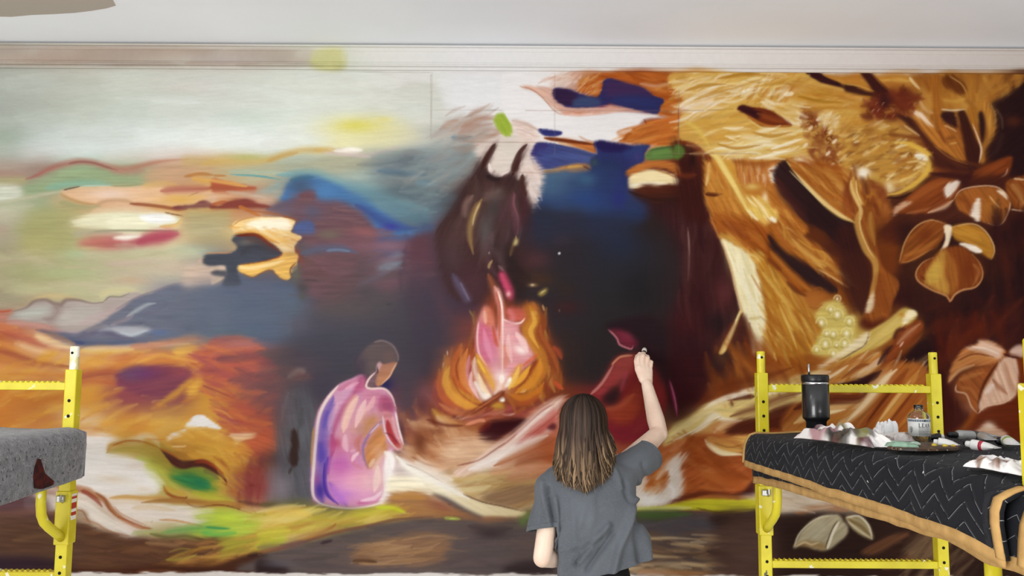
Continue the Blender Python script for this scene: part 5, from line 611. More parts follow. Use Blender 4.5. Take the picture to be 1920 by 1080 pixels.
poly([900, 290, 960, 280, 970, 420, 1000, 560, 960, 500, 920, 400], 'a06424', 6, .95, .2, streak=.2, ang=78); poly([980, 330, 1010, 320, 1030, 420, 1010, 560, 990, 480], '2c1818', 5, .95); poly([990, 250, 1060, 240, 1100, 330, 1110, 440, 1080, 530, 1030, 600, 1030, 690, 990, 700, 1010, 580, 1050, 480, 1040, 360], 'b07430', 6, .97, .2, streak=.2, ang=95); stroke([930, 400, 970, 500, 1000, 600, 985, 700], [6, 10, 14, 14], 'dcb898', .9, .6); stroke([1070, 260, 1105, 340, 1108, 440], 8, 'd0a868', .7, .7); blob(1060, 400, 20, 60, 'c48c40', .7)
poly([1080, 250, 1200, 190, 1320, 80, 1400, 80, 1400, 800, 1220, 800, 1200, 700, 1060, 690, 1050, 580, 1110, 470, 1110, 320], '281718', 14, .95, .2, streak=.12, ang=-40); fill([1080, 60, 1320, 40, 1280, 120, 1150, 210, 1060, 230], ['9c6024', 'b07430', '845020', 'a86c2c'], 30, 120, 26, -40, .65, 20, .8, .5); blob(1240, 390, 60, 40, '54281a', .7); stroke([1110, 300, 1150, 360, 1160, 450], 14, '6c5040', .5, .8, .4); stroke([1160, 480, 1120, 600, 1060, 660], 30, '3a2420', .7, .9)
poly([900, 850, 940, 780, 1040, 720, 1220, 650, 1225, 720, 1180, 830, 1080, 860, 980, 880], '74361a', 6, .98, .2, streak=.18, ang=-28); stroke([920, 840, 1040, 770, 1180, 700], 30, '8a4620', .7, .9, .4); stroke([1140, 810, 1180, 790, 1200, 740], 10, 'd8b8a0', .8, .6, .4)
# dome of dabs
poly([-20, 500, 120, 420, 320, 400, 420, 480, 540, 590, 620, 660, 615, 760, 560, 850, 440, 940, 290, 950, 270, 830, 100, 720, -20, 760], 'b4823a', 9, .95, .3, streak=.12, ang=-10)
fill([-20, 480, 300, 400, 500, 560, 620, 680, 580, 800, 420, 930, 280, 900, 160, 780, -20, 740], ['c08c3c', 'a8702e', 'd4a854', '8c5424', 'e0c898', 'b87c34', 'cc9c48', '9c6028'], 150, 110, 22, -18, .75, 24, .8, .5)
stroke([330, 560, 440, 560, 560, 610, 620, 680, 600, 770, 520, 860, 400, 930, 290, 945], [16, 30, 40, 44, 44, 40, 26], 'd0a03c', .9, .7, .4); poly([500, 640, 560, 630, 615, 660, 610, 680, 540, 680], 'f0e4cc', 5, .95, .4); blob(120, 770, 50, 40, 'ecdcc0', .9); blob(310, 880, 40, 50, 'e8d4ac', .8); stroke([20, 740, 70, 730, 110, 760], 24, 'e8d0a8', .8, .8, .5); stroke([310, 490, 420, 500, 540, 520], 26, '6c3018', .8, .8, .4); blob(60, 560, 34, 26, '7c4420', .8); stroke([640, 660, 640, 740], 40, '4a2018', .8, .9, .3); stroke([440, 640, 470, 630, 480, 660], 5, '5a2c14', .7)
stroke([420, 420, 480, 460, 540, 500], 12, 'e0bc88', .6, .7)
# leaves on the right
poly([290, 960, 480, 900, 620, 800, 900, 800, 1240, 800, 1340, 880, 1340, 1300, 300, 1300, 330, 1080], '3e1d18', 16, .9, .2, streak=.12, ang=-30)
poly([340, 1070, 420, 980, 560, 870, 700, 815, 840, 830, 800, 960, 740, 1030, 600, 1080], '7c3c1c', 6, .98, .2, streak=.2, ang=-34); stroke([440, 1010, 580, 920, 720, 850], [26, 50, 30], '9c5426', .8, .9, .4); poly([720, 900, 760, 850, 840, 830, 820, 890, 760, 960, 730, 960], 'ecdccc', 7, .95, .4, ang=-50); stroke([600, 1075, 720, 1030, 790, 980], [10, 26, 14], 'e0c0a0', .85, .8, .5); poly([335, 1100, 350, 1040, 440, 990, 480, 1000, 400, 1060], 'cfa888', 5, .85, .5); stroke([440, 1080, 620, 1040, 740, 960], 14, 'a8683c', .7, .8, .5)
poly([600, 780, 760, 770, 900, 780, 940, 760, 900, 880, 870, 890, 840, 830, 700, 810], '3c1c1a', 7, .95, .2)
poly([800, 960, 850, 910, 960, 880, 1080, 880, 1180, 920, 1215, 1000, 1200, 1080, 1170, 1140, 1120, 1170, 1000, 1140, 880, 1080, 820, 1040], '9a5826', 5, .98, .2, streak=.15, ang=60); stroke([795, 975, 850, 905, 1000, 875, 1130, 890, 1215, 990, 1180, 1120, 1120, 1172, 1010, 1140], 8, 'd4a888', .85, .6, .3); poly([915, 1080, 950, 1000, 990, 960, 985, 1140, 940, 1110], 'eee0d0', 5, .95, .3); stroke([1060, 950, 1100, 1000, 1140, 1040], 10, 'e8c080', .8, .7, .3); poly([1110, 905, 1170, 920, 1200, 980, 1160, 950], 'e8d4bc', 4, .9); stroke([830, 960, 900, 1000, 920, 1080], 40, '74361a', .7, .9, .4); blob(1060, 1040, 60, 70, 'a86828', .7)
poly([1180, 850, 1250, 815, 1400, 810, 1400, 1070, 1280, 1060, 1220, 1000, 1190, 920], '84461e', 6, .95, .3, streak=.2, ang=50); stroke([1230, 860, 1290, 940, 1330, 1050], 30, 'c08c50', .7, .9, .5); stroke([1240, 820, 1330, 830], 14, 'd8b48c', .8, .7, .4); stroke([1220, 1050, 1330, 1065], 8, 'd8b898', .8, .6)
fill([0, 780, 100, 800, 180, 840, 290, 960, 330, 1080, 0, 1080], ['74361a', '8a4622', '5c2816', '9c5426', '6a301a'], 50, 120, 34, 80, .65, 25, .8, .4); stroke([40, 810, 40, 900, 80, 980, 110, 1050, 120, 1120], [30, 46, 44, 34, 30], 'c8984a', .9, .7, .4); stroke([60, 830, 70, 930, 110, 1020], 8, 'ead090', .8, .6); stroke([100, 800, 130, 880, 150, 940], 26, '54241a', .8, .8); blob(110, 780, 40, 34, 'f0e4d4', .9); stroke([180, 880, 250, 900, 230, 960], 50, '7c3a20', .7, .9, .5); stroke([290, 965, 400, 960, 480, 920], 12, '2c1614', .8, .7)
frame(1590, 390, 4)
poly([-80, 150, 60, 140, 120, 300, 180, 420, 190, 600, 150, 780, 60, 780, -20, 620, -80, 400], '3a1d1a', 16, .85, .2, streak=.12, ang=75); poly([200, 190, 420, 110, 600, 150, 830, 90, 960, 130, 1160, 160, 1300, 130, 1400, 1000, 700, 1000, 560, 820, 480, 780, 380, 700, 350, 560, 380, 420, 360, 200], '2c1818', 20, .75, streak=.1, ang=80)
fill([1000, 140, 1320, 100, 1330, 900, 1000, 860, 900, 700, 1050, 500], ['2c1818', '3c1c18', '241416', '481f18', '34191a'], 60, 240, 50, 86, .55, 12, 1, .3); fill([640, 700, 1240, 720, 1240, 1000, 680, 960], ['4c1e16', '3a1a18', '5c2818', '34181a'], 40, 200, 50, -40, .5, 14, 1, .3); blob(900, 760, 140, 60, '241618', .7)
poly([380, 400, 420, 270, 480, 170, 560, 110, 640, 90, 740, 120, 720, 200, 680, 280, 600, 330, 500, 390, 400, 415], '84471f', 6, .98, .2, streak=.2, ang=-40); stroke([385, 405, 430, 250, 510, 140, 620, 92, 730, 118], 9, 'c08c58', .85, .6, .3); stroke([420, 360, 560, 310, 680, 230], [20, 30, 16], 'a8682c', .8, .8, .5); blob(580, 200, 70, 50, '6c3018', .8, -40); stroke([400, 410, 480, 390, 640, 300], 9, 'b07840', .7, .7)
poly([770, 150, 820, 125, 920, 120, 1000, 150, 1060, 220, 1098, 310, 1075, 385, 1000, 340, 880, 270, 800, 230], 'b0762a', 5, .98, .2, streak=.14, ang=24); stroke([770, 145, 920, 118, 1010, 155, 1075, 240, 1098, 320, 1075, 385], 8, 'd8a870', .85, .6, .2); poly([830, 268, 880, 262, 960, 285, 1010, 330, 960, 338, 890, 305], 'efe2d0', 4, 1, .3); stroke([800, 180, 900, 190, 1000, 240], 30, 'c08c38', .7, .9, .4)
poly([720, 130, 780, 140, 770, 220, 740, 300, 690, 330, 730, 240], 'e6d0b0', 4, .98, .3, ang=-70)
poly([640, 370, 700, 310, 770, 290, 860, 290, 940, 350, 1005, 440, 1010, 520, 960, 590, 860, 620, 800, 650, 765, 700, 740, 660, 640, 620, 560, 580, 515, 530, 520, 470, 570, 400], '7c3e1c', 5, .99, .15, streak=.15, ang=80); poly([690, 330, 740, 320, 740, 420, 720, 480, 760, 600, 740, 650, 640, 600, 570, 560, 600, 460, 640, 400], 'b4843a', 9, .9, .3, streak=.15, ang=80); poly([600, 480, 640, 420, 690, 400, 700, 500, 660, 560, 590, 540], 'c09a44', 12, .8); poly([730, 320, 800, 400, 830, 500, 820, 600, 770, 650, 760, 540, 730, 460], 'a06028', 9, .85, .2, streak=.15, ang=80); blob(900, 460, 60, 100, '6c3018', .8)
stroke([640, 370, 560, 410, 512, 480, 525, 545, 620, 610, 740, 660, 765, 700, 800, 650, 860, 615, 960, 590, 1010, 510, 990, 420, 930, 345], [8, 9, 10, 10, 10, 14, 10, 9, 8], 'c08858', .85, .6, .3); stroke([940, 420, 980, 480, 940, 580], 16, 'a86c38', .7, .8, .4); stroke([545, 510, 580, 540], 16, '5c2818', .7)
poly([60, 40, 100, -20, 200, 0, 200, 120, 220, 300, 260, 440, 380, 560, 330, 720, 300, 830, 160, 900, 110, 840, 130, 780, 170, 600, 190, 460, 120, 300, 70, 150], '8c4c20', 7, .95, .2, streak=.18, ang=76); stroke([90, 0, 70, 120, 130, 300, 200, 400, 205, 520, 170, 680, 145, 770], [30, 40, 44, 40, 30, 30, 24], 'b98a44', .9, .7, .4); stroke([85, 20, 95, 160, 150, 300, 200, 380], 8, 'e0c080', .7, .6); stroke([170, 30, 170, 140, 200, 280], [20, 36, 20], 'b08038', .8, .8, .4); poly([130, 780, 150, 700, 190, 620, 200, 660, 180, 770], 'd8c0a0', 6, .9, .3); stroke([240, 500, 240, 640, 280, 780], 60, '7c3c1a', .7, .9, .4); poly([110, 820, 180, 850, 300, 820, 240, 890, 150, 920, 80, 880], '4c1f16', 10, .9)
blob(300, 200, 80, 140, '5c2818', .6)
# ---- ledge of pale root and rocks
frame(1500, 560, 3.857)
poly([400, 340, 500, 240, 640, 150, 740, 70, 800, 75, 850, 120, 780, 200, 700, 250, 600, 330, 470, 390, 300, 470, 100, 560, -60, 620, -60, 560, 200, 500], 'c5a654', 6, .98, .2, streak=.12, ang=-36); stroke([480, 360, 600, 250, 720, 150, 790, 90], [20, 50, 50, 30], 'd0b468', .8, .9, .4); poly([760, 110, 815, 80, 845, 120, 790, 160, 740, 200], 'ecdcb8', 6, .9, .4); blob(735, 115, 26, 20, 'b07c30', .8); stroke([500, 240, 470, 330, 380, 390, 280, 450], 9, '4c3424', .8, .6, .2); poly([420, 280, 500, 240, 470, 330, 360, 390, 200, 480, 120, 500, 300, 380], 'e8d6b4', 7, .85, .3)
poly([680, 270, 700, 220, 780, 190, 850, 150, 890, 170, 890, 230, 830, 330, 740, 360, 640, 470, 580, 470, 590, 400, 660, 340], '7c3c1e', 6, .97, .3, streak=.2, ang=-45); stroke([700, 330, 780, 250, 870, 180], [14, 26, 14], 'c08c68', .8, .8, .5); stroke([680, 290, 710, 230, 760, 220], 20, '40201c', .8, .8); stroke([590, 460, 620, 390, 670, 340], 26, '3a1c1c', .85, .8); stroke([720, 350, 750, 310], 10, 'e0c0a8', .8)
poly([760, 410, 850, 320, 920, 300, 980, 380, 970, 480, 880, 480, 760, 460, 720, 440], '281718', 9, .95)
poly([100, 560, 300, 470, 420, 400, 480, 420, 580, 380, 590, 450, 540, 530, 440, 560, 300, 620, 240, 640, 160, 640, -60, 700, -60, 640], 'bc8240', 7, .95, .3, streak=.2, ang=-38); fill([120, 570, 420, 410, 580, 420, 520, 540, 280, 620], ['d0a068', 'a8662c', 'e4c8a0', '944e20', 'c08844', 'b87434'], 60, 170, 22, -40, .7, 12, .8, .5); stroke([-60, 580, 100, 550, 220, 530], 30, 'e8d4b8', .8, .9, .5)
poly([230, 625, 360, 600, 480, 570, 560, 520, 600, 530, 520, 600, 480, 640, 230, 640], '34191a', 7, .95, .3)
poly([480, 640, 560, 540, 640, 490, 740, 480, 880, 490, 900, 640, 880, 960, 100, 980, -60, 960, -60, 800, 200, 760, 380, 740, 440, 700], 'b07030', 8, .95, .3, streak=.24, ang=-48); fill([230, 760, 480, 680, 620, 500, 880, 500, 880, 940, 240, 940], ['bc8038', 'a05a26', 'd0a060', '84421c', 'e0c498', '944c1e', 'c88c44'], 130, 260, 24, -50, .7, 8, .8, .5)
poly([500, 640, 580, 530, 690, 505, 700, 540, 620, 640], 'e2c6a0', 8, .9, .3, streak=.1, ang=-50); stroke([760, 500, 700, 600, 600, 720, 500, 860], [20, 40, 40, 20], '94481c', .7, .9, .4); poly([220, 690, 440, 690, 520, 640, 480, 720, 380, 745, 220, 760], '5c2617', 7, .95, .2); poly([220, 770, 380, 755, 470, 700, 520, 690, 440, 790, 380, 880, 220, 900], 'e0c088', 9, .85, .4, streak=.14, ang=-40); blob(330, 850, 60, 40, 'ecd8ac', .8); stroke([600, 900, 700, 780, 840, 640], 16, 'cc9450', .7, .8, .5)
fill([-60, 640, 20, 640, 30, 940, -60, 940], ['c89858', 'a8682c', 'e0bc88', '8c4c20'], 26, 160, 24, -40, .7, 14, .8, .5); stroke([-60, 760, 30, 730], 30, '5c2418', .8, .8, .4)
poly([980, 250, 1060, 300, 1040, 560, 1100, 700, 1240, 880, 1140, 1000, 960, 980, 960, 700, 980, 480], '3a1714', 16, .85, .2, streak=.1, ang=86)
fill([1020, 200, 1560, 160, 1300, 290, 1120, 420, 1080, 600, 1030, 500], ['5c2314', '4a1c14', '6a2c18', '3a1816'], 40, 200, 50, 100, .5, 30, 1, .3); poly([1260, 820, 1560, 700, 1620, 700, 1620, 1000, 1300, 1000, 1200, 920], '5e2412', 16, .9, streak=.1); stroke([1270, 800, 1240, 870, 1160, 960, 1100, 990], [20, 34, 40, 40], '94501f', .85, .9, .5)
poly([1070, 600, 1090, 500, 1130, 430, 1190, 360, 1290, 320, 1285, 300, 1360, 305, 1430, 330, 1490, 390, 1440, 450, 1380, 480, 1240, 490, 1140, 540, 1080, 610], 'a8683a', 5, .99, .2, streak=.2, ang=-24); poly([1190, 360, 1290, 330, 1290, 302, 1380, 315, 1470, 380, 1440, 440, 1340, 400, 1250, 370], 'd8b49c', 8, .9, .3, ang=20, streak=.12); stroke([1100, 520, 1200, 430, 1320, 420, 1440, 450], [20, 40, 34, 12], 'b87c44', .8, .8, .5); stroke([1075, 600, 1150, 520, 1260, 480], 16, 'd0a070', .8, .8, .4); stroke([1140, 450, 1260, 400, 1400, 420], 9, '5c2816', .7, .7); stroke([1240, 350, 1340, 360, 1440, 400], 12, 'f0dccc', .7, .8, .4)
poly([1130, 620, 1160, 560, 1250, 520, 1400, 470, 1460, 430, 1400, 520, 1340, 640, 1300, 760, 1285, 830, 1240, 780, 1200, 690, 1130, 670], '8c4c26', 5, .99, .2, streak=.2, ang=48); stroke([1150, 590, 1230, 560, 1330, 530], [14, 26, 12], 'b0703c', .8, .8, .5); stroke([1170, 640, 1240, 660, 1290, 740], 18, 'a86838', .8, .8, .5); stroke([1430, 460, 1340, 600, 1300, 720, 1285, 830], [10, 16, 16, 8], '4c2014', .85, .7); stroke([1130, 620, 1130, 670, 1200, 690, 1240, 780, 1285, 832], 9, 'd0a888', .85, .6)
poly([1440, 460, 1490, 420, 1560, 430, 1580, 560, 1560, 700, 1480, 750, 1380, 770, 1310, 810, 1290, 780, 1330, 660, 1390, 560], 'cfa88e', 5, .99, .2, streak=.14, ang=70); stroke([1480, 460, 1520, 600, 1560, 680], 24, 'a87454', .75, .8, .4); stroke([1390, 580, 1440, 640, 1500, 690], [10, 26, 12], '7c4024', .8, .8, .4); stroke([1340, 680, 1400, 620], 26, 'e8d4c8', .8, .8, .4); stroke([1290, 830, 1340, 780, 1480, 750, 1555, 690], 9, 'd8b498', .85, .6); stroke([1470, 400, 1530, 420, 1600, 430], 14, '3a1814', .9, .6, .2); poly([1510, 390, 1560, 340, 1620, 340, 1620, 420, 1560, 410], 'c8a898', 6, .9)
poly([1250, 990, 1310, 920, 1360, 890, 1440, 940, 1500, 990, 1460, 1030, 1300, 1030], 'c09a80', 8, .95, .3); blob(1370, 920, 40, 30, 'dcc4b0', .8)
# ---- second seated figure and the hips of the hill behind the painter
frame(950, 620, 2.3475)
poly([440, 0, 560, -20, 720, -20, 900, 100, 840, 280, 760, 400, 640, 460, 560, 300, 600, 60], '2c1a1c', 20, .6, streak=.08, ang=90); poly([720, 120, 880, 100, 880, 260, 780, 390, 720, 380, 700, 240], '351518', 20, .7)
poly([448, -4, 470, 10, 490, 40, 500, 62, 530, 72, 552, 80, 580, 60, 600, 20, 620, -40, 500, -30], '6a2432', 5, .98); stroke([446, -6, 468, 14, 488, 38, 496, 60, 530, 76, 550, 80, 556, 66], 6, 'bc7078', .95, .6, .1); blob(540, 20, 40, 30, '7c3040', .7); poly([560, -40, 640, -60, 700, 0, 690, 200, 640, 160, 610, 60, 570, 40], '2b1d20', 12, .95)
poly([470, 130, 500, 110, 560, 104, 600, 90, 640, 140, 690, 220, 700, 330, 650, 440, 580, 480, 500, 490, 440, 440, 430, 360, 480, 340, 500, 290, 530, 200, 470, 240, 420, 310, 370, 280, 420, 220], '6e2222', 6, .98, .1, streak=.1, ang=-65); poly([470, 140, 510, 112, 560, 108, 560, 160, 520, 210, 470, 250, 410, 300, 375, 285, 430, 210], '9c4840', 8, .9, col2='8a3034', gdir=130); stroke([462, 150, 500, 116, 556, 108], 8, 'cc8866', .9, .7); stroke([370, 280, 420, 230, 470, 150], 9, 'c08078', .8, .7)
poly([440, 350, 490, 340, 540, 290, 580, 240, 600, 300, 580, 380, 520, 420, 450, 400], '9c4028', 14, .8); stroke([500, 270, 520, 210, 530, 180], 14, '9c3c48', .8, .8); stroke([440, 345, 500, 330, 560, 280], 20, 'b05838', .7, .9); poly([440, 400, 520, 420, 600, 380, 640, 420, 560, 490, 450, 470], '7c2430', 12, .8); blob(620, 250, 60, 110, '5c1f1c', .7); stroke([640, 330, 610, 400, 560, 450], 30, '84302a', .6, 1); poly([420, 300, 470, 250, 500, 260, 490, 310, 450, 330], '2c1c1e', 8, .9)
stroke([715, 215, 735, 290, 752, 380], [6, 12, 8], '84284a', .9, .8); stroke([720, 225, 740, 300, 750, 370], 4, 'c07090', .8)
frame(1160, 640, 3.376)
poly([340, 540, 460, 470, 560, 390, 680, 350, 860, 290, 1000, 260, 1160, 240, 1160, 420, 900, 500, 700, 500, 600, 510, 460, 590, 330, 660, 280, 650], 'd2b876', 7, .98, .2, streak=.1, ang=-24); poly([600, 420, 640, 380, 690, 390, 700, 430, 860, 400, 860, 470, 780, 490, 680, 490, 610, 470], 'dcc07c', 8, .9, .2, streak=.1); stroke([460, 590, 540, 530, 600, 470, 660, 490, 760, 500], [10, 24, 30, 20, 8], 'efe4d6', .9, .8, .3); stroke([540, 430, 620, 380, 760, 330, 880, 290], [10, 24, 30, 20], 'ecd9c4', .9, .8, .4); stroke([720, 370, 800, 350, 860, 350], [14, 30, 24], '4c2018', .9, .7, .3); stroke([480, 410, 600, 360, 720, 310, 880, 270], [10, 16, 20, 14], '6c3018', .7, .8, .5); stroke([640, 380, 700, 360, 750, 350], 10, 'f4ece2', .8); stroke([290, 650, 440, 590, 560, 520, 650, 480], 6, '8c5c30', .7, .7)
poly([660, 590, 760, 500, 900, 470, 1000, 420, 1160, 400, 1160, 560, 1040, 560, 940, 560, 860, 590, 760, 600], '4c2016', 10, .95, .3, streak=.15, ang=-20); stroke([600, 580, 680, 520, 780, 500], [10, 30, 14], 'd8b898', .8, .8, .5); poly([1040, 560, 1080, 500, 1160, 450, 1160, 600], 'd8b46c', 8, .9, .3, streak=.15, ang=-40)
poly([270, 690, 440, 620, 560, 590, 640, 600, 760, 620, 860, 600, 860, 900, 820, 960, 720, 980, 560, 960, 420, 1000, 300, 1040, 420, 960, 430, 860, 330, 760, 240, 860, 170, 940, 200, 860, 240, 760], 'a4532a', 8, .97, .3, streak=.18, ang=-30); fill([420, 640, 800, 640, 840, 940, 480, 960, 440, 800], ['b4632f', '94481f', 'a85626', 'c07a44', '8a3f1c'], 80, 230, 34, 24, .6, 20, .9, .4); fill([240, 700, 400, 640, 380, 740, 260, 860, 180, 920], ['9c4c24', 'b86c38', '8a3c1c', 'c8885c'], 34, 170, 26, -40, .65, 10, .9, .5)
poly([550, 625, 580, 600, 660, 610, 840, 600, 820, 680, 740, 710, 650, 705, 590, 670], 'cf9f54', 6, .95, .2, streak=.18, ang=8); stroke([545, 620, 580, 670, 650, 712, 760, 715], [10, 18, 18, 10], 'ecdcb4', .95, .7, .2); stroke([600, 640, 700, 670, 800, 650], 10, '94602a', .7, .7, .3); stroke([540, 680, 640, 760, 780, 760], 40, '84401f', .6, .9, .4)
poly([430, 700, 330, 760, 290, 820, 300, 880, 270, 960, 180, 950, 130, 930, 90, 990, 120, 1050, 300, 1040, 400, 980, 410, 860, 400, 780], 'ddd2c8', 12, .95, .4, ang=-50, streak=.06); stroke([310, 900, 350, 940, 340, 1000], 24, 'ece6e2', .8, .9, .4); fill([190, 880, 300, 830, 290, 920, 230, 960], ['a85c28', 'c08048', '9c4c20'], 24, 90, 20, -45, .75, 10, .8, .5); blob(200, 1010, 90, 30, 'f0ece8', .8)
poly([300, 1040, 400, 980, 520, 950, 700, 960, 830, 950, 860, 980, 700, 990, 560, 975, 420, 1010], '5c2a1c', 7, .9, .3, streak=.1); poly([700, 980, 780, 960, 830, 900, 860, 880, 860, 980], '3c1c1c', 8, .85)
frame(1160, 850, 4.697)
poly([160, 480, 380, 470, 460, 450, 640, 410, 860, 395, 1060, 405, 1240, 395, 1240, 520, 1040, 525, 840, 520, 700, 500, 400, 500, 160, 505], 'c2bb2e', 7, .98, .3, streak=.1); stroke([160, 490, 400, 485, 640, 480], 26, 'dcd89c', .8, .9, .5); blob(150, 420, 40, 30, 'd8cc8c', .8); stroke([640, 410, 800, 380, 1000, 385, 1200, 380], [10, 20, 24, 16], 'b4743a', .8, .8, .5); stroke([680, 480, 850, 515, 1000, 515, 1230, 520], [8, 14, 14, 10], '5a4a1c', .8, .7, .4); stroke([860, 540, 960, 550, 1060, 520, 1200, 515], 16, 'a88854', .7, .8, .5); poly([1060, 380, 1240, 350, 1500, 340, 1500, 500, 1240, 500, 1220, 400], 'cfbfae', 10, .8, .2, streak=.08); stroke([1340, 420, 1500, 430], 40, 'dcd2c8', .8, .9)
poly([-250, 505, 180, 510, 500, 510, 840, 530, 960, 560, 1100, 535, 1240, 530, 1240, 1090, -250, 1090], '554744', 10, .95, .2, streak=.08); stroke([160, 540, 360, 545, 640, 535], [50, 70, 40], '4a6a30', .9, .9, .4); stroke([150, 600, 350, 590, 500, 560], 50, '44502e', .7, 1); fill([200, 600, 900, 560, 900, 680, 600, 740, 220, 740], ['4c4648', '565056', '5a4c4a', '48444a'], 40, 320, 40, 0, .6, 6, 1, .3); stroke([360, 640, 600, 600, 860, 640], 50, '4e4c54', .7, 1); blob(1060, 620, 160, 120, '60483e', .7)
fill([200, 740, 640, 730, 940, 740, 920, 900, 1000, 1080, 0, 1090], ['b09068', '8a6a4c', 'c4a880', '74563f', 'a07c54', 'd0b894', '644a3a'], 100, 420, 26, 2, .7, 5, .9, .5); stroke([640, 715, 760, 720, 900, 725], 14, 'b89c80', .7, .8, .5); stroke([320, 880, 600, 890, 760, 880], 18, '4c3830', .7, .8, .4); stroke([160, 1040, 400, 1050, 800, 1060], 26, 'a8643c', .6, .9, .5); stroke([200, 980, 500, 970, 760, 985], 24, 'd0b48c', .7, .9, .5); stroke([160, 1070, 400, 1075], 24, 'cdb4a8', .7, .9)
poly([740, 850, 920, 840, 1100, 960, 1240, 990, 1240, 1090, 960, 1090, 940, 960], '49352f', 16, .9, .3, streak=.1); stroke([780, 860, 940, 900, 1100, 970, 1230, 1000], 22, '3a2a28', .7, .8); stroke([900, 820, 1050, 830, 1200, 860], 60, '6a4c42', .6, 1)
# ---- under the scaffold on the right
frame(1370, 640, 2.4545)
poly([-60, 790, 300, 780, 700, 800, 900, 880, 1400, 900, 1400, 1100, 180, 1100, 180, 900, -60, 860], '2f201c', 14, .9, .2, streak=.12); poly([-60, 860, 130, 800, 200, 860, 180, 1090, -60, 1090], '503a32', 20, .8); poly([180, 740, 320, 700, 700, 740, 660, 790, 400, 780, 180, 790], 'c8b8a4', 10, .8); stroke([300, 790, 420, 760, 540, 780], 20, 'a8683c', .8, .9, .5); fill([180, 700, 420, 720, 380, 770, 180, 780], ['d8c8b4', 'b8a088', 'e4d8c8', 'a07c5c'], 24, 160, 16, 4, .6, 6, .9, .5)
poly([290, 955, 300, 920, 330, 870, 380, 820, 440, 800, 500, 800, 520, 830, 540, 850, 535, 890, 480, 940, 440, 962, 380, 955, 330, 935], 'a89c80', 4, 1, .15, streak=.12, ang=-40); poly([300, 940, 330, 920, 400, 920, 440, 940, 430, 960, 380, 950, 330, 945], '8c7048', 5, .9); stroke([290, 950, 320, 880, 400, 815, 490, 800], 6, 'd8ccb0', .8, .6); stroke([445, 955, 470, 880, 500, 830], [8, 12, 8], 'e4dac4', .95, .6); stroke([380, 900, 430, 850], 40, 'b8b098', .7, .9); stroke([300, 945, 340, 925, 370, 935, 410, 925], 8, 'd0b890', .8, .6); stroke([435, 950, 465, 870, 490, 825], 5, '3c2a1c', .8)
poly([525, 812, 560, 800, 610, 812, 640, 850, 655, 912, 600, 890, 560, 860], '9c8c68', 4, 1, .15, streak=.12, ang=40); stroke([530, 812, 590, 805, 635, 850, 652, 910], 7, 'ddd2bc', .9, .6); stroke([540, 830, 590, 870, 650, 910], 8, 'cabc9c', .85, .6); stroke([545, 820, 600, 850, 640, 890], 12, '6c5434', .7, .7)
poly([600, 970, 700, 910, 800, 880, 830, 890, 760, 930, 660, 980], '6c4630', 6, .9, .3, streak=.15, ang=-28); stroke([700, 1050, 800, 1010, 920, 960], [10, 30, 40], '7c5238', .85, .8, .5); poly([800, 980, 840, 910, 900, 880, 960, 920, 940, 1000], '7c6248', 9, .85, .3, streak=.15, ang=-40); fill([840, 900, 1100, 940, 1100, 1080, 860, 1080], ['6a503c', '54402f', '80644a', '463228'], 40, 200, 22, -50, .65, 10, .9, .5)
# ---- second pass: flame tongues, smoke, flesh lights, plant accents
frame(780, 250, 3)
blob(230, 560, 60, 130, '4a3634', .5, 20); blob(180, 720, 80, 120, '45323a', .6); blob(330, 830, 70, 120, '4c3036', .6); blob(470, 690, 50, 60, '40302f', .5)
stroke([250, 500, 210, 620, 230, 760], 50, '54403f', .35, 1.3, .3); stroke([480, 310, 440, 400, 420, 520, 430, 620], 44, '57504e', .45, 1.2, .3); stroke([520, 560, 480, 640, 470, 720], 34, '5c4448', .4, 1.2, .3); stroke([470, 320, 420, 340, 380, 380], 26, '6e5650', .5, 1, .3); stroke([590, 300, 610, 380, 600, 480, 560, 560], 30, '4c2a30', .6, 1.1, .3)
stroke([430, 560, 400, 640, 410, 730, 450, 800], 30, '6a4850', .4, 1.1, .2); stroke([640, 820, 560, 760, 520, 700], 26, '2a2020', .5, 1.2)
frame(780, 540, 3)
stroke([640, 100, 670, 170, 630, 240, 680, 330, 715, 410, 700, 500, 640, 590], [24, 44, 50, 60, 54, 40, 16], 'b8742c', .8, .66, .3); stroke([650, 130, 668, 190, 645, 250, 690, 340], [10, 20, 22, 12], 'e0a848', .8, .66, .3); stroke([700, 130, 720, 200, 690, 270, 745, 350, 770, 450, 740, 540], [12, 26, 30, 34, 30, 12], '8c4424', .75, .66, .3); stroke([700, 200, 705, 260, 750, 340, 790, 420, 800, 500], [8, 16, 20, 20, 8], 'a8582c', .7, .66, .3)
stroke([560, 590, 640, 540, 690, 460, 700, 400], [20, 40, 36, 14], 'd88c30', .85, .66, .3); stroke([530, 600, 600, 620, 680, 590, 720, 530], [12, 34, 34, 12], 'c87428', .8, .66, .3); stroke([540, 560, 600, 500, 640, 440], [14, 30, 12], 'f0b040', .85, .66, .3); stroke([520, 570, 560, 500, 580, 440], [12, 24, 10], 'f6c860', .8, .66, .3); stroke([560, 650, 640, 640, 700, 590], [10, 24, 10], 'a8502c', .8, .66, .3); stroke([600, 440, 650, 400, 690, 370], [8, 16, 8], 'd06040', .7, .66, .2)
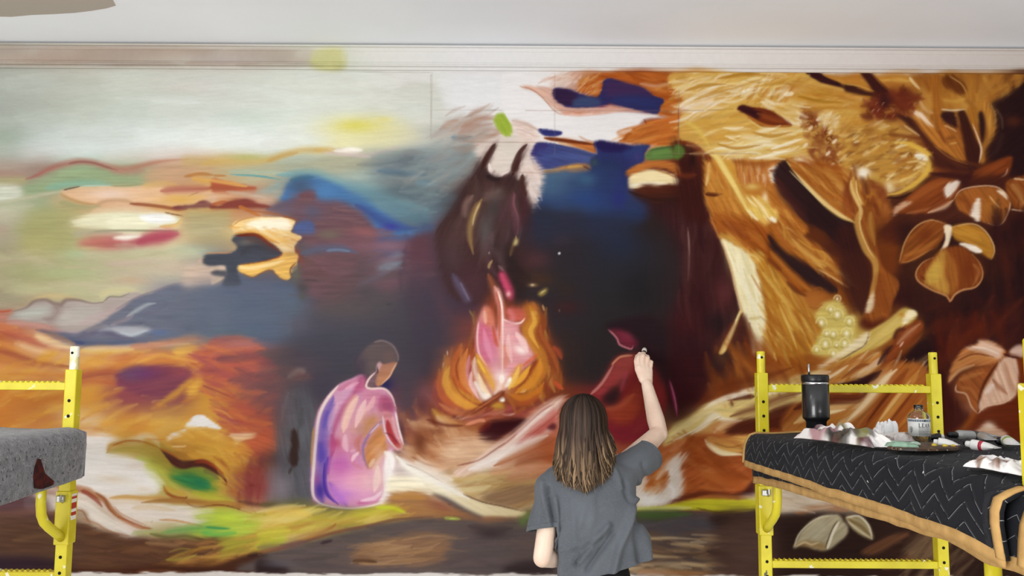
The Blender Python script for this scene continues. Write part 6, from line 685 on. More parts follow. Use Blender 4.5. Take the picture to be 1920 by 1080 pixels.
stroke([250, 330, 220, 420, 230, 520, 300, 600], [12, 36, 44, 20], 'c0602c', .75, .66, .3); stroke([290, 340, 265, 430, 270, 520, 330, 610], [10, 30, 34, 16], 'd88440', .8, .66, .3); stroke([190, 440, 165, 520, 200, 600, 290, 660, 370, 670], [12, 34, 44, 40, 14], 'e0a040', .85, .66, .3); stroke([150, 460, 130, 540, 160, 620, 240, 680], [10, 26, 34, 14], 'b85c34', .8, .66, .3); stroke([110, 560, 110, 620, 180, 690, 280, 720], [10, 24, 30, 12], '8c4038', .7, .66, .3); stroke([130, 650, 220, 700, 330, 700, 400, 670], [12, 26, 24, 10], 'd8884c', .7, .8, .4); stroke([310, 470, 310, 540, 350, 620], [8, 20, 10], 'f0c8c8', .8, .66, .2); stroke([350, 480, 380, 560, 420, 610], [8, 26, 12], 'f8dcb0', .8, .66, .2); stroke([245, 390, 225, 450, 240, 520], 8, '6c2c1c', .6, .8); stroke([205, 500, 240, 580, 310, 640], 7, '8c3c20', .6, .8)
stroke([560, 250, 600, 300, 630, 360], [14, 34, 14], 'f4d4d0', .7, .66, .2); stroke([520, 260, 520, 340, 540, 420], [10, 26, 12], 'f0c4c0', .6, .66, .2); stroke([380, 230, 400, 320, 430, 420], [10, 30, 16], 'dc94a8', .6, .66, .2); blob(480, 500, 40, 40, 'fff4ea', .7); blob(400, 610, 34, 22, 'fdf2e6', .8); stroke([440, 600, 470, 560, 490, 500], [10, 24, 10], 'fbe8d4', .7, .9)
poly([250, 705, 300, 690, 390, 640, 470, 590, 500, 585, 480, 620, 400, 670, 330, 715], '6c3020', 6, .7, .2, streak=.15, ang=-35); stroke([330, 690, 410, 640, 480, 595], 8, 'b8683c', .8, .7); stroke([500, 600, 540, 650, 560, 700], 14, 'b86c38', .6, .8)
# figure
frame(540, 620, 3.086)
stroke([405, 380, 365, 450, 330, 540, 320, 590], [14, 34, 34, 16], 'e8bfae', .8, .66, .3); stroke([450, 400, 420, 470, 390, 560], [12, 34, 20], 'eac4c0', .75, .66, .3); stroke([500, 380, 480, 430, 440, 470], [12, 26, 12], 'e6b4b4', .7, .66, .3); stroke([330, 600, 330, 660, 345, 700], [14, 30, 16], 'e0b6c0', .7, .66, .3); stroke([415, 700, 380, 730, 370, 760], [10, 18, 10], 'f0d0d4', .7, .66, .3); blob(360, 900, 90, 60, 'dfa0c4', .7); stroke([260, 900, 290, 960, 350, 1000], [12, 30, 16], 'c87cc8', .6, .9); stroke([420, 985, 500, 970, 540, 930], [10, 22, 12], 'f0d8e0', .7, .66, .3); stroke([520, 780, 515, 860, 500, 930], [14, 36, 20], 'ecd0c4', .7, .66, .3); stroke([430, 600, 400, 650, 420, 720], [12, 26, 14], 'b46a5c', .6, .66, .3); stroke([500, 500, 460, 560, 440, 620], [14, 30, 16], 'b88258', .6, .66, .3); stroke([250, 600, 262, 660, 245, 740], [14, 26, 14], 'b04a78', .7, .66, .2); stroke([290, 420, 250, 500, 235, 580], [12, 28, 14], 'd8a4bc', .7, .66, .2); stroke([330, 340, 380, 310, 410, 300], [8, 16, 8], 'e4b0c0', .7, .9); stroke([225, 620, 215, 700, 212, 760], [8, 14, 8], '9a6cb8', .7, .9)
stroke([265, 390, 225, 500, 205, 620, 200, 760, 190, 900], [20, 40, 50, 50, 34], '6250a0', .5, 1, .2); blob(205, 720, 26, 60, '4a3c9c', .6); blob(190, 930, 30, 50, '3c2c86', .6); stroke([212, 760, 206, 860, 222, 940, 262, 990], 9, '47308c', .8, .6); blob(300, 800, 60, 50, 'c26aa8', .5); blob(380, 880, 60, 50, 'e0a4b4', .6); blob(460, 880, 50, 60, 'e6bcbc', .6); blob(330, 950, 60, 30, 'b878c8', .5); stroke([560, 700, 600, 740, 605, 800], 20, 'f2ece8', .8, .7); blob(520, 690, 40, 40, 'd0a080', .5)
# wine-dark edge of the plain, violet grey beside the figure
frame(0, 0, 1)
blob(470, 715, 45, 26, '93504c', .5); blob(505, 745, 34, 44, '6c464a', .55); blob(450, 760, 40, 20, 'a04c3c', .5, 20); blob(490, 790, 36, 26, '8e4238', .5); blob(480, 880, 30, 26, '74302c', .6); blob(470, 915, 34, 24, '843c38', .6); blob(505, 860, 26, 20, '473438', .6); blob(528, 915, 22, 30, '8c8088', .6); blob(535, 700, 26, 34, '5a4a4a', .5); stroke([400, 672, 440, 668, 490, 676, 520, 690], 10, '7c4448', .5, 1, .3); stroke([420, 720, 460, 735, 500, 735], 7, 'c46c44', .5, .9, .4); stroke([430, 770, 470, 790, 510, 795], 8, 'c8703c', .5, .9, .4); stroke([440, 690, 480, 705, 520, 706], 8, '6a4448', .6, 1, .4)
# tree against the peach sky
poly([345, 505, 380, 492, 425, 494, 424, 512, 412, 530, 380, 536, 345, 538], 'cdb29c', 5, .9); stroke([386, 487, 372, 490], 6, 'd8b090', .6, 1)
poly([380, 488, 388, 480, 405, 478, 440, 476, 470, 470, 500, 476, 480, 488, 450, 492, 446, 512, 452, 534, 418, 536, 424, 514, 422, 498, 396, 500, 384, 496], '43464f', 1.6, 1, .2, streak=.08); poly([394, 512, 404, 507, 424, 509, 426, 518, 404, 517], '4c4c52', 1.4, 1); stroke([452, 478, 470, 462, 500, 466, 524, 476], 8, '3c3a40', .7, .8)
poly([300, 575, 350, 548, 400, 535, 470, 532, 560, 545, 570, 610, 480, 625, 330, 625], '5a5f6c', 14, .45, streak=.06)
# plants on the right
frame(1590, 130, 4)
fill([0, 480, 260, 420, 480, 580, 540, 720, 420, 860, 200, 760, 0, 700], ['7c4c20', '8a5828', 'f0e0b8', 'a06a2c', 'e0bc70', '6a3c1a'], 60, 70, 16, -24, .8, 24, .8, .5)
stroke([330, 545, 450, 555, 560, 610, 612, 670, 590, 770, 500, 860, 380, 925, 295, 940], [10, 20, 24, 26, 26, 22, 12], 'dcb04c', .8, .7, .4); stroke([440, 700, 520, 690, 590, 720], 12, 'f0dc9c', .7, .8, .4); stroke([330, 850, 440, 820, 540, 760], 16, 'e4c474', .7, .8, .5)
stroke([610, 650, 640, 690, 700, 740, 800, 760, 900, 765], [14, 30, 40, 30, 14], '4a221a', .8, .8, .3); stroke([440, 1000, 560, 910, 700, 845, 780, 840], [12, 30, 34, 14], '9a5226', .8, .8, .4); stroke([600, 1060, 700, 990, 730, 940], [10, 30, 16], '6a2c16', .7, .9, .4)
stroke([20, 830, 34, 910, 70, 990, 100, 1060, 96, 1130], [12, 20, 22, 20, 14], 'e4c27c', .7, .7, .4); stroke([-10, 880, 10, 980, 40, 1080], 30, '7c3c1c', .6, .9, .4)
frame(1270, 130, 4)
stroke([250, 640, 300, 660, 360, 760, 430, 880, 500, 1010, 560, 1120], [20, 34, 34, 28, 24, 16], 'e8cc7c', .8, .7, .4); stroke([240, 700, 250, 780, 300, 900, 380, 1040], [10, 26, 30, 14], 'c88a3c', .7, .8, .5); stroke([560, 950, 640, 1040, 700, 1140], [8, 22, 12], 'f2dca8', .8, .7, .4); stroke([600, 940, 690, 1040, 730, 1120], [8, 20, 12], 'd4a850', .8, .7, .4); stroke([870, 760, 980, 880, 1100, 1000, 1220, 1090, 1320, 1140], [8, 16, 20, 20, 10], 'e8c888', .8, .6, .4)
frame(1270, 390, 4)
stroke([600, 470, 680, 620, 760, 780, 830, 960, 860, 1080], [14, 34, 40, 36, 20], 'b8822e', .6, .9, .5); stroke([650, 480, 760, 640, 880, 820, 980, 1000], [10, 22, 24, 12], 'd8b054', .6, .8, .6); stroke([620, 560, 680, 740, 720, 920, 720, 1080], [10, 26, 30, 16], '9c5c1e', .6, .9, .5); stroke([860, 640, 960, 800, 1040, 960], [10, 24, 12], '84441a', .6, .9, .5); stroke([760, 720, 840, 900, 900, 1060], [8, 16, 8], 'e0c070', .6, .7, .6)
# soft joins: mauve and slate veils over the middle, warm shade under the ledge
frame(0, 0, 1)
blob(610, 470, 90, 40, '6b4c54', .35); blob(690, 560, 120, 60, '4e474c', .4); blob(380, 570, 60, 50, '666a78', .5); blob(470, 600, 90, 40, '586476', .4); blob(800, 640, 60, 90, '403842', .4); blob(1090, 560, 50, 110, '2a2629', .4); blob(1160, 470, 70, 50, '272c3c', .5); blob(1010, 440, 40, 30, '2c3044', .5)
stroke([1000, 410, 1060, 418, 1140, 420, 1200, 410], 30, '2a3048', .6, 1.3, .2); stroke([860, 250, 900, 225, 930, 218], 6, '9c6a54', .6, .9, .5); stroke([850, 262, 890, 240, 925, 232], 8, 'a88474', .5, 1, .5); stroke([960, 226, 985, 232, 1008, 244], 5, 'b08a78', .6, .9, .5)
fill([820, 215, 925, 205, 930, 260, 900, 275, 840, 268], ['a89488', '94705c', 'b8a89c', '8c8480'], 24, 46, 7, -18, .5, 14, 1, .5)
# ---- diagonal rock bands behind the right scaffold
frame(1500, 560, 3.857)
poly([210, 690, 460, 650, 620, 490, 900, 480, 930, 700, 900, 980, -60, 980, -60, 780], '9c5624', 10, .8, .2, streak=.2, ang=-48)
for q, w_, c in (([240, 950, 420, 800, 560, 640, 660, 520], [30, 70, 80, 50], 'd4aa74'), ([420, 960, 560, 800, 680, 640, 780, 510], [30, 60, 60, 34], '8a4420'), ([520, 970, 660, 800, 780, 640, 860, 520], [26, 56, 56, 34], 'c0823c'), ([640, 970, 760, 820, 880, 660], [30, 60, 40], '944c20'), ([330, 900, 470, 760, 600, 600, 700, 510], [10, 30, 34, 20], 'ecd4ae'), ([560, 900, 680, 740, 800, 590], [8, 22, 12], 'dcae6c'), ([700, 950, 800, 830, 890, 720], [8, 26, 14], 'b87434'), ([480, 900, 600, 740, 700, 620], [6, 18, 10], '5c2814'), ([600, 960, 720, 800, 840, 650], [6, 16, 10], '6c3018'), ([-40, 900, 120, 820, 280, 780, 420, 740], [30, 60, 60, 30], 'd8b276'), ([-40, 960, 140, 900, 300, 850, 400, 800], [20, 40, 40, 20], 'b0702e'), ([20, 860, 180, 830, 330, 800], [10, 24, 12], 'efdcb0'), ([-40, 800, 100, 740, 230, 730, 420, 720, 500, 660], [40, 60, 60, 50, 20], '54241a'), ([230, 640, 380, 620, 520, 570, 590, 520], [20, 40, 40, 20], '30191a'), ([-40, 700, 120, 650, 260, 640], [20, 34, 16], 'e4c898'), ([-60, 660, 60, 620, 180, 580, 300, 520], [16, 30, 30, 14], 'dcb684'), ([220, 560, 340, 490, 440, 440], [16, 40, 20], 'b06c30'), ([160, 600, 260, 540, 350, 480], [8, 20, 12], 'e8cfa8'), ([300, 580, 420, 500, 500, 470], [10, 30, 14], '8c4820'), ([470, 520, 540, 470, 580, 430], [14, 34, 16], 'd8b08c'), ([560, 480, 600, 420, 660, 350], [10, 24, 12], '3a1d1a')): stroke(q, w_, c, .85, .7, .5)
# rust above the ledge
frame(1200, 540, 1.95)
fill([240, 300, 420, 200, 560, 260, 640, 330, 420, 350, 270, 400], ['8a4418', '9c541c', '74341a', 'a8642a', '5c2a18'], 44, 130, 24, 60, .6, 16, .9, .4); stroke([215, 420, 290, 370, 380, 340, 470, 320, 560, 290], [16, 26, 24, 20, 10], '6a2f18', .7, .9, .4); stroke([250, 430, 320, 400, 420, 380], [8, 16, 10], 'f0e2cc', .7, .7, .4); stroke([110, 540, 200, 480, 280, 430, 330, 415], [10, 20, 18, 8], 'e8d098', .7, .7, .4); stroke([120, 560, 220, 510, 290, 470], 6, 'fff4e0', .6, .7, .4); stroke([330, 470, 420, 440, 520, 400, 600, 380], [10, 24, 24, 10], '5a2818', .8, .8, .4); stroke([420, 400, 520, 370, 600, 350], [8, 18, 10], 'ecd8ac', .8, .7, .4); stroke([240, 560, 300, 600, 380, 610], [8, 14, 8], 'f0dcb0', .8, .7, .3); stroke([160, 600, 240, 560, 330, 560, 400, 600], [10, 24, 26, 12], '8c4420', .6, .9, .4); stroke([270, 640, 330, 680, 400, 700], [14, 30, 16], '7c3818', .6, .9, .4); stroke([60, 700, 110, 640, 150, 600], [10, 20, 10], 'e8d8cc', .6, .8, .5)
# dark hair of the second figure
frame(950, 620, 2.3475)
poly([430, -20, 480, -40, 560, -60, 650, -50, 700, 40, 680, 150, 640, 120, 600, 70, 575, 40, 545, 14, 500, -4, 460, -8], '281c20', 7, .97); poly([575, 50, 640, 60, 700, 120, 720, 260, 690, 240, 640, 160, 600, 100], '2c1a1e', 14, .7)
# ---- pencil grid, green dab, top edge of the paint, bare strip below
frame(0, 0, 1)
poly([925, 222, 936, 212, 946, 214, 956, 230, 960, 246, 955, 256, 944, 252, 932, 238], '94a93c', 1.2, 1, .5, ang=60, streak=.12, SW=2)
for (x, a, b) in ((1040, 138, 290), (1273, 170, 290), (808, 140, 262)): stroke([x, a, x, b], 1.1, '8a7a74', .5, .5, .2, tap=(0, 0))
for (y, a, b) in ((207, 985, 1320), (266, 860, 1020), (288, 1260, 1420), (323, 960, 1020)): stroke([a, y, b, y+1], 1.1, '8a6a5c', .5, .5, .2, tap=(0, 0))
_Y, _X = np.mgrid[0:CH, 0:CW].astype(np.float32); _X += CX0; _Y += CY0
_n = dnoise(_X, _Y, 0, 22, 3, 5)-.5
_e = 1070+.0058*_X+_n*7+(vnoise(_X/60, _Y*0)-.5)*5
_m = sst((_Y-_e)/3.)[..., None]
CAN[:] = CAN*(1-_m)+hexc('d9d2cd')*_m
SOFT = .3
# soften, then canvas-wide fine brush grain
for _c in range(3): CAN[..., _c] = (1-SOFT)*CAN[..., _c]+SOFT*blur(CAN[..., _c], 1, 1)
CAN *= (1+.04*(dnoise(_X, _Y, -6, 46, 2.6, 12)-.5)+.035*(dnoise(_X, _Y, 8, 16, 2.2, 22)-.5))[..., None]
np.clip(CAN, 0, 1, out=CAN)
# ---------------------------------------------------------------- materials
def s2l(c): c = np.asarray(c, np.float64); return np.where(c <= .04045, c/12.92, ((c+.055)/1.055)**2.4)
def lin(h): return tuple(float(v) for v in s2l(hexc(h)))+(1.,)
MAT = {}
def mat(name, colr, rough=.6, metal=0., spec=.5, trans=0., ior=1.45, coat=0., sheen=0.):
    if name in MAT: return MAT[name]
    m = bpy.data.materials.new(name); m.use_nodes = True; b = m.node_tree.nodes['Principled BSDF']
    b.inputs['Base Color'].default_value = lin(colr) if isinstance(colr, str) else colr
    b.inputs['Roughness'].default_value = rough; b.inputs['Metallic'].default_value = metal
    b.inputs['Specular IOR Level'].default_value = spec; b.inputs['Transmission Weight'].default_value = trans
    b.inputs['IOR'].default_value = ior; b.inputs['Coat Weight'].default_value = coat; b.inputs['Sheen Weight'].default_value = sheen
    MAT[name] = m; return m
def nodes(m): return m.node_tree.nodes, m.node_tree.links, m.node_tree.nodes['Principled BSDF']
def noise_mix(m, base, other, scale, lo, hi, detail=4, coords='Object', stretch=(1, 1, 1), bump=0., rough2=None):
    """base colour mixed with another where a noise passes lo..hi; chainable: base may be a socket"""
    n, l, b = nodes(m)
    tc = n.new('ShaderNodeTexCoord'); mp = n.new('ShaderNodeMapping'); mp.inputs['Scale'].default_value = stretch
    l.new(tc.outputs[coords], mp.inputs[0])
    t = n.new('ShaderNodeTexNoise'); t.inputs['Scale'].default_value = scale; t.inputs['Detail'].default_value = detail; l.new(mp.outputs[0], t.inputs['Vector'])
    r = n.new('ShaderNodeMapRange'); r.inputs[1].default_value = lo; r.inputs[2].default_value = hi; l.new(t.outputs['Fac'], r.inputs[0])
    x = n.new('ShaderNodeMix'); x.data_type = 'RGBA'; l.new(r.outputs[0], x.inputs[0])
    for i, c in ((6, base), (7, other)):
        if isinstance(c, str): x.inputs[i].default_value = lin(c)
        else: l.new(c, x.inputs[i])
    l.new(x.outputs[2], b.inputs['Base Color'])
    if bump:
        bp = n.new('ShaderNodeBump'); bp.inputs['Strength'].default_value = bump; bp.inputs['Distance'].default_value = .01
        l.new(t.outputs['Fac'], bp.inputs['Height']); l.new(bp.outputs[0], b.inputs['Normal'])
    return x.outputs[2]
def attr_mat(name, attr, rough=.6, spec=.3, grain=0., gscale=60., bump=0.):
    m = mat(name, '888888', rough, spec=spec); n, l, b = nodes(m)
    a = n.new('ShaderNodeAttribute'); a.attribute_name = attr
    out = a.outputs['Color']
    if grain or bump:
        tc = n.new('ShaderNodeTexCoord'); t = n.new('ShaderNodeTexNoise'); t.inputs['Scale'].default_value = gscale; t.inputs['Detail'].default_value = 3
        l.new(tc.outputs['Object'], t.inputs['Vector'])
        r = n.new('ShaderNodeMapRange'); r.inputs[3].default_value = 1-grain; r.inputs[4].default_value = 1+grain; l.new(t.outputs['Fac'], r.inputs[0])
        x = n.new('ShaderNodeVectorMath'); x.operation = 'SCALE'; l.new(out, x.inputs[0]); l.new(r.outputs[0], x.inputs['Scale']); out = x.outputs[0]
        if bump:
            bp = n.new('ShaderNodeBump'); bp.inputs['Strength'].default_value = bump; bp.inputs['Distance'].default_value = .004
            l.new(t.outputs['Fac'], bp.inputs['Height']); l.new(bp.outputs[0], b.inputs['Normal'])
    l.new(out, b.inputs['Base Color']); return m
# ---------------------------------------------------------------- mesh helpers
class MB:
    def __init__(s): s.v = []; s.f = []; s.mi = []; s.cm = 0
    def add(s, vs, fs):
        o = len(s.v); s.v += [tuple(v) for v in vs]; s.f += [tuple(i+o for i in f) for f in fs]; s.mi += [s.cm]*len(fs)
    def box(s, c, d, M=None, bev=0.):
        x, y, z = [e/2 for e in d]; c = Vector(c)
        if bev > 0:
            b = min(bev, x*.9, y*.9, z*.9); vs = []
            bm = bmesh.new(); bmesh.ops.create_cube(bm, size=1)
            for v in bm.verts: v.co = Vector((v.co.x*2*x, v.co.y*2*y, v.co.z*2*z))
            bmesh.ops.bevel(bm, geom=bm.edges[:], offset=b, segments=2, profile=.5, affect='EDGES')
            bm.verts.index_update(); vs = [v.co.copy() for v in bm.verts]; fs = [[v.index for v in f.verts] for f in bm.faces]; bm.free()
        else:
            vs = [Vector((sx*x, sy*y, sz*z)) for sx in (-1, 1) for sy in (-1, 1) for sz in (-1, 1)]
            fs = [(0, 1, 3, 2), (4, 6, 7, 5), (0, 4, 5, 1), (2, 3, 7, 6), (0, 2, 6, 4), (1, 5, 7, 3)]
        if M is not None: vs = [M @ v for v in vs]
        s.add([v+c for v in vs], fs)
    def tube(s, pts, r, n=10, cap=True, flat=None):
        pts = [Vector(p) for p in pts]; rs = r if isinstance(r, (list, tuple)) else [r]*len(pts)
        vs = []; fs = []; prev = None
        for i, p in enumerate(pts):
            t = (pts[min(i+1, len(pts)-1)]-pts[max(i-1, 0)]).normalized()
            if prev is None: a = Vector((0, 0, 1)) if abs(t.z) < .9 else Vector((0, 1, 0)); u = t.cross(a).normalized()
            else: u = (prev-t*prev.dot(t)).normalized()
            prev = u; v = t.cross(u)
            for k in range(n):
                g = 2*math.pi*k/n; vs.append(p+u*math.cos(g)*rs[i]+v*math.sin(g)*rs[i]*(flat or 1))
        for i in range(len(pts)-1):
            for k in range(n): fs.append((i*n+k, i*n+(k+1) % n, (i+1)*n+(k+1) % n, (i+1)*n+k))
        if cap: fs.append(tuple(range(n-1, -1, -1))); fs.append(tuple((len(pts)-1)*n+k for k in range(n)))
        s.add(vs, fs)
    def lathe(s, prof, c=(0, 0, 0), n=28, M=None):
        vs = []; fs = []; c = Vector(c)
        for (r, z) in prof:
            for k in range(n):
                g = 2*math.pi*k/n; p = Vector((r*math.cos(g), r*math.sin(g), z)); vs.append((M @ p if M is not None else p)+c)
        m = len(prof)
        for i in range(m-1):
            for k in range(n): fs.append((i*n+k, i*n+(k+1) % n, (i+1)*n+(k+1) % n, (i+1)*n+k))
        fs.append(tuple(range(n-1, -1, -1))); fs.append(tuple((m-1)*n+k for k in range(n)))
        s.add(vs, fs)
    def ball(s, c, r, seg=14, rings=9, M=None):
        r = (r, r, r) if not isinstance(r, (list, tuple)) else r; c = Vector(c); vs = []; fs = []
        for i in range(rings+1):
            th = math.pi*i/rings
            for k in range(seg):
                g = 2*math.pi*k/seg; p = Vector((r[0]*math.sin(th)*math.cos(g), r[1]*math.sin(th)*math.sin(g), r[2]*math.cos(th)))
                vs.append((M @ p if M is not None else p)+c)
        for i in range(rings):
            for k in range(seg): fs.append((i*seg+k, (i+1)*seg+k, (i+1)*seg+(k+1) % seg, i*seg+(k+1) % seg))
        s.add(vs, fs)
    def caps(s, a, b, ra, rb):
        a = Vector(a); b = Vector(b); s.ball(a, ra); s.ball(b, rb); s.tube([a, b], [ra, rb], 14)
    def grid(s, P):                                    # P[i][j] points
        n, m = len(P), len(P[0]); vs = [p for r in P for p in r]
        s.add(vs, [(i*m+j, (i+1)*m+j, (i+1)*m+j+1, i*m+j+1) for i in range(n-1) for j in range(m-1)])
    def build(s, name, mats, parent=None, smooth=False, label=None, loc=None):
        me = bpy.data.meshes.new(name); me.from_pydata(s.v, [], s.f); me.validate(); me.update()
        for m in (mats if isinstance(mats, (list, tuple)) else [mats]): me.materials.append(m)
        if any(s.mi): me.polygons.foreach_set('material_index', s.mi)
        if smooth: me.polygons.foreach_set('use_smooth', [True]*len(me.polygons))
        bm = bmesh.new(); bm.from_mesh(me); bmesh.ops.recalc_face_normals(bm, faces=bm.faces[:]); bm.to_mesh(me); bm.free()
        o = bpy.data.objects.new(name, me); col.objects.link(o)
        if parent: o.parent = parent; o.matrix_parent_inverse = parent.matrix_basis.inverted()
        if label: o['label'] = label
        return o
def tag(o, label, cat, group=None):
    o['label'] = label; o['category'] = cat
    if group: o['group'] = group
    return o
def thing(name, label, cat, loc=(0, 0, 0), group=None):
    o = bpy.data.objects.new(name, None); col.objects.link(o); o.location = loc; o.empty_display_size = .1
    bpy.context.view_layer.update()
    return tag(o, label, cat, group)
def struct(o): o['kind'] = 'structure'; return o
def rebase(o):                                         # put a mesh thing's origin at its base
    me = o.data; n = len(me.vertices); a = np.empty(n*3); me.vertices.foreach_get('co', a); a = a.reshape(-1, 3)
    b = Vector(((a[:, 0].min()+a[:, 0].max())/2, (a[:, 1].min()+a[:, 1].max())/2, a[:, 2].min()))
    me.transform(Matrix.Translation(-b)); o.location = b; return o
def edge_bevel(o, wd=.002, seg=2):
    m = o.modifiers.new('bevel', 'BEVEL'); m.width = wd; m.segments = seg; m.limit_method = 'ANGLE'; m.angle_limit = math.radians(40)
def voxel(mb, vs, sm=5, fac=.6):                       # one continuous skin grown over overlapping volumes
    o = mb.build('tmp_body', [], None)
    r = o.modifiers.new('r', 'REMESH'); r.mode = 'VOXEL'; r.voxel_size = vs; r.use_smooth_shade = True
    if sm: q = o.modifiers.new('s', 'SMOOTH'); q.iterations = sm; q.factor = fac
    dg = bpy.context.evaluated_depsgraph_get(); dg.update()
    me = bpy.data.meshes.new_from_object(o.evaluated_get(dg)); d = o.data
    bpy.data.objects.remove(o); bpy.data.meshes.remove(d)
    return me
def from_mesh(name, me, m, parent=None):
    me.name = name; me.materials.clear(); me.materials.append(m); me.polygons.foreach_set('use_smooth', [True]*len(me.polygons))
    o = bpy.data.objects.new(name, me); col.objects.link(o)
    if parent: o.parent = parent; o.matrix_parent_inverse = parent.matrix_basis.inverted()
    return o
# ---------------------------------------------------------------- room shell, mural, cornice
YW = 4.0; KEXP = .85                                   # wall plane; paint reflectance scale
zc = at(960, 87, YW).z                                 # ceiling height
def sample(tab, px, py, y0):
    xs = np.clip(px-CX0, 0, tab.shape[1]-1.01); ys = np.clip(py-y0, 0, tab.shape[0]-1.01)
    xi = xs.astype(int); yi = ys.astype(int); fx = (xs-xi)[..., None]; fy = (ys-yi)[..., None]
    return (tab[yi, xi]*(1-fx)+tab[yi, xi+1]*fx)*(1-fy)+(tab[yi+1, xi]*(1-fx)+tab[yi+1, xi+1]*fx)*fy
def paint_attr(me, co, tab, y0, gain):
    d = co-np.array(CAM); z = d@np.array(FWD); px = 960+F*(d@np.array(RGT))/z; py = 540-F*(d@np.array(UPV))/z
    c = np.clip(s2l(sample(tab, px, py, y0))*gain, 0, .92)
    ca = me.color_attributes.new('paint', 'FLOAT_COLOR', 'POINT')
    ca.data.foreach_set('color', np.concatenate([c, np.ones((len(c), 1))], 1).astype(np.float32).ravel())
plaster = mat('white_plaster', 'dedad6', .75, spec=.25); noise_mix(plaster, 'dedad6', 'd4cfca', 2.2, .35, .7, 5, bump=.02)
mb = MB(); mb.box((0, YW+.1, zc/2), (10, .2, zc)); struct(mb.build('wall_back', plaster))
flm = mat('pale_bounce_floor', 'd2ccc0', .85); noise_mix(flm, 'd8d6d2', 'c4c1bb', 3., .3, .7, 6)  # unseen floor, coloured pale to bounce light up at the ceiling
mb = MB(); mb.box((0, 1.0, -.05), (10, 6.2, .1)); struct(mb.build('floor', flm))
clm = mat('ceiling_paint', 'f2f5fa', .8, spec=.2); noise_mix(clm, 'f4f7fc', 'eef1f6', 1.3, .35, .7, 4)
mb = MB(); mb.box((0, 1.45, zc+.05), (10, 5.5, .1)); ceil = struct(mb.build('ceiling', clm))
pp = [at_z(x, y, zc) for x, y in ((-120, -40), (190, -40), (217, 10), (200, 15), (170, 20), (140, 23.5), (100, 26), (60, 27.5), (22, 31), (-30, 30), (-120, 34))]
mb = MB(); n_ = len(pp); mb.add([p-Vector((0, 0, .0015)) for p in pp]+[p+Vector((0, 0, .002)) for p in pp], [tuple(range(n_)), tuple(range(2*n_-1, n_-1, -1))]+[(i, (i+1) % n_, n_+(i+1) % n_, n_+i) for i in range(n_)])
mb.build('bare_patch', mat('bare_drywall_mud', 'b3aaa0', .85, spec=.15), ceil, label='tan unpainted patch of joint compound')
# mural: a primed skin of canvas glued to the wall, colour from the painter above
z1 = at(960, 128, YW).z; z0 = at(960, 1098, YW).z; X0, X1 = -3.05, 3.05
nx, nz = 1480, 590
gx = np.linspace(X0, X1, nx); gz = np.linspace(z0, z1, nz)
co = np.empty((nz, nx, 3)); co[..., 0] = gx[None]; co[..., 1] = YW-.004; co[..., 2] = gz[:, None]; co = co.reshape(-1, 3)
ii = (np.arange(nz-1)[:, None]*nx+np.arange(nx-1)[None]).ravel()
quads = np.stack([ii, ii+1, ii+nx+1, ii+nx], 1).astype(np.int32)
rim = np.concatenate([np.arange(nx), np.arange(1, nz)*nx+nx-1, (nz-1)*nx+np.arange(nx-2, -1, -1), np.arange(nz-2, 0, -1)*nx])
nb = len(co); bco = co[rim].copy(); bco[:, 1] = YW-.0003
k_ = len(rim); j_ = np.arange(k_); sideq = np.stack([rim[j_], nb+j_, nb+(j_+1) % k_, rim[(j_+1) % k_]], 1).astype(np.int32)
co = np.concatenate([co, bco]); quads = np.concatenate([quads, sideq])
me = bpy.data.meshes.new('mural'); me.vertices.add(len(co)); me.vertices.foreach_set('co', co.astype(np.float32).ravel())
me.loops.add(quads.size); me.loops.foreach_set('vertex_index', quads.ravel())
me.polygons.add(len(quads)); me.polygons.foreach_set('loop_start', np.arange(len(quads), dtype=np.int32)*4)
me.update(calc_edges=True)
paint_attr(me, co, CAN, CY0, KEXP)
me.materials.append(attr_mat('mural_paint', 'paint', .8, .0, .03, 90., .05))
mu = bpy.data.objects.new('mural', me); col.objects.link(mu)
tag(mu, 'large unfinished mural of two seated figures beside a campfire, covering the back wall', 'mural')
# cornice: lip, fascia with step, bead, lower lip; sky colours brushed on the left, light falloff painted in on the right
def zw(py): return at(960, py, YW).z
prof = [(.0, 134), (.014, 134), (.014, 130.5), (.011, 130), (.011, 128.6), (.021, 127.4), (.024, 125.6), (.021, 123.8), (.015, 123), (.015, 120.5), (.018, 119.8), (.018, 101), (.022, 99.5), (.025, 96), (.025, 94.4), (.034, 93.4), (.036, 91.5), (.034, 90.3), (.0, 90.3)]
xs_ = np.linspace(-4.9, 4.9, 420)
mb = MB(); mb.grid([[Vector((x, YW-d, zw(py))) for (d, py) in prof] for x in xs_])
n_ = len(prof); mb.add([Vector((xs_[0], YW-d, zw(py))) for d, py in prof], [tuple(range(n_))]); mb.add([Vector((xs_[-1], YW-d, zw(py))) for d, py in prof], [tuple(range(n_))])
tr = struct(mb.build('trim_1', attr_mat('cornice_paint', 'paint', .6, .25, .05, 40.)))
vv = np.empty(len(tr.data.vertices)*3); tr.data.vertices.foreach_get('co', vv); paint_attr(tr.data, vv.reshape(-1, 3), TRIM, CY0, KEXP)
mb = MB(); mb.box((0, YW-.004, (zc+zw(90.3))/2), (9.8, .008, zc-zw(90.3))); struct(mb.build('trim_2', mat('painted_gap_shade', '6e6862', .9)))  # dark strip painting the shade in the gap above the cornice
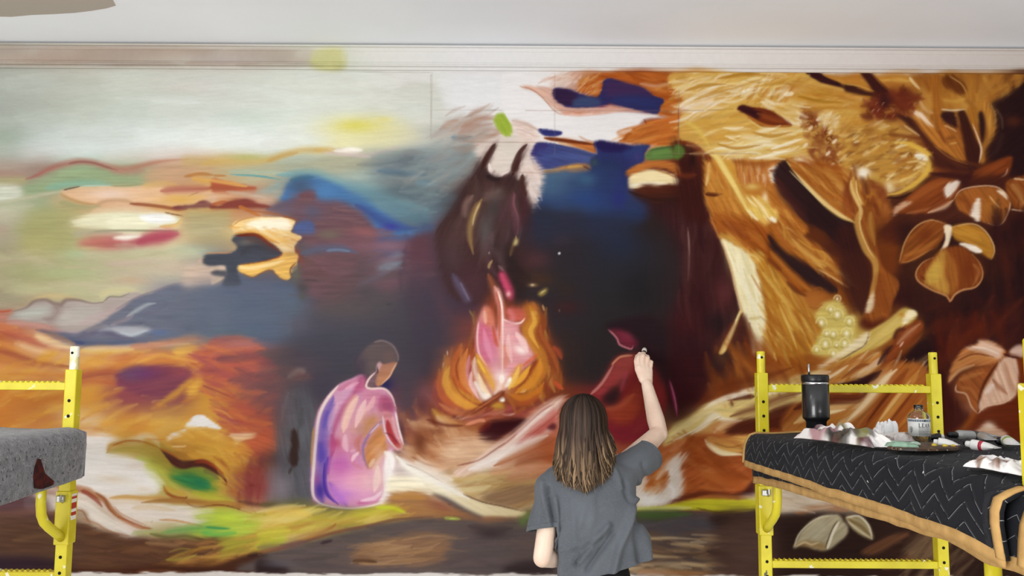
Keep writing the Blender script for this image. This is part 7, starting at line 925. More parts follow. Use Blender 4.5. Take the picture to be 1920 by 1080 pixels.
# ---------------------------------------------------------------- scaffolds
ylw = mat('yellow_scaffold_enamel', 'e2d63a', .38, spec=.45)
_b = noise_mix(ylw, 'dbcd30', 'c9b826', 9., .4, .7, 4); _b = noise_mix(ylw, _b, 'e9e6cc', 26., .66, .69, 3); noise_mix(ylw, _b, '55574f', 14., .715, .73, 4, stretch=(1, 1, .6))
dark = mat('dark_hole', '0a0a0a', .9); steel = mat('zinc_steel', 'b0b0ac', .35, .9); rubber = mat('grey_rubber', '2c2c2e', .7)
splat = mat('paint_spattered_pin', 'd8d2a0', .5); noise_mix(splat, 'd9d096', 'ece8da', 30., .42, .55, 3)
ply = mat('plywood_deck', 'a88860', .7); noise_mix(ply, 'a88860', '8c6c46', 6., .3, .7, 5, stretch=(8, 1, 8))
stick = mat('warning_sticker', 'e6e2da', .5); noise_mix(stick, 'e8e4dc', 'b03028', 1., .5, .52, 0, stretch=(.01, .01, 60))
ZT = 1.735; PW = .046; RZ = (1.668, 1.303, .938, .573, .208)
def scaffold(root, XA, XB, YN, YF, near_pins=True, label_side=1):
    xin = XA if abs(XA) < abs(XB) else XB               # the side towards the middle of the room
    for X in (XA, XB):
        for Y in (YN, YF):
            mb = MB(); mb.box((X, Y, (ZT+.16)/2), (PW, PW, ZT-.16), bev=.004); mb.cm = 1
            z = ZT-.062
            while z > .3:
                if all(abs(z-r) > .012 for r in RZ):
                    for fy in (-1, 1):
                        a = Vector((X, Y+fy*(PW/2-.001), z)); mb.tube([a, a+Vector((0, fy*.0016, 0))], .0066, 12)
                z -= .0602
            p = mb.build('post', [ylw, dark], root)
            mb = MB(); mb.lathe([(.0165, ZT-.01), (.0175, ZT), (.0175, ZT+.088), (.0155, ZT+.092)], (X, Y, 0), 18); mb.cm = 1
            a = Vector((X-.001, Y-.0172, ZT+.066)); mb.tube([a, a+Vector((0, -.0012, 0))], .0055, 10)
            mb.build('coupling_pin', [splat if (xin == X and X < 0) else ylw, dark], p, True)
            mb = MB(); mb.lathe([(.018, .06), (.018, .16)], (X, Y, 0), 12); mb.box((X, Y, .115), (.05, .075, .012)); c = mb.build('caster', steel, root)
            mb = MB(); mb.lathe([(.02, -.018), (.055, -.018), (.06, -.012), (.06, .012), (.055, .018), (.02, .018)], (X, Y, .06), 20, Matrix.Rotation(math.pi/2, 4, 'Y')); mb.build('wheel', rubber, c, True)
    xa, xb = min(XA, XB)+PW/2, max(XA, XB)-PW/2
    for Y in (YN, YF):
        for z in RZ:
            mb = MB(); mb.box(((xa+xb)/2, Y, z), (xb-xa+.002, .034, .03), bev=.003)
            t = xa+.01
            while t < xb-.02:                            # anti-slip teeth rolled into the top of the rung
                mb.add([(t, Y-.012, z+.0145), (t+.018, Y-.012, z+.0145), (t+.018, Y+.012, z+.0145), (t, Y+.012, z+.0145), (t+.007, Y-.010, z+.0215), (t+.007, Y+.010, z+.0215)], [(0, 1, 4), (1, 2, 5, 4), (2, 3, 5), (3, 0, 4, 5), (0, 3, 2, 1)]); t += .0215
            mb.build('rung', ylw, root)
    for X in (XA, XB):
        sx = 1 if X == max(XA, XB) else -1
        mb = MB(); mb.box((X, (YN+YF)/2, 1.385), (.034, YF-YN-PW*1.2, .05), bev=.004); mb.build('side_rail', ylw, root)
        for Y, d in ((YN, 1), (YF, -1)):
            mb = MB(); mb.box((X, Y, 1.16), (PW+.012, PW+.012, .205), bev=.004); sl = mb.build('sleeve', ylw, root)
            mb = MB(); mb.box((X-.004, Y-PW/2-.012, 1.235), (.03, .016, .026), bev=.003); mb.tube([(X+.006, Y-PW/2-.016, 1.222), (X+.006, Y-PW/2-.034, 1.232), (X+.006, Y-PW/2-.03, 1.252)], .0045, 8); mb.build('latch', steel, sl)
            mb = MB(); mb.tube([(X, Y+d*.022, 1.085), (X, Y+d*.06, 1.108), (X, Y+d*.115, 1.142), (X, Y+d*.15, 1.168), (X, Y+d*.17, 1.198), (X, Y+d*.178, 1.24), (X, Y+d*.178, 1.372)], .0175, 12); mb.build('knee_brace', ylw, root, True)
    mb = MB(); mb.box(((XA+XB)/2, (YN+YF)/2, 1.417), (abs(XB-XA)-.06, YF-YN-.07, .018)); mb.build('deck_board', ply, root)
    return root
XR, XR2, YRN, YRF = 1.072, 1.812, 1.672, 3.5
sr = thing('scaffold', 'yellow rolling scaffold on the right under the black quilted blanket', 'scaffold', (1.44, 2.6, 0), 'yellow painter scaffolds')
scaffold(sr, XR, XR2, YRN, YRF)
mb = MB(); mb.box((XR, YRN-PW/2-.0008, 1.33), (.036, .0012, .17)); mb.build('warning_label', stick, sr)
XL, XL2, YLN, YLF = -1.745, -2.485, 1.45, 3.25
sl_ = thing('scaffold', 'yellow rolling scaffold on the left under the grey felt blanket', 'scaffold', (-2.1, 2.35, 0), 'yellow painter scaffolds')
scaffold(sl_, XL, XL2, YLN, YLF)
mb = MB(); mb.box((XL+PW/2+.0066, YLF, 1.2), (.0012, .034, .1)); mb.build('warning_label', stick, sl_)
# ---------------------------------------------------------------- blankets
TOPZ = 1.47
def fbm(x, y, z=0.): return mnoise.noise((x, y, z))+.5*mnoise.noise((2*x, 2*y, z+7))
def uvmesh(o, P, UV):
    uv = o.data.uv_layers.new(name='UVMap'); m = len(P[0])
    flat = [UV[i][j] for i in range(len(P)) for j in range(m)]
    for lp in o.data.loops: uv.data[lp.index].uv = flat[lp.vertex_index] if lp.vertex_index < len(flat) else (0, 0)
def draped(name, mt, parent, Y0, Y1, prof, zbot, nu=70, th=.006, seed=0., amp=.006, smooth=True, dz=lambda Y: 0., xmax=lambda Y: 9.):
    """prof(t) for the top and shoulder, then straight down to zbot(Y); returns object"""
    P = []; UV = []
    for i in range(nu):
        Y = Y0+(Y1-Y0)*i/(nu-1); row = []; uvr = []; s = 0.; last = None
        pts = [Vector((min(x, xmax(Y)), Y, (z if x <= xmax(Y) else TOPZ-.004)+dz(Y)*(1 if x > xmax(Y) else min(1, max(0, (z-1.30)/.1))))) for x, z in prof]
        x_e, z_e = pts[-1].x, pts[-1].z; zb = zbot(Y)
        for k in range(1, 15): t = k/14; pts.append(Vector((x_e, Y, z_e+(zb-z_e)*t)))
        for q, p in enumerate(pts):
            n = fbm(p.x*5+seed, Y*4, p.z*6)
            if q >= len(prof)-3: p = p+Vector((n*amp*1.6+.006*math.sin(Y*9+p.z*14+seed), 0, n*amp*.3))
            else: p = p+Vector((0, 0, n*amp))
            if last is not None: s += (p-last).length
            last = p; row.append(p); uvr.append((Y, s))
        P.append(row); UV.append(uvr)
    mb = MB(); mb.grid(P); o = mb.build(name, mt, parent, smooth); uvmesh(o, P, UV)
    sd = o.modifiers.new('solid', 'SOLIDIFY'); sd.thickness = th; sd.offset = 0
    return o, P
def zfun(pts, X):                                       # hem heights along Y from the seen edge
    q = sorted((at_x(x, y, X).y, at_x(x, y, X).z) for x, y in pts); ys = [a for a, _ in q]; zs = [b for _, b in q]
    return lambda Y: float(np.interp(Y, ys, zs))
quilt = mat('black_quilted_cloth', '16171b', .9, spec=.12, sheen=.04)
n, l, b = nodes(quilt)
uvn = n.new('ShaderNodeUVMap'); sp = n.new('ShaderNodeSeparateXYZ'); l.new(uvn.outputs[0], sp.inputs[0])
def mth(op, a, c=None, **k):
    x = n.new('ShaderNodeMath'); x.operation = op
    for i, v in enumerate((a, c)):
        if v is None: continue
        if isinstance(v, (int, float)): x.inputs[i].default_value = v
        else: l.new(v, x.inputs[i])
    return x.outputs[0]
tri = mth('PINGPONG', mth('MULTIPLY', sp.outputs[0], 1/.066), 1.0)
row = mth('FRACT', mth('ADD', mth('DIVIDE', mth('ADD', sp.outputs[1], mth('MULTIPLY', tri, .047)), .04), 20))
dist = mth('ABSOLUTE', mth('SUBTRACT', row, .5))
line = mth('LESS_THAN', dist, .02)
tcn = n.new('ShaderNodeTexCoord'); nz1 = n.new('ShaderNodeTexNoise'); nz1.inputs['Scale'].default_value = 55; l.new(tcn.outputs['Object'], nz1.inputs['Vector'])
thr = mth('MULTIPLY', line, mth('GREATER_THAN', nz1.outputs['Fac'], .44))
nz2 = n.new('ShaderNodeTexNoise'); nz2.inputs['Scale'].default_value = 34; nz2.inputs['Detail'].default_value = 2; l.new(tcn.outputs['Object'], nz2.inputs['Vector'])
spk = mth('GREATER_THAN', nz2.outputs['Fac'], .765)
mx = n.new('ShaderNodeMix'); mx.data_type = 'RGBA'; l.new(thr, mx.inputs[0]); mx.inputs[6].default_value = lin('1b1c21'); mx.inputs[7].default_value = lin('8a8a8c')
mx2 = n.new('ShaderNodeMix'); mx2.data_type = 'RGBA'; l.new(spk, mx2.inputs[0]); l.new(mx.outputs[2], mx2.inputs[6]); mx2.inputs[7].default_value = lin('c8c8c8'); l.new(mx2.outputs[2], b.inputs['Base Color'])
bp = n.new('ShaderNodeBump'); bp.inputs['Strength'].default_value = .5; bp.inputs['Distance'].default_value = .006; l.new(mth('MINIMUM', mth('MULTIPLY', dist, 6.), 1.), bp.inputs['Height']); l.new(bp.outputs[0], b.inputs['Normal'])
bind = mat('tan_binding_tape', 'c09a64', .8, spec=.2); noise_mix(bind, 'c49c62', 'a8824e', 22., .35, .7, 4, bump=.15)
blr = thing('moving_blanket', 'black quilted moving blanket with tan edging draped over the right scaffold', 'blanket', (1.4, 2.6, 1.42))
def profR(XE): return [(1.835, 1.30), (1.835, 1.38), (1.832, 1.43), (1.815, 1.458), (1.77, TOPZ-.004)]+[(1.77-(1.77-XE-.07)*k/14, TOPZ-.002+.002*math.sin(k*1.3)) for k in range(1, 15)]+[(XE+.045, TOPZ-.003), (XE+.026, TOPZ-.010), (XE+.011, TOPZ-.024), (XE+.003, TOPZ-.045), (XE, TOPZ-.07)]
XO, XI = .985, .998
ZTAB = ([1.6, 1.68, 1.80, 2.05, 2.54, 3.06, 3.45], [1.515, 1.528, 1.536, 1.536, 1.522, 1.500, 1.480])
def ztop(Y): return float(np.interp(Y, *ZTAB))
def dzR(Y): return ztop(Y)-TOPZ
zo = zfun([(1394, 866), (1473, 893), (1577, 926.5), (1640, 948), (1703, 971), (1802, 1002), (1850, 1030), (1876, 1048)], XO)
zi = zfun([(1408, 897), (1473, 910), (1535, 927), (1605, 949), (1689, 974), (1774, 1000), (1850, 1045), (1905, 1058)], XI)
outer, PO = draped('outer_layer', quilt, blr, 1.652, 3.452, profR(XO), zo, 90, .009, 0., .004, dz=dzR, xmax=lambda Y: 1.04 if Y < 1.705 else 9.)
inner, PI_ = draped('inner_layer', quilt, blr, 1.60, 3.40, [(x, z-.011) for x, z in profR(XI)], zi, 80, .008, 4., .003, dz=dzR, xmax=lambda Y: 1.036 if Y < 1.715 else 9.)
def tape(name, line, wv, th=.004):                      # edging: a ribbon along a line, wv = width vector per point
    Pt = [[p, p+wv*.5, p+wv] for p in line]
    mb = MB(); mb.grid(Pt); o = mb.build(name, bind, blr, True, label='tan cloth edging')
    sd = o.modifiers.new('solid', 'SOLIDIFY'); sd.thickness = th; sd.offset = 0; return o
off = Vector((-.005, 0, 0))
tape('edging', [r[-1]+off+Vector((0, 0, .012+.003*mnoise.noise((i*.31, 1.7, 0)))) for i, r in enumerate(PO)], Vector((-.001, 0, -.026)))
tape('edging', [r[-1]+off*.6+Vector((0, 0, .012+.004*mnoise.noise((i*.27, 5.7, 0)))) for i, r in enumerate(PI_)], Vector((-.001, 0, -.028)))
def edge_tape(P, i, dy, lift):                          # edging across an end, following the fold of the cloth
    line = P[i]; Pt = []
    for k, p in enumerate(line):
        t = (line[min(k+1, len(line)-1)]-line[max(k-1, 0)]); nrm = Vector((-abs(t.z), 0, abs(t.x))).normalized()
        Pt.append([p+nrm*lift, p+nrm*(lift+.003)+Vector((0, dy*.5, 0)), p+nrm*lift+Vector((0, dy, 0))])
    mb = MB(); mb.grid(Pt); o = mb.build('edging', bind, blr, True, label='tan cloth edging'); sd = o.modifiers.new('solid', 'SOLIDIFY'); sd.thickness = .005; sd.offset = 0
edge_tape(PO, 0, .028, .006); edge_tape(PI_, 0, .03, .006); edge_tape(PO, -1, .022, .006)
# grey felt blanket on the left scaffold
felt = mat('grey_felt', '77777a', .95, spec=.1, sheen=.3)
_b = noise_mix(felt, '7d7d80', '626266', 40., .35, .65, 5); _b = noise_mix(felt, _b, '333336', 110., .60, .66, 3, stretch=(1, 1, .7)); _b = noise_mix(felt, _b, '98989a', 150., .62, .70, 2, bump=.2)
# dark red paint soaked into the felt where it hangs
bgl = thing('felt_blanket', 'grey speckled felt blanket with a dark red stain draped over the left scaffold', 'blanket', (-2.1, 2.3, 1.42))
XG = -1.655
zg = zfun([(172, 889), (160, 893), (120, 908), (60, 926), (0, 946), (-200, 1008)], XG)
TG = 1.505
profG = [(-2.53, 1.34), (-2.53, 1.44), (-2.515, 1.49), (-2.47, TG)]+[(-2.47+(2.47+XG-.06)*k/12, TG+.003*math.sin(k*1.1)) for k in range(1, 13)]+[(XG-.034, TG-.004), (XG-.014, TG-.014), (XG-.003, TG-.032), (XG, TG-.055)]
gl, PG = draped('cloth', felt, bgl, 1.50, 3.18, profG, zg, 90, .012, 9., .005)
# rounded far end of the felt: last rows droop over the end
mb = MB(); Pe = []
last = PG[-1]
for (dz, dy, sh) in ((0., 0., 0.), (-.004, .014, .004), (-.016, .028, .010), (-.04, .036, .016), (-.09, .04, .02), (-.15, .04, .024)):
    row_ = []
    for p in last[4:]:
        q = Vector((min(p.x, XG-sh), p.y+dy, max(min(p.z, TG+dz), zg(3.18)+.004)))
        row_.append(q)
    Pe.append(row_)
mb.grid(Pe); o_ = mb.build('end_flap', felt, bgl, True); sd = o_.modifiers.new('solid', 'SOLIDIFY'); sd.thickness = .012; sd.offset = 0
stain = mat('dark_red_paint_stain', '4c2220', .9, spec=.1); noise_mix(stain, '54231f', '33201f', 45., .4, .6, 4)
sp_ = [(64, 915), (62, 895), (64, 877), (70, 860), (75, 861), (79, 873), (85, 888), (97, 897), (104, 902), (103, 909), (84, 916), (76, 917)]
ps = [at_x(x, y, XG+.0075) for x, y in sp_]; cs = sum(ps, Vector())/len(ps)
mb = MB()
for k, p in enumerate(ps):
    p.x = XG+.0085+fbm(p.x*5+9., p.y*4, p.z*6)*.008+.006*math.sin(p.y*9+p.z*14+9.)
cs = sum(ps, Vector())/len(ps); m_ = len(ps); mb.add(ps+[(cs+(p-cs)*.5) for p in ps]+[cs], [(i, (i+1) % m_, m_+(i+1) % m_, m_+i) for i in range(m_)]+[(m_+i, m_+(i+1) % m_, 2*m_) for i in range(m_)])
o_ = mb.build('paint_stain', stain, bgl, label='dark red paint stain'); sd = o_.modifiers.new('solid', 'SOLIDIFY'); sd.thickness = .003; sd.offset = 0
# ---------------------------------------------------------------- things lying on the black blanket
def on_top(px, py, lift=0.):                            # where the foot of a thing seen at a pixel stands on the blanket
    z = 1.5
    for _ in range(12): p = at_z(px, py, z); z = ztop(p.y)+.011
    return Vector((p.x, p.y, z+lift))
def placed(mb, name, m, p, smooth=True, parent=None, rz=0.):
    o = mb.build(name, m, parent, smooth); return o
# insulated tumbler
blk = mat('black_powder_coat', '141416', .3, spec=.6, coat=.3); ss = mat('brushed_steel', 'c8c8c8', .25, 1.); lid = mat('black_lid_plastic', '101012', .35)
pt = on_top(1531, 813); tx, ty, tz = pt; S = 1520/ty
tb = thing('tumbler', 'tall black insulated tumbler with a steel straw at the far end of the black blanket', 'tumbler', pt)
R = 24.2/S; H = 106/S
mb = MB(); mb.lathe([(R*.70, 0), (R*.74, .004), (R*.76, H*.21), (R*.84, H*.235), (R*.98, H*.262), (R*1.0, H*.30), (R*1.0, H*.855), (R*.97, H*.86)], pt, 36); mb.build('cup', blk, tb, True)
mb = MB(); mb.lathe([(R*.99, H*.855), (R*1.01, H*.86), (R*1.01, H*.895), (R*.98, H*.9)], pt, 36); mb.build('steel_rim', ss, tb, True)
mb = MB(); mb.lathe([(R*.97, H*.895), (R*1.02, H*.905), (R*1.03, H*.93), (R*1.02, H*1.0), (R*.95, H*1.025), (R*.90, H*1.02), (R*.88, H*.99), (R*.2, H*.985)], pt, 36); ld = mb.build('lid', lid, tb, True)
mb = MB(); mb.box(pt+Vector((R*.35, -R*.3, H*1.0)), (R*.5, R*.9, .012), bev=.004); mb.build('lid_slider', lid, ld)
hd = Vector((.62, .78, 0))
mb = MB(); mb.tube([pt+hd*R*.95+Vector((0, 0, H*.88)), pt+hd*R*1.5+Vector((0, 0, H*.87)), pt+hd*R*1.66+Vector((0, 0, H*.78)), pt+hd*R*1.62+Vector((0, 0, H*.5)), pt+hd*R*1.4+Vector((0, 0, H*.36)), pt+hd*R*.97+Vector((0, 0, H*.33))], .0085, 10, flat=1.5); mb.build('handle', lid, tb, True)
sp0 = pt+Vector((-R*.52, -R*.2, H*.985)); mb = MB(); mb.tube([sp0, sp0+Vector((-.001, 0, 24/S))], .0042, 12); mb.tube([sp0, sp0+Vector((0, 0, .006))], .008, 12); mb.build('straw', ss, tb, True)
# crumpled rags
def cloth(name, px, py, wpx, hpx, depth, seed, label, cat, stains, base='e2ddda', group=None, rolls=3.2, res=46, lumps=1.0):
    if isinstance(px, tuple): qa, qb = on_top(*px), on_top(*py); p0 = (qa+qb)/2; S = 1520/p0.y; axu = (qb-qa); axu.z = 0; W = axu.length; axu.normalize()
    else: p0 = on_top(px, py); S = 1520/p0.y; W = wpx/S; axu = Vector((1, 0, 0))
    axv = Vector((-axu.y, axu.x, 0)); H = hpx/S
    mb = MB(); P = []
    for i in range(res):
        u = i/(res-1); row_ = []
        for j in range(res//2):
            v = j/(res//2-1)
            ed = min(1, 4.2*u*(1-u)*1.6)**.6*min(1, 4.4*v*(1-v)*1.5)**.55
            f = .55+.45*math.sin(u*rolls*3.1+seed)*math.cos(v*2.2+seed*1.3+u*2)
            f2 = abs(mnoise.noise((u*5+seed, v*3, seed)))*1.1+.35*abs(mnoise.noise((u*11, v*7+seed, 3)))
            g1 = 1-abs(mnoise.noise((u*4.2+seed*2, v*2.4+u*1.5, seed)))*2.0; g2 = 1-abs(mnoise.noise((u*8.5-v*3, v*5+seed, seed+4)))*2.0
            h = ed*H*max(.10, .22*f+.42*max(0, g1)**1.6*lumps+.26*max(0, g2)**1.5*lumps+.16)
            x = (u-.5)*W*(1+.10*mnoise.noise((v*3, seed, u*2)))+.02*mnoise.noise((u*4, v*4, seed+5)); y = (v-.5)*depth*(1+.2*mnoise.noise((u*4, seed+2, 0)))
            q_ = p0+axu*x+axv*(depth*.5+y); row_.append(Vector((q_.x, q_.y, ztop(q_.y)+.013+max(0, h))))
        P.append(row_)
    mb.grid(P); o = mb.build(name, [], None, True); me = o.data
    ca = me.color_attributes.new('paint', 'FLOAT_COLOR', 'POINT'); rr = random.Random(int(seed*10))
    sts = [(rr.random(), rr.random()*.55, rr.uniform(.05, .17), lin(c)) for c in stains for _ in range(5)]
    m = len(P[0])
    for i in range(res):
        for j in range(m):
            u, v = i/(res-1), j/(m-1); c = np.array(lin(base))
            for (a, bb, r, cc) in sts:
                d = math.hypot((u-a)*1.4, (v-bb)*.8)+.05*mnoise.noise((u*14, v*10, a*9)); k = max(0, min(1, (r-d)/(r*.25))); c = c*(1-.85*k)+np.array(cc)*.85*k
            ca.data[i*m+j].color = c
    me.materials.append(attr_mat('stained_cotton', 'paint', .9, .1, .06, 180., .25))
    sd = o.modifiers.new('solid', 'SOLIDIFY'); sd.thickness = .003; sd.offset = -1
    sb = o.modifiers.new('sub', 'SUBSURF'); sb.levels = 1; sb.render_levels = 1
    rebase(o); return tag(o, label, cat, group)
cloth('paint_rag', (1489, 822), (1632, 840), 172, 40, .085, 3.7, 'big crumpled white rag with olive and wine paint stains in front of the tumbler', 'rag', ['3a3430', '7a7640', '5c2c38', '4a4038', '2e2a28', 'b89094'], group='paint rags')
cloth('paper_towel', 1667, 818, 36, 27, .05, 8.1, 'small clean white crumpled paper towel behind the stained rag', 'paper towel', [], 'ecebea', res=30, lumps=1.4)
cloth('paint_rag', 1693, 830, 72, 21, .07, 5.3, 'rolled greyish rag smeared brown, left of the glass bottle', 'rag', ['6a5448', '8c7c74'], 'd0c8c4', 'paint rags', res=36)
cloth('paint_rag', (1806, 876), (1912, 893), 118, 36, .085, 1.9, 'white rag with a brown smear at the near end beside the scaffold post', 'rag', ['7a5a48', '8c6a58'], 'e6e2e0', 'paint rags', rolls=1.6, res=40, lumps=.6)
# palette board with paint
pal = mat('paint_crusted_palette', '4c382c', .55); _b = noise_mix(pal, '503a2c', '2c2420', 30., .4, .6, 5); _b = noise_mix(pal, _b, '9c7c58', 46., .60, .64, 4, stretch=(1, 3, 1)); noise_mix(pal, _b, 'a8a090', 60., .66, .69, 3, bump=.3)
pa = [on_top(x, y, .002) for x, y in ((1664, 843), (1685, 846), (1720, 847.5), (1760, 847), (1795, 846), (1802, 840), (1760, 834), (1715, 834), (1684, 836))]
mb = MB(); k_ = len(pa); mb.add(pa+[p+Vector((0, 0, .006)) for p in pa], [tuple(range(k_-1, -1, -1)), tuple(range(k_, 2*k_))]+[(i, (i+1) % k_, k_+(i+1) % k_, k_+i) for i in range(k_)])
plt = tag(mb.build('palette_board', pal), 'brown paint-crusted palette board between the stained rag and the paint tubes', 'palette')
def dab(name, px, py, r, h, c, sq=1., parent=None):
    p = on_top(px, py, .009); mb = MB(); rr = random.Random(int(px)); K = 16; vs = [p+Vector((0, 0, h))]; fs = []
    for q, (f, z) in enumerate(((.55, .8), (.9, .4), (1., 0.))):
        for k in range(K):
            g = 2*math.pi*k/K; a = r*f*(1+.28*math.sin(k*2.3+px)+.14*rr.uniform(-1, 1)); vs.append(p+Vector((a*math.cos(g), a*sq*math.sin(g), h*z*(1+.3*rr.uniform(-1, 1)) if z else -.004)))
    fs = [(0, 1+k, 1+(k+1) % K) for k in range(K)]+[(1+q*K+k, 1+(q+1)*K+k, 1+(q+1)*K+(k+1) % K, 1+q*K+(k+1) % K) for q in range(2) for k in range(K)]
    mb.add(vs, fs); return mb.build(name, mat('wet_paint_'+c, c, .4), parent, True)
for (x, y, r, h, c, sq) in ((1690, 842, .030, .012, '8fb09a', 1.3), (1676, 839, .016, .010, 'a8c4b0', 1.2), (1706, 843, .022, .009, '86a890', 1.2), (1715, 839, .014, .008, 'b4c8b8', 1.), (1752, 841, .007, .005, 'c8b030', 1.), (1772, 842, .007, .005, 'd0b834', 1.), (1788, 842, .006, .004, 'c4a42c', 1.)):
    dab('paint_dab', x, y, r, h, c, sq, plt)
# glass bottle of medium
pt = on_top(1724.5, 829.5); S = 1520/pt.y; R = 19.3/S; H = 69/S
bt = thing('bottle', 'small clear glass bottle of painting medium with a printed label and no cap', 'bottle', pt)
glass = mat('clear_glass', 'f2f4f0', .04, trans=1., ior=1.45); liquid = mat('pale_medium', 'd8cfae', .1, trans=.75, ior=1.33)
po = [(R*.86, .001), (R*.97, .004), (R, .010), (R, H*.66), (R*.97, H*.71), (R*.83, H*.775), (R*.6, H*.82), (R*.40, H*.845), (R*.38, H*.86)]
pin_ = [(r-.0022, max(z, .004)) for r, z in reversed(po)]
nk = [(R*.38, H*.86), (R*.42, H*.875), (R*.42, H*.89), (R*.39, H*.90), (R*.43, H*.915), (R*.43, H*.93), (R*.39, H*.94), (R*.43, H*.955), (R*.43, H*.985), (R*.40, H)]
full = po+nk[1:]+[(R*.34, H), (R*.33, H*.86)]+pin_[1:]
mb = MB(); mb.lathe(full, pt, 36); mb.build('glass', glass, bt, True)
mb = MB(); mb.lathe([(R-.0026, .0046), (R-.0026, H*.34), (R-.0026, H*.341)], pt, 32); mb.build('liquid', liquid, bt, True)
lab = mat('label_paper', 'cfd0cc', .55); ink = mat('label_ink', '34363c', .6); lband = mat('label_blue_band', '8f979f', .6)
ang0 = math.atan2(-pt.y, -pt.x)                         # facing the middle of the room's viewer side
def curved(mbx, a0, a1, z0_, z1_, r, nseg=14):
    vs = []
    for k in range(nseg+1):
        a = ang0+a0+(a1-a0)*k/nseg; vs += [pt+Vector((r*math.cos(a), r*math.sin(a), z0_)), pt+Vector((r*math.cos(a), r*math.sin(a), z1_))]
    mbx.add(vs, [(2*k, 2*k+2, 2*k+3, 2*k+1) for k in range(nseg)])
mb = MB(); curved(mb, -1.35, 1.35, H*.18, H*.64, R+.0006, 24); lb = mb.build('label', lab, bt, True); sd = lb.modifiers.new('solid', 'SOLIDIFY'); sd.thickness = .0004; sd.offset = 1
mb = MB(); curved(mb, -1.35, 1.35, H*.56, H*.625, R+.0012, 24); mb.build('band', lband, lb, True)
def glyph(mbx, ch, u0, z0_, wd, ht, r):                  # plain serif capitals laid on the round of the bottle
    def q(pts): mbx.add([pt+Vector(((r)*math.cos(ang0+a), (r)*math.sin(ang0+a), z)) for a, z in [(u0+x*wd, z0_+y*ht) for x, y in pts]], [(0, 1, 2, 3)])
    bar = lambda x, y, X, Y: q([(x, y), (X, y), (X, Y), (x, Y)])
    if ch == 'L': bar(.15, 0, .38, 1); bar(.0, .0, .95, .12); bar(.0, .9, .52, 1); bar(.82, 0, .95, .32)
    if ch == 'E': bar(.15, 0, .38, 1); bar(.0, .0, .95, .12); bar(.0, .88, .95, 1); bar(.38, .45, .7, .56); bar(.82, 0, .95, .3); bar(.82, .7, .95, 1)
    if ch == 'A': q([(.0, 0), (.14, 0), (.56, 1), (.44, 1)]); q([(.62, 0), (.9, 0), (.6, 1), (.42, 1)]); bar(.25, .32, .72, .42); bar(-.06, 0, .26, .08); bar(.56, 0, 1.0, .08)
    if ch == 'N': bar(.1, 0, .2, 1); bar(.78, 0, .88, 1); q([(.1, 1), (.34, 1), (.88, 0), (.7, 0)]); bar(0, 0, .32, .08); bar(.66, .92, 1.0, 1)
mb = MB()
for k, ch in enumerate('LEAN'): glyph(mb, ch, -.05+k*.27, H*.415, .24, H*.105, R+.0014)
for k in range(9): a = -.02+k*.11; curved(mb, a, a+.07, H*.375, H*.392, R+.0014, 1)
for z in (.34, .315, .29, .265, .24, .215): curved(mb, -.05, .95-.1*(int(z*1000) % 3), H*z, H*z+.0009, R+.0014, 8)
for k in range(9): curved(mb, -.95+k*.2, -.82+k*.2, H*.58, H*.605, R+.0016, 2)
curved(mb, .42, .58, H*.565, H*.62, R+.0018, 2)
for k in range(12):                                     # round crest with a stem
    a = 2*math.pi*k/12; curved(mb, -.72+.16*math.cos(a)-.03, -.72+.16*math.cos(a)+.03, H*.36+H*.06*math.sin(a)-.001, H*.36+H*.06*math.sin(a)+.001, R+.0014, 1)
curved(mb, -.74, -.70, H*.25, H*.40, R+.0014, 1); curved(mb, -.80, -.64, H*.35, H*.37, R+.0014, 1)
mb.build('lettering', ink, lb)
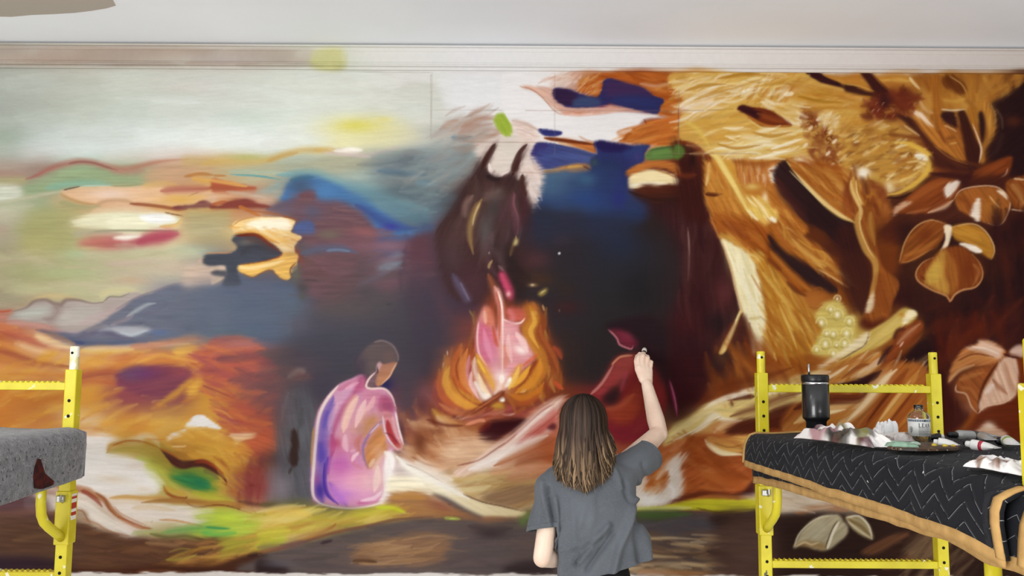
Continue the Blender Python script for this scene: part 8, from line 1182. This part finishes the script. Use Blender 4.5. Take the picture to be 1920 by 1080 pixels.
# paint tubes
tw = mat('tube_white', 'dcdad6', .35); tk = mat('tube_black', '1a1a1c', .35); tg = mat('tube_grey', 'a8a8a6', .3, .3); capb = mat('cap_black', '121214', .4); capw = mat('cap_white', 'd8d6d2', .4)
prints = {'red': mat('print_red', 'a8283c', .4), 'green': mat('print_green', '8ca840', .4), 'ink': mat('print_ink', '3c3c40', .5)}
def tube(px0, py0, px1, py1, wpx, body, capm, label, pr=None, lift=0.):
    """cap at the first pixel, crimped end at the second"""
    a = on_top(px0, py0); b_ = on_top(px1, py1); S = 1520/((a.y+b_.y)/2); r = wpx*1.42/S/2
    b_.y = a.y+max(-.10, min(.10, b_.y-a.y)); b_.z = ztop(b_.y)+.011
    a = a+Vector((0, 0, r+lift)); b_ = b_+Vector((0, 0, r*.55+lift)); L = (b_-a).length; t = (b_-a).normalized(); side = t.cross(Vector((0, 0, 1))).normalized(); up = side.cross(t)
    o = thing('paint_tube', label, 'paint tube', (a+b_)/2-Vector((0, 0, r)), 'paint tubes on the black blanket')
    def sect(s, rx, ry, n=18): c = a+t*(s*L); return [c+side*rx*math.cos(2*math.pi*k/n)+up*ry*math.sin(2*math.pi*k/n) for k in range(n)]
    def loft(secs):
        m = MB(); n = len(secs[0]); vs = [p for q in secs for p in q]; m.add(vs, [(i*n+k, i*n+(k+1) % n, (i+1)*n+(k+1) % n, (i+1)*n+k) for i in range(len(secs)-1) for k in range(n)]+[tuple(range(n-1, -1, -1)), tuple((len(secs)-1)*n+k for k in range(n))]); return m
    loft([sect(.15, r*.45, r*.45), sect(.19, r*.95, r*.95), sect(.22, r, r), sect(.45, r*1.03, r*.95), sect(.7, r*1.12, r*.68), sect(.86, r*1.22, r*.34), sect(.95, r*1.26, r*.10), sect(1., r*1.26, r*.09)]).build('barrel', body, o, True)
    loft([sect(.0, r*.50, r*.50), sect(.01, r*.56, r*.56), sect(.14, r*.62, r*.62), sect(.15, r*.55, r*.55), sect(.17, r*.4, r*.4)]).build('cap', capm, o, True)
    if pr:
        loft([sect(.45, r*1.045, r*.965), sect(.56, r*1.075, r*.86)]).build('print', prints[pr], o, True)
    loft([sect(.945, r*1.28, r*.12), sect(.985, r*1.28, r*.11)]).build('crimp', tg, o, True)
    return o
tube(1771, 827, 1738, 826, 11, tk, capw, 'black paint tube with a white cap just right of the bottle')
tube(1779, 825, 1838, 820, 13, tg, capb, 'long grey-white paint tube with printed side lying at the back', 'ink')
tube(1751, 838, 1800, 840, 13, tw, capw, 'short white paint tube on the front edge of the palette')
tube(1812, 838, 1794, 830, 11, tk, capb, 'black paint tube between the two white tubes, cap forward')
tube(1812, 842, 1872, 846, 14, tw, capw, 'white paint tube with a red band nearest the blanket edge', 'red')
tube(1838, 832, 1872, 838, 13, tg, capw, 'silver paint tube lying across the white tubes', None, .010)
tube(1870, 836, 1842, 827, 11, tk, capb, 'black paint tube at the right behind the red-banded tube')
tube(1884, 835, 1920, 842, 15, tw, capb, 'white paint tube with a green printed leaf beside the near post', 'green')
# ---------------------------------------------------------------- the painter, seen from behind, right arm raised to the wall
YB = 3.30
def J(px, py, Y): return at(px, py, Y)
skin = mat('skin', 'd3a98f', .5, spec=.35); n, l, b = nodes(skin); b.inputs['Subsurface Weight'].default_value = .12; b.inputs['Subsurface Radius'].default_value = (.012, .005, .003); b.inputs['Subsurface Scale'].default_value = .6
noise_mix(skin, 'e8d0bd', 'dfc0ab', 14., .3, .7, 3)
head = J(1093, 796, 3.31); neck0 = J(1098, 862, 3.33); chest = J(1105, 930, 3.33); waist = J(1122, 1040, 3.31); pelvis = J(1128, 1110, 3.30)
shL = J(1038, 903, 3.32); shR = J(1172, 872, 3.40); elL = J(1017, 1046, 3.24); wrL = J(1078, 1046, 3.47); elR = J(1236, 812, 3.585); wrR = J(1213, 721, 3.715)
mb = MB()
HT = Matrix.Rotation(math.radians(8), 4, 'X')           # chin up a little, looking at the brush
mb.ball(head+Vector((0, -.012, .02)), (.074, .090, .092), 20, 14, HT); mb.ball(head+Vector((0, .03, -.045)), (.056, .062, .066), 16, 12, HT); mb.ball(head+Vector((0, .060, -.088)), (.028, .026, .024))
mb.caps(head+Vector((0, .088, .012)), head+Vector((0, .103, -.022)), .009, .014); mb.ball(head+Vector((0, .072, .038)), (.052, .022, .014))
for s in (-1, 1):
    mb.ball(head+Vector((s*.036, .062, -.012)), (.022, .022, .018)); mb.ball(head+Vector((s*.078, -.004, -.008)), (.008, .020, .030))
mb.ball(head+Vector((0, .085, -.055)), (.024, .012, .006)); mb.ball(head+Vector((0, .083, -.064)), (.020, .012, .006))
mb.caps(head+Vector((0, -.01, -.07)), neck0, .052, .058); mb.caps(neck0, chest, .062, .09)
mb.ball(chest+Vector((-.06, 0, 0)), (.085, .085, .12)); mb.ball(chest+Vector((.06, .01, .02)), (.085, .085, .12)); mb.caps(chest, waist, .105, .10); mb.caps(waist, pelvis, .105, .12)
mb.caps(neck0+Vector((0, 0, -.035)), shL, .040, .042); mb.caps(neck0+Vector((0, 0, -.02)), shR, .040, .046)
def limb(a, c, bb, ra, rc, rb, mid=None):
    mb.caps(a, c, ra, rc); q = c+(bb-c)*.28; mb.caps(c, q, rc*.98, rc*1.04); mb.caps(q, bb, rc*1.04, rb)
limb(shL, elL, wrL, .041, .037, .025); limb(shR, elR, wrR, .050, .038, .0255)
mb.ball(elR+Vector((.006, -.012, -.004)), .030)
# right hand: palm, four bent fingers, thumb closing on the brush
kn = [J(1197, 686, 3.765), J(1205, 684, 3.768), J(1213, 687, 3.766), J(1220, 694, 3.760)]
pc = J(1209, 702, 3.742)
for k in kn: mb.caps(wrR+(k-pc)*.35, k, .017, .0105)
mb.caps(J(1204, 712, 3.73), J(1204, 693, 3.755), .016, .013); mb.caps(J(1216, 712, 3.73), J(1216, 697, 3.752), .016, .012)
fin = [[kn[0], J(1196.5, 670, 3.79), J(1199, 663, 3.82), J(1203, 664, 3.842)], [kn[1], J(1206, 667, 3.795), J(1207, 662, 3.825), J(1207, 667, 3.845)], [kn[2], J(1215.5, 671, 3.79), J(1214.5, 668, 3.82), J(1211, 673, 3.838)], [kn[3], J(1222.5, 679, 3.783), J(1220.5, 677, 3.808), J(1216.5, 681, 3.822)]]
for f, r in zip(fin, (.0088, .0092, .0088, .0078)):
    for a_, b_ in zip(f[:-1], f[1:]): mb.caps(a_, b_, r, r*.92)
th = [J(1201, 708, 3.738), J(1194, 692, 3.765), J(1191.5, 677, 3.79), J(1193.5, 667, 3.822)]
for a_, b_, r in zip(th[:-1], th[1:], (.0125, .0098, .0086)): mb.caps(a_, b_, r, r*.88)
# left hand, loosely closed in front of the belly
d_ = (wrL-elL).normalized(); up_ = Vector((0, 0, 1)); sd_ = d_.cross(up_).normalized()
mb.caps(wrL, wrL+d_*.07, .024, .026)
for k in range(4):
    base = wrL+d_*.085+sd_*(.027-.018*k); p1 = base+d_*.034+up_*-.006; p2 = p1+d_*.012+up_*-.022; p3 = p2-d_*.012+up_*-.014
    mb.caps(wrL+d_*.04+sd_*(.018-.012*k), base, .012, .0095); mb.caps(base, p1, .009, .0085); mb.caps(p1, p2, .0085, .008); mb.caps(p2, p3, .008, .0072)
tb_ = wrL+d_*.03+sd_*.022; mb.caps(tb_, tb_+sd_*.028+d_*.026, .013, .010); mb.caps(tb_+sd_*.028+d_*.026, tb_+sd_*.026+d_*.058+up_*-.006, .0095, .008)
# legs to the floor
hipL = pelvis+Vector((-.085, 0, -.05)); hipR = pelvis+Vector((.085, 0, -.05)); knL = Vector((hipL.x-.01, 3.33, .46)); knR = Vector((hipR.x+.015, 3.31, .46)); anL = Vector((hipL.x-.02, 3.29, .075)); anR = Vector((hipR.x+.03, 3.27, .075))
for h_, k_, a_ in ((hipL, knL, anL), (hipR, knR, anR)): mb.caps(h_, k_, .078, .052); q = k_+(a_-k_)*.3; mb.caps(k_, q, .05, .052); mb.caps(q, a_, .052, .034); mb.caps(a_+Vector((0, -.03, -.035)), a_+Vector((0, .12, -.045)), .030, .026)
body = from_mesh('person', voxel(mb, .0046, 4, .5), skin)
tag(body, 'person with long brown hair in a grey t-shirt painting the mural, seen from behind', 'person')
pb = Vector((pelvis.x, 3.30, 0)); body.data.transform(Matrix.Translation(-pb)); body.location = pb; bpy.context.view_layer.update()
mb = MB()
for s in (-1, 1):
    mb = MB(); mb.ball(head+Vector((s*.031, .076, .012)), .0125); mb.build('eye', mat('eye_white', 'e6e2de', .2), body, True)
mb = MB(); mb.tube([kn[0]+Vector((-.004, -.0085, .004)), kn[0]+Vector((.0, -.0095, -.004)), kn[0]+Vector((.004, -.0095, -.014)), kn[0]+Vector((.001, -.010, -.02)), kn[0]+Vector((-.003, -.0095, -.015))], .0012, 6); mb.build('hand_tattoo', mat('tattoo_ink', '4c4644', .6), body)
# t-shirt
mb = MB()
rows = [(862, 1072, 1130, 3.335, .062), (870, 1046, 1166, 3.335, .082), (882, 1024, 1186, 3.335, .092), (903, 1019, 1192, 3.33, .102), (930, 1022, 1189, 3.325, .112), (960, 1030, 1194, 3.32, .118), (1000, 1038, 1206, 3.315, .122), (1035, 1042, 1222, 3.31, .126), (1080, 1048, 1240, 3.31, .13), (1130, 1050, 1252, 3.31, .132)]
secs = []; K = 40
for (py, xl, xr, Y, dp) in rows:
    a_, c_ = J(xl, py, Y), J(xr, py, Y); m_ = (a_+c_)/2; hw = (c_-a_).length/2
    secs.append([m_+(c_-a_).normalized()*hw*math.copysign(abs(math.cos(2*math.pi*k/K))**.82, math.cos(2*math.pi*k/K))+Vector((0, dp*math.copysign(abs(math.sin(2*math.pi*k/K))**.9, math.sin(2*math.pi*k/K)), 0)) for k in range(K)])
vs = [p for q in secs for p in q]
mb.add(vs, [(i*K+k, i*K+(k+1) % K, (i+1)*K+(k+1) % K, (i+1)*K+k) for i in range(len(secs)-1) for k in range(K)]+[tuple(range(K-1, -1, -1)), tuple((len(secs)-1)*K+k for k in range(K))])
def tubes(pts, rs):
    for i in range(len(pts)-1): mb.caps(pts[i], pts[i+1], rs[i], rs[i+1])
sdR = (elR-shR).normalized(); soR = J(1212, 856, 3.475)
tubes([J(1150, 888, 3.36), J(1178, 880, 3.40), soR, soR+sdR*.05], [.070, .072, .068, .07])
soL = J(1018, 993, 3.28); sdL = (elL-shL).normalized()
tubes([J(1050, 905, 3.33), J(1034, 915, 3.315), J(1034, 945, 3.30), soL, soL+sdL*.05], [.064, .066, .067, .064, .066])
sme = voxel(mb, .0062, 7, .6)
# sculpt the folds: ridges (+) and valleys (-) running down the back, from the raised arm and at the sleeve
folds = [([1100, 925, 1096, 960, 1082, 1000], .004, 8), ([1187, 938, 1178, 985, 1160, 1030, 1150, 1075], .011, 7), ([1196, 950, 1194, 1000, 1200, 1050], -.010, 8), ([1205, 985, 1212, 1030, 1215, 1060], .009, 7), ([1140, 985, 1118, 1012, 1085, 1055], .010, 6), ([1150, 1000, 1128, 1030, 1100, 1070], -.009, 6), ([1128, 1010, 1100, 1030, 1075, 1062], -.007, 5), ([1168, 905, 1176, 930, 1184, 945], -.006, 6), ([1190, 885, 1200, 905, 1195, 925], .004, 6), ([1205, 870, 1212, 895, 1200, 918], -.004, 5), ([1150, 880, 1160, 900, 1165, 915], .006, 5), ([1026, 915, 1032, 945, 1040, 975], -.010, 5), ([1018, 905, 1022, 940, 1030, 985], .007, 5), ([1042, 935, 1044, 970, 1042, 1005], .007, 6), ([1050, 1000, 1058, 1040, 1056, 1078], .007, 7), ([1070, 940, 1078, 1000, 1082, 1060], -.004, 9), ([1110, 930, 1112, 970, 1100, 1010], .004, 9), ([1060, 1030, 1090, 1020, 1120, 1000], .005, 6)]
nv = len(sme.vertices); co = np.empty(nv*3, np.float32); no = np.empty(nv*3, np.float32); sme.vertices.foreach_get('co', co); sme.vertices.foreach_get('normal', no)
co = co.reshape(-1, 3).astype(np.float64); no = no.reshape(-1, 3).astype(np.float64)
dd = co-np.array(CAM); zz = dd@np.array(FWD); pxy = np.stack([960+F*(dd@np.array(RGT))/zz, 540-F*(dd@np.array(UPV))/zz], 1)
disp = np.zeros(nv)
for f, a, w_ in folds:
    f = np.array(f, float).reshape(-1, 2); best = np.full(nv, 1e9)
    for i in range(len(f)-1):
        e = f[i+1]-f[i]; t = np.clip(((pxy-f[i])@e)/(e@e), 0, 1); q = f[i]+e*t[:, None]; best = np.minimum(best, ((pxy-q)**2).sum(1))
    disp += 2.3*a*np.exp(-best/(w_*w_*.85))*(no[:, 1] < .35)
disp += [.005*mnoise.noise((p[0]*9, p[1]*9, p[2]*5))+.003*mnoise.noise((p[0]*22, p[1]*22, p[2]*12)) for p in co]
co += no*disp[:, None]; sme.vertices.foreach_set('co', co.astype(np.float32).ravel()); sme.update()
bm = bmesh.new(); bm.from_mesh(sme)
def cut(pc_, no, rad=None, test=None):
    g = bm.faces[:] if rad is None else [f for f in bm.faces if (f.calc_center_median()-pc_).length < rad and (test is None or test(f.calc_center_median()))]
    es = set(e for f in g for e in f.edges); vsx = set(v for f in g for v in f.verts)
    bmesh.ops.bisect_plane(bm, geom=list(g)+list(es)+list(vsx), plane_co=pc_, plane_no=no, clear_outer=True)
hA, hB = J(1046, 1083, 3.31), J(1226, 1036, 3.31); hd_ = (hB-hA).normalized(); cut(hA, Vector((hd_.z, 0, -hd_.x)))
cut(soR+sdR*.012, sdR, .13); cut(soL, Vector((sdL.x+.28, sdL.y, sdL.z)).normalized(), .115, lambda p: pix(p)[0] < 1040)
bm.to_mesh(sme); bm.free()
tee = mat('charcoal_cotton_jersey', '6c6f73', .9, spec=.12, sheen=.12); _b = noise_mix(tee, '5f6369', '4d5055', 7., .3, .7, 5); noise_mix(tee, _b, '63676d', 320., .45, .75, 2, bump=.05)
sh = from_mesh('t_shirt', sme, tee, body); sh.data.transform(Matrix.Identity(4)); sd = sh.modifiers.new('solid', 'SOLIDIFY'); sd.thickness = .0035; sd.offset = 0
# hem stitching
def ringseam(pc_, no, off_, name):
    pts = [v.co.copy() for v in sme.vertices if abs((v.co-pc_).dot(no)+off_) < .004 and (v.co-pc_).length < .13]
    if len(pts) < 8: return
    c_ = sum(pts, Vector())/len(pts); u_ = no.orthogonal().normalized(); w_ = no.cross(u_); pts.sort(key=lambda p: math.atan2((p-c_).dot(w_), (p-c_).dot(u_)))
    pts = [c_+(p-c_)*1.02 for p in pts[::max(1, len(pts)//40)]]; m = MB(); m.tube(pts+[pts[0]], .0012, 5, False); m.build(name, mat('seam_thread', '4c4e52', .9), sh)
ringseam(soR+sdR*.012, sdR, .016, 'sleeve_seam'); ringseam(soL, Vector((sdL.x+.28, sdL.y, sdL.z)).normalized(), .018, 'sleeve_seam')
# trousers, shoes
mb = MB(); mb.caps(waist+Vector((0, 0, -.02)), pelvis, .112, .128)
for h_, k_, a_ in ((hipL, knL, anL), (hipR, knR, anR)): mb.ball(h_, .095); mb.caps(h_, k_, .090, .066); mb.caps(k_, a_+Vector((0, 0, .02)), .066, .052)
from_mesh('trousers', voxel(mb, .008, 5), mat('black_denim', '17171a', .85, spec=.2), body)
for a_ in (anL, anR):
    mb = MB(); mb.caps(a_+Vector((0, -.035, -.03)), a_+Vector((0, .04, -.03)), .042, .042); mb.caps(a_+Vector((0, .04, -.034)), a_+Vector((0, .15, -.04)), .041, .034); mb.caps(a_, a_+Vector((0, 0, .03)), .042, .044); from_mesh('shoe', voxel(mb, .007, 4), mat('white_canvas_shoe', 'c8c6c2', .8), body)
# hair: a dark under-layer and several hundred tapering locks
mb = MB(); rng = random.Random(5); cols = []
top = J(1090, 738, 3.31)
hc = head+Vector((0, -.012, .018))
def tipz(ph):                                           # length of the hair around the head; ph = 0 at the back, +-1 at the sides
    tab = ([-1.15, -.95, -.75, -.5, -.25, 0., .2, .45, .7, .95, 1.15], [884, 898, 903, 902, 914, 921, 914, 893, 882, 872, 862]); return float(np.interp(ph, *tab))
def lock(ph, depth, jit=0., nseg=15):
    """path of one lock from the parting over the skull and down"""
    g = -math.pi/2+ph*math.radians(98)                   # direction round the head, -90 deg = towards the room
    dx, dy = math.cos(g), math.sin(g); pts = []
    zt = J(1092, tipz(ph)+jit, 3.25).z; z_top = hc.z+.098
    start = hc+Vector((.010*dx, .012*dy+.01, .097))
    for i in range(nseg+1):
        t = i/nseg
        if t < .42:
            a = (t/.42)*math.radians(100); rr = math.sin(a); p = hc+Vector((dx*(.090*depth)*rr, dy*(.100*depth)*rr+.012*(1-rr), (.100*depth)*math.cos(a)))
        else:
            s = (t-.42)/.58; z_a = hc.z+.1*depth*math.cos(math.radians(100)); r0 = math.sin(math.radians(100))
            fl = 1+.10*s+.10*s*s*abs(ph); yk = 1-.06*s
            side = .022*s*(1 if ph > .3 else (-.6 if ph < -.3 else -.1))
            p = Vector((hc.x+dx*.090*depth*r0*fl+side, hc.y+dy*.100*depth*r0*yk-.012*s*(1-abs(ph)*.5), z_a+(zt-z_a)*s))
        pts.append(p)
    return pts
P = [lock(-1.12+2.24*k/40, .97) for k in range(41)]
mb.grid(P); nbase = len(mb.v); cols += [('u', i % 16/15, .5) for i in range(nbase)]
for k in range(440):
    ph = rng.uniform(-1.14, 1.14); dp = rng.uniform(.985, 1.05); pts = lock(ph, dp, rng.uniform(-34, 6) if abs(ph+.2) > .35 else rng.uniform(-16, 6)); wv = rng.uniform(0, 6.28); am = rng.uniform(.004, .016); fr = rng.uniform(5, 9); tone = rng.random(); cl = rng.choice((-1, 1, 1))*rng.uniform(0, .04)
    q = []
    for i, p in enumerate(pts):
        t = i/15; g = -math.pi/2+ph*math.radians(98); tx_, ty_ = -math.sin(g), math.cos(g); k2 = max(0, t-.35)
        o_ = am*math.sin(fr*t+wv)*k2*2+cl*max(0, t-.8)**2*16
        q.append(p+Vector((tx_*o_, ty_*o_, .012*max(0, t-.9)*10*rng.uniform(-.2, .5)))+Vector((math.cos(g), math.sin(g), 0))*(am*.7*math.cos(fr*t*1.2+wv)*k2))
    r0 = rng.choice((.0022, .003, .0045, .007, .0095)); rs = [r0*(.55+.45*min(1, i/4))*(1 if i < 11 else max(.10, 1-(i-11)/4.4)) for i in range(16)]
    n0 = len(mb.v); mb.tube(q, rs, 5, False, flat=.55); cols += [('s', ((j//5)/15), tone) for j in range(len(mb.v)-n0)]
ho = mb.build('hair', attr_mat('brown_hair', 'paint', .5, .2), body, True)
ca = ho.data.color_attributes.new('paint', 'FLOAT_COLOR', 'POINT'); rt, md, tp = [np.array(lin(c)[:3]) for c in ('271d18', '43332a', '8c7256')]
arr = np.ones((len(ho.data.vertices), 4), np.float32)
for i, (k, t, tone) in enumerate(cols[:len(arr)]):
    c = rt+(md-rt)*min(1, t/.55) if t < .55 else md+(tp-md)*((t-.55)/.45)*(.25+.75*tone)
    arr[i, :3] = c*(.35 if k == 'u' else .35+1.15*tone**1.5)
ca.data.foreach_set('color', arr.ravel())
# the brush
b0 = J(1204, 684, 3.80); b1 = J(1208.5, 655, YW-.006); ax = (b1-b0).normalized()
br = thing('paintbrush', 'short paintbrush with pale bristles pressed on the mural by the raised hand', 'paintbrush', b0)
fr_ = b1-ax*.062; mb = MB(); mb.tube([b0-ax*.06, b0-ax*.03, b0+(fr_-b0)*.4, fr_-ax*.02, fr_], [.0035, .0055, .0068, .006, .0075], 12); mb.build('handle', mat('dark_brush_handle', '2a2422', .35), br, True)
mb = MB(); mb.tube([fr_-ax*.002, fr_+ax*.026], [.0082, .0098], 14); mb.build('ferrule', mat('dull_ferrule', '5c5856', .35, .8), br, True)
mb = MB(); mb.tube([fr_+ax*.025, fr_+ax*.04, fr_+ax*.055, fr_+ax*.061], [.0098, .0125, .012, .008], 16); mb.build('bristles', mat('pale_bristle', 'd2cbc0', .8), br, True)
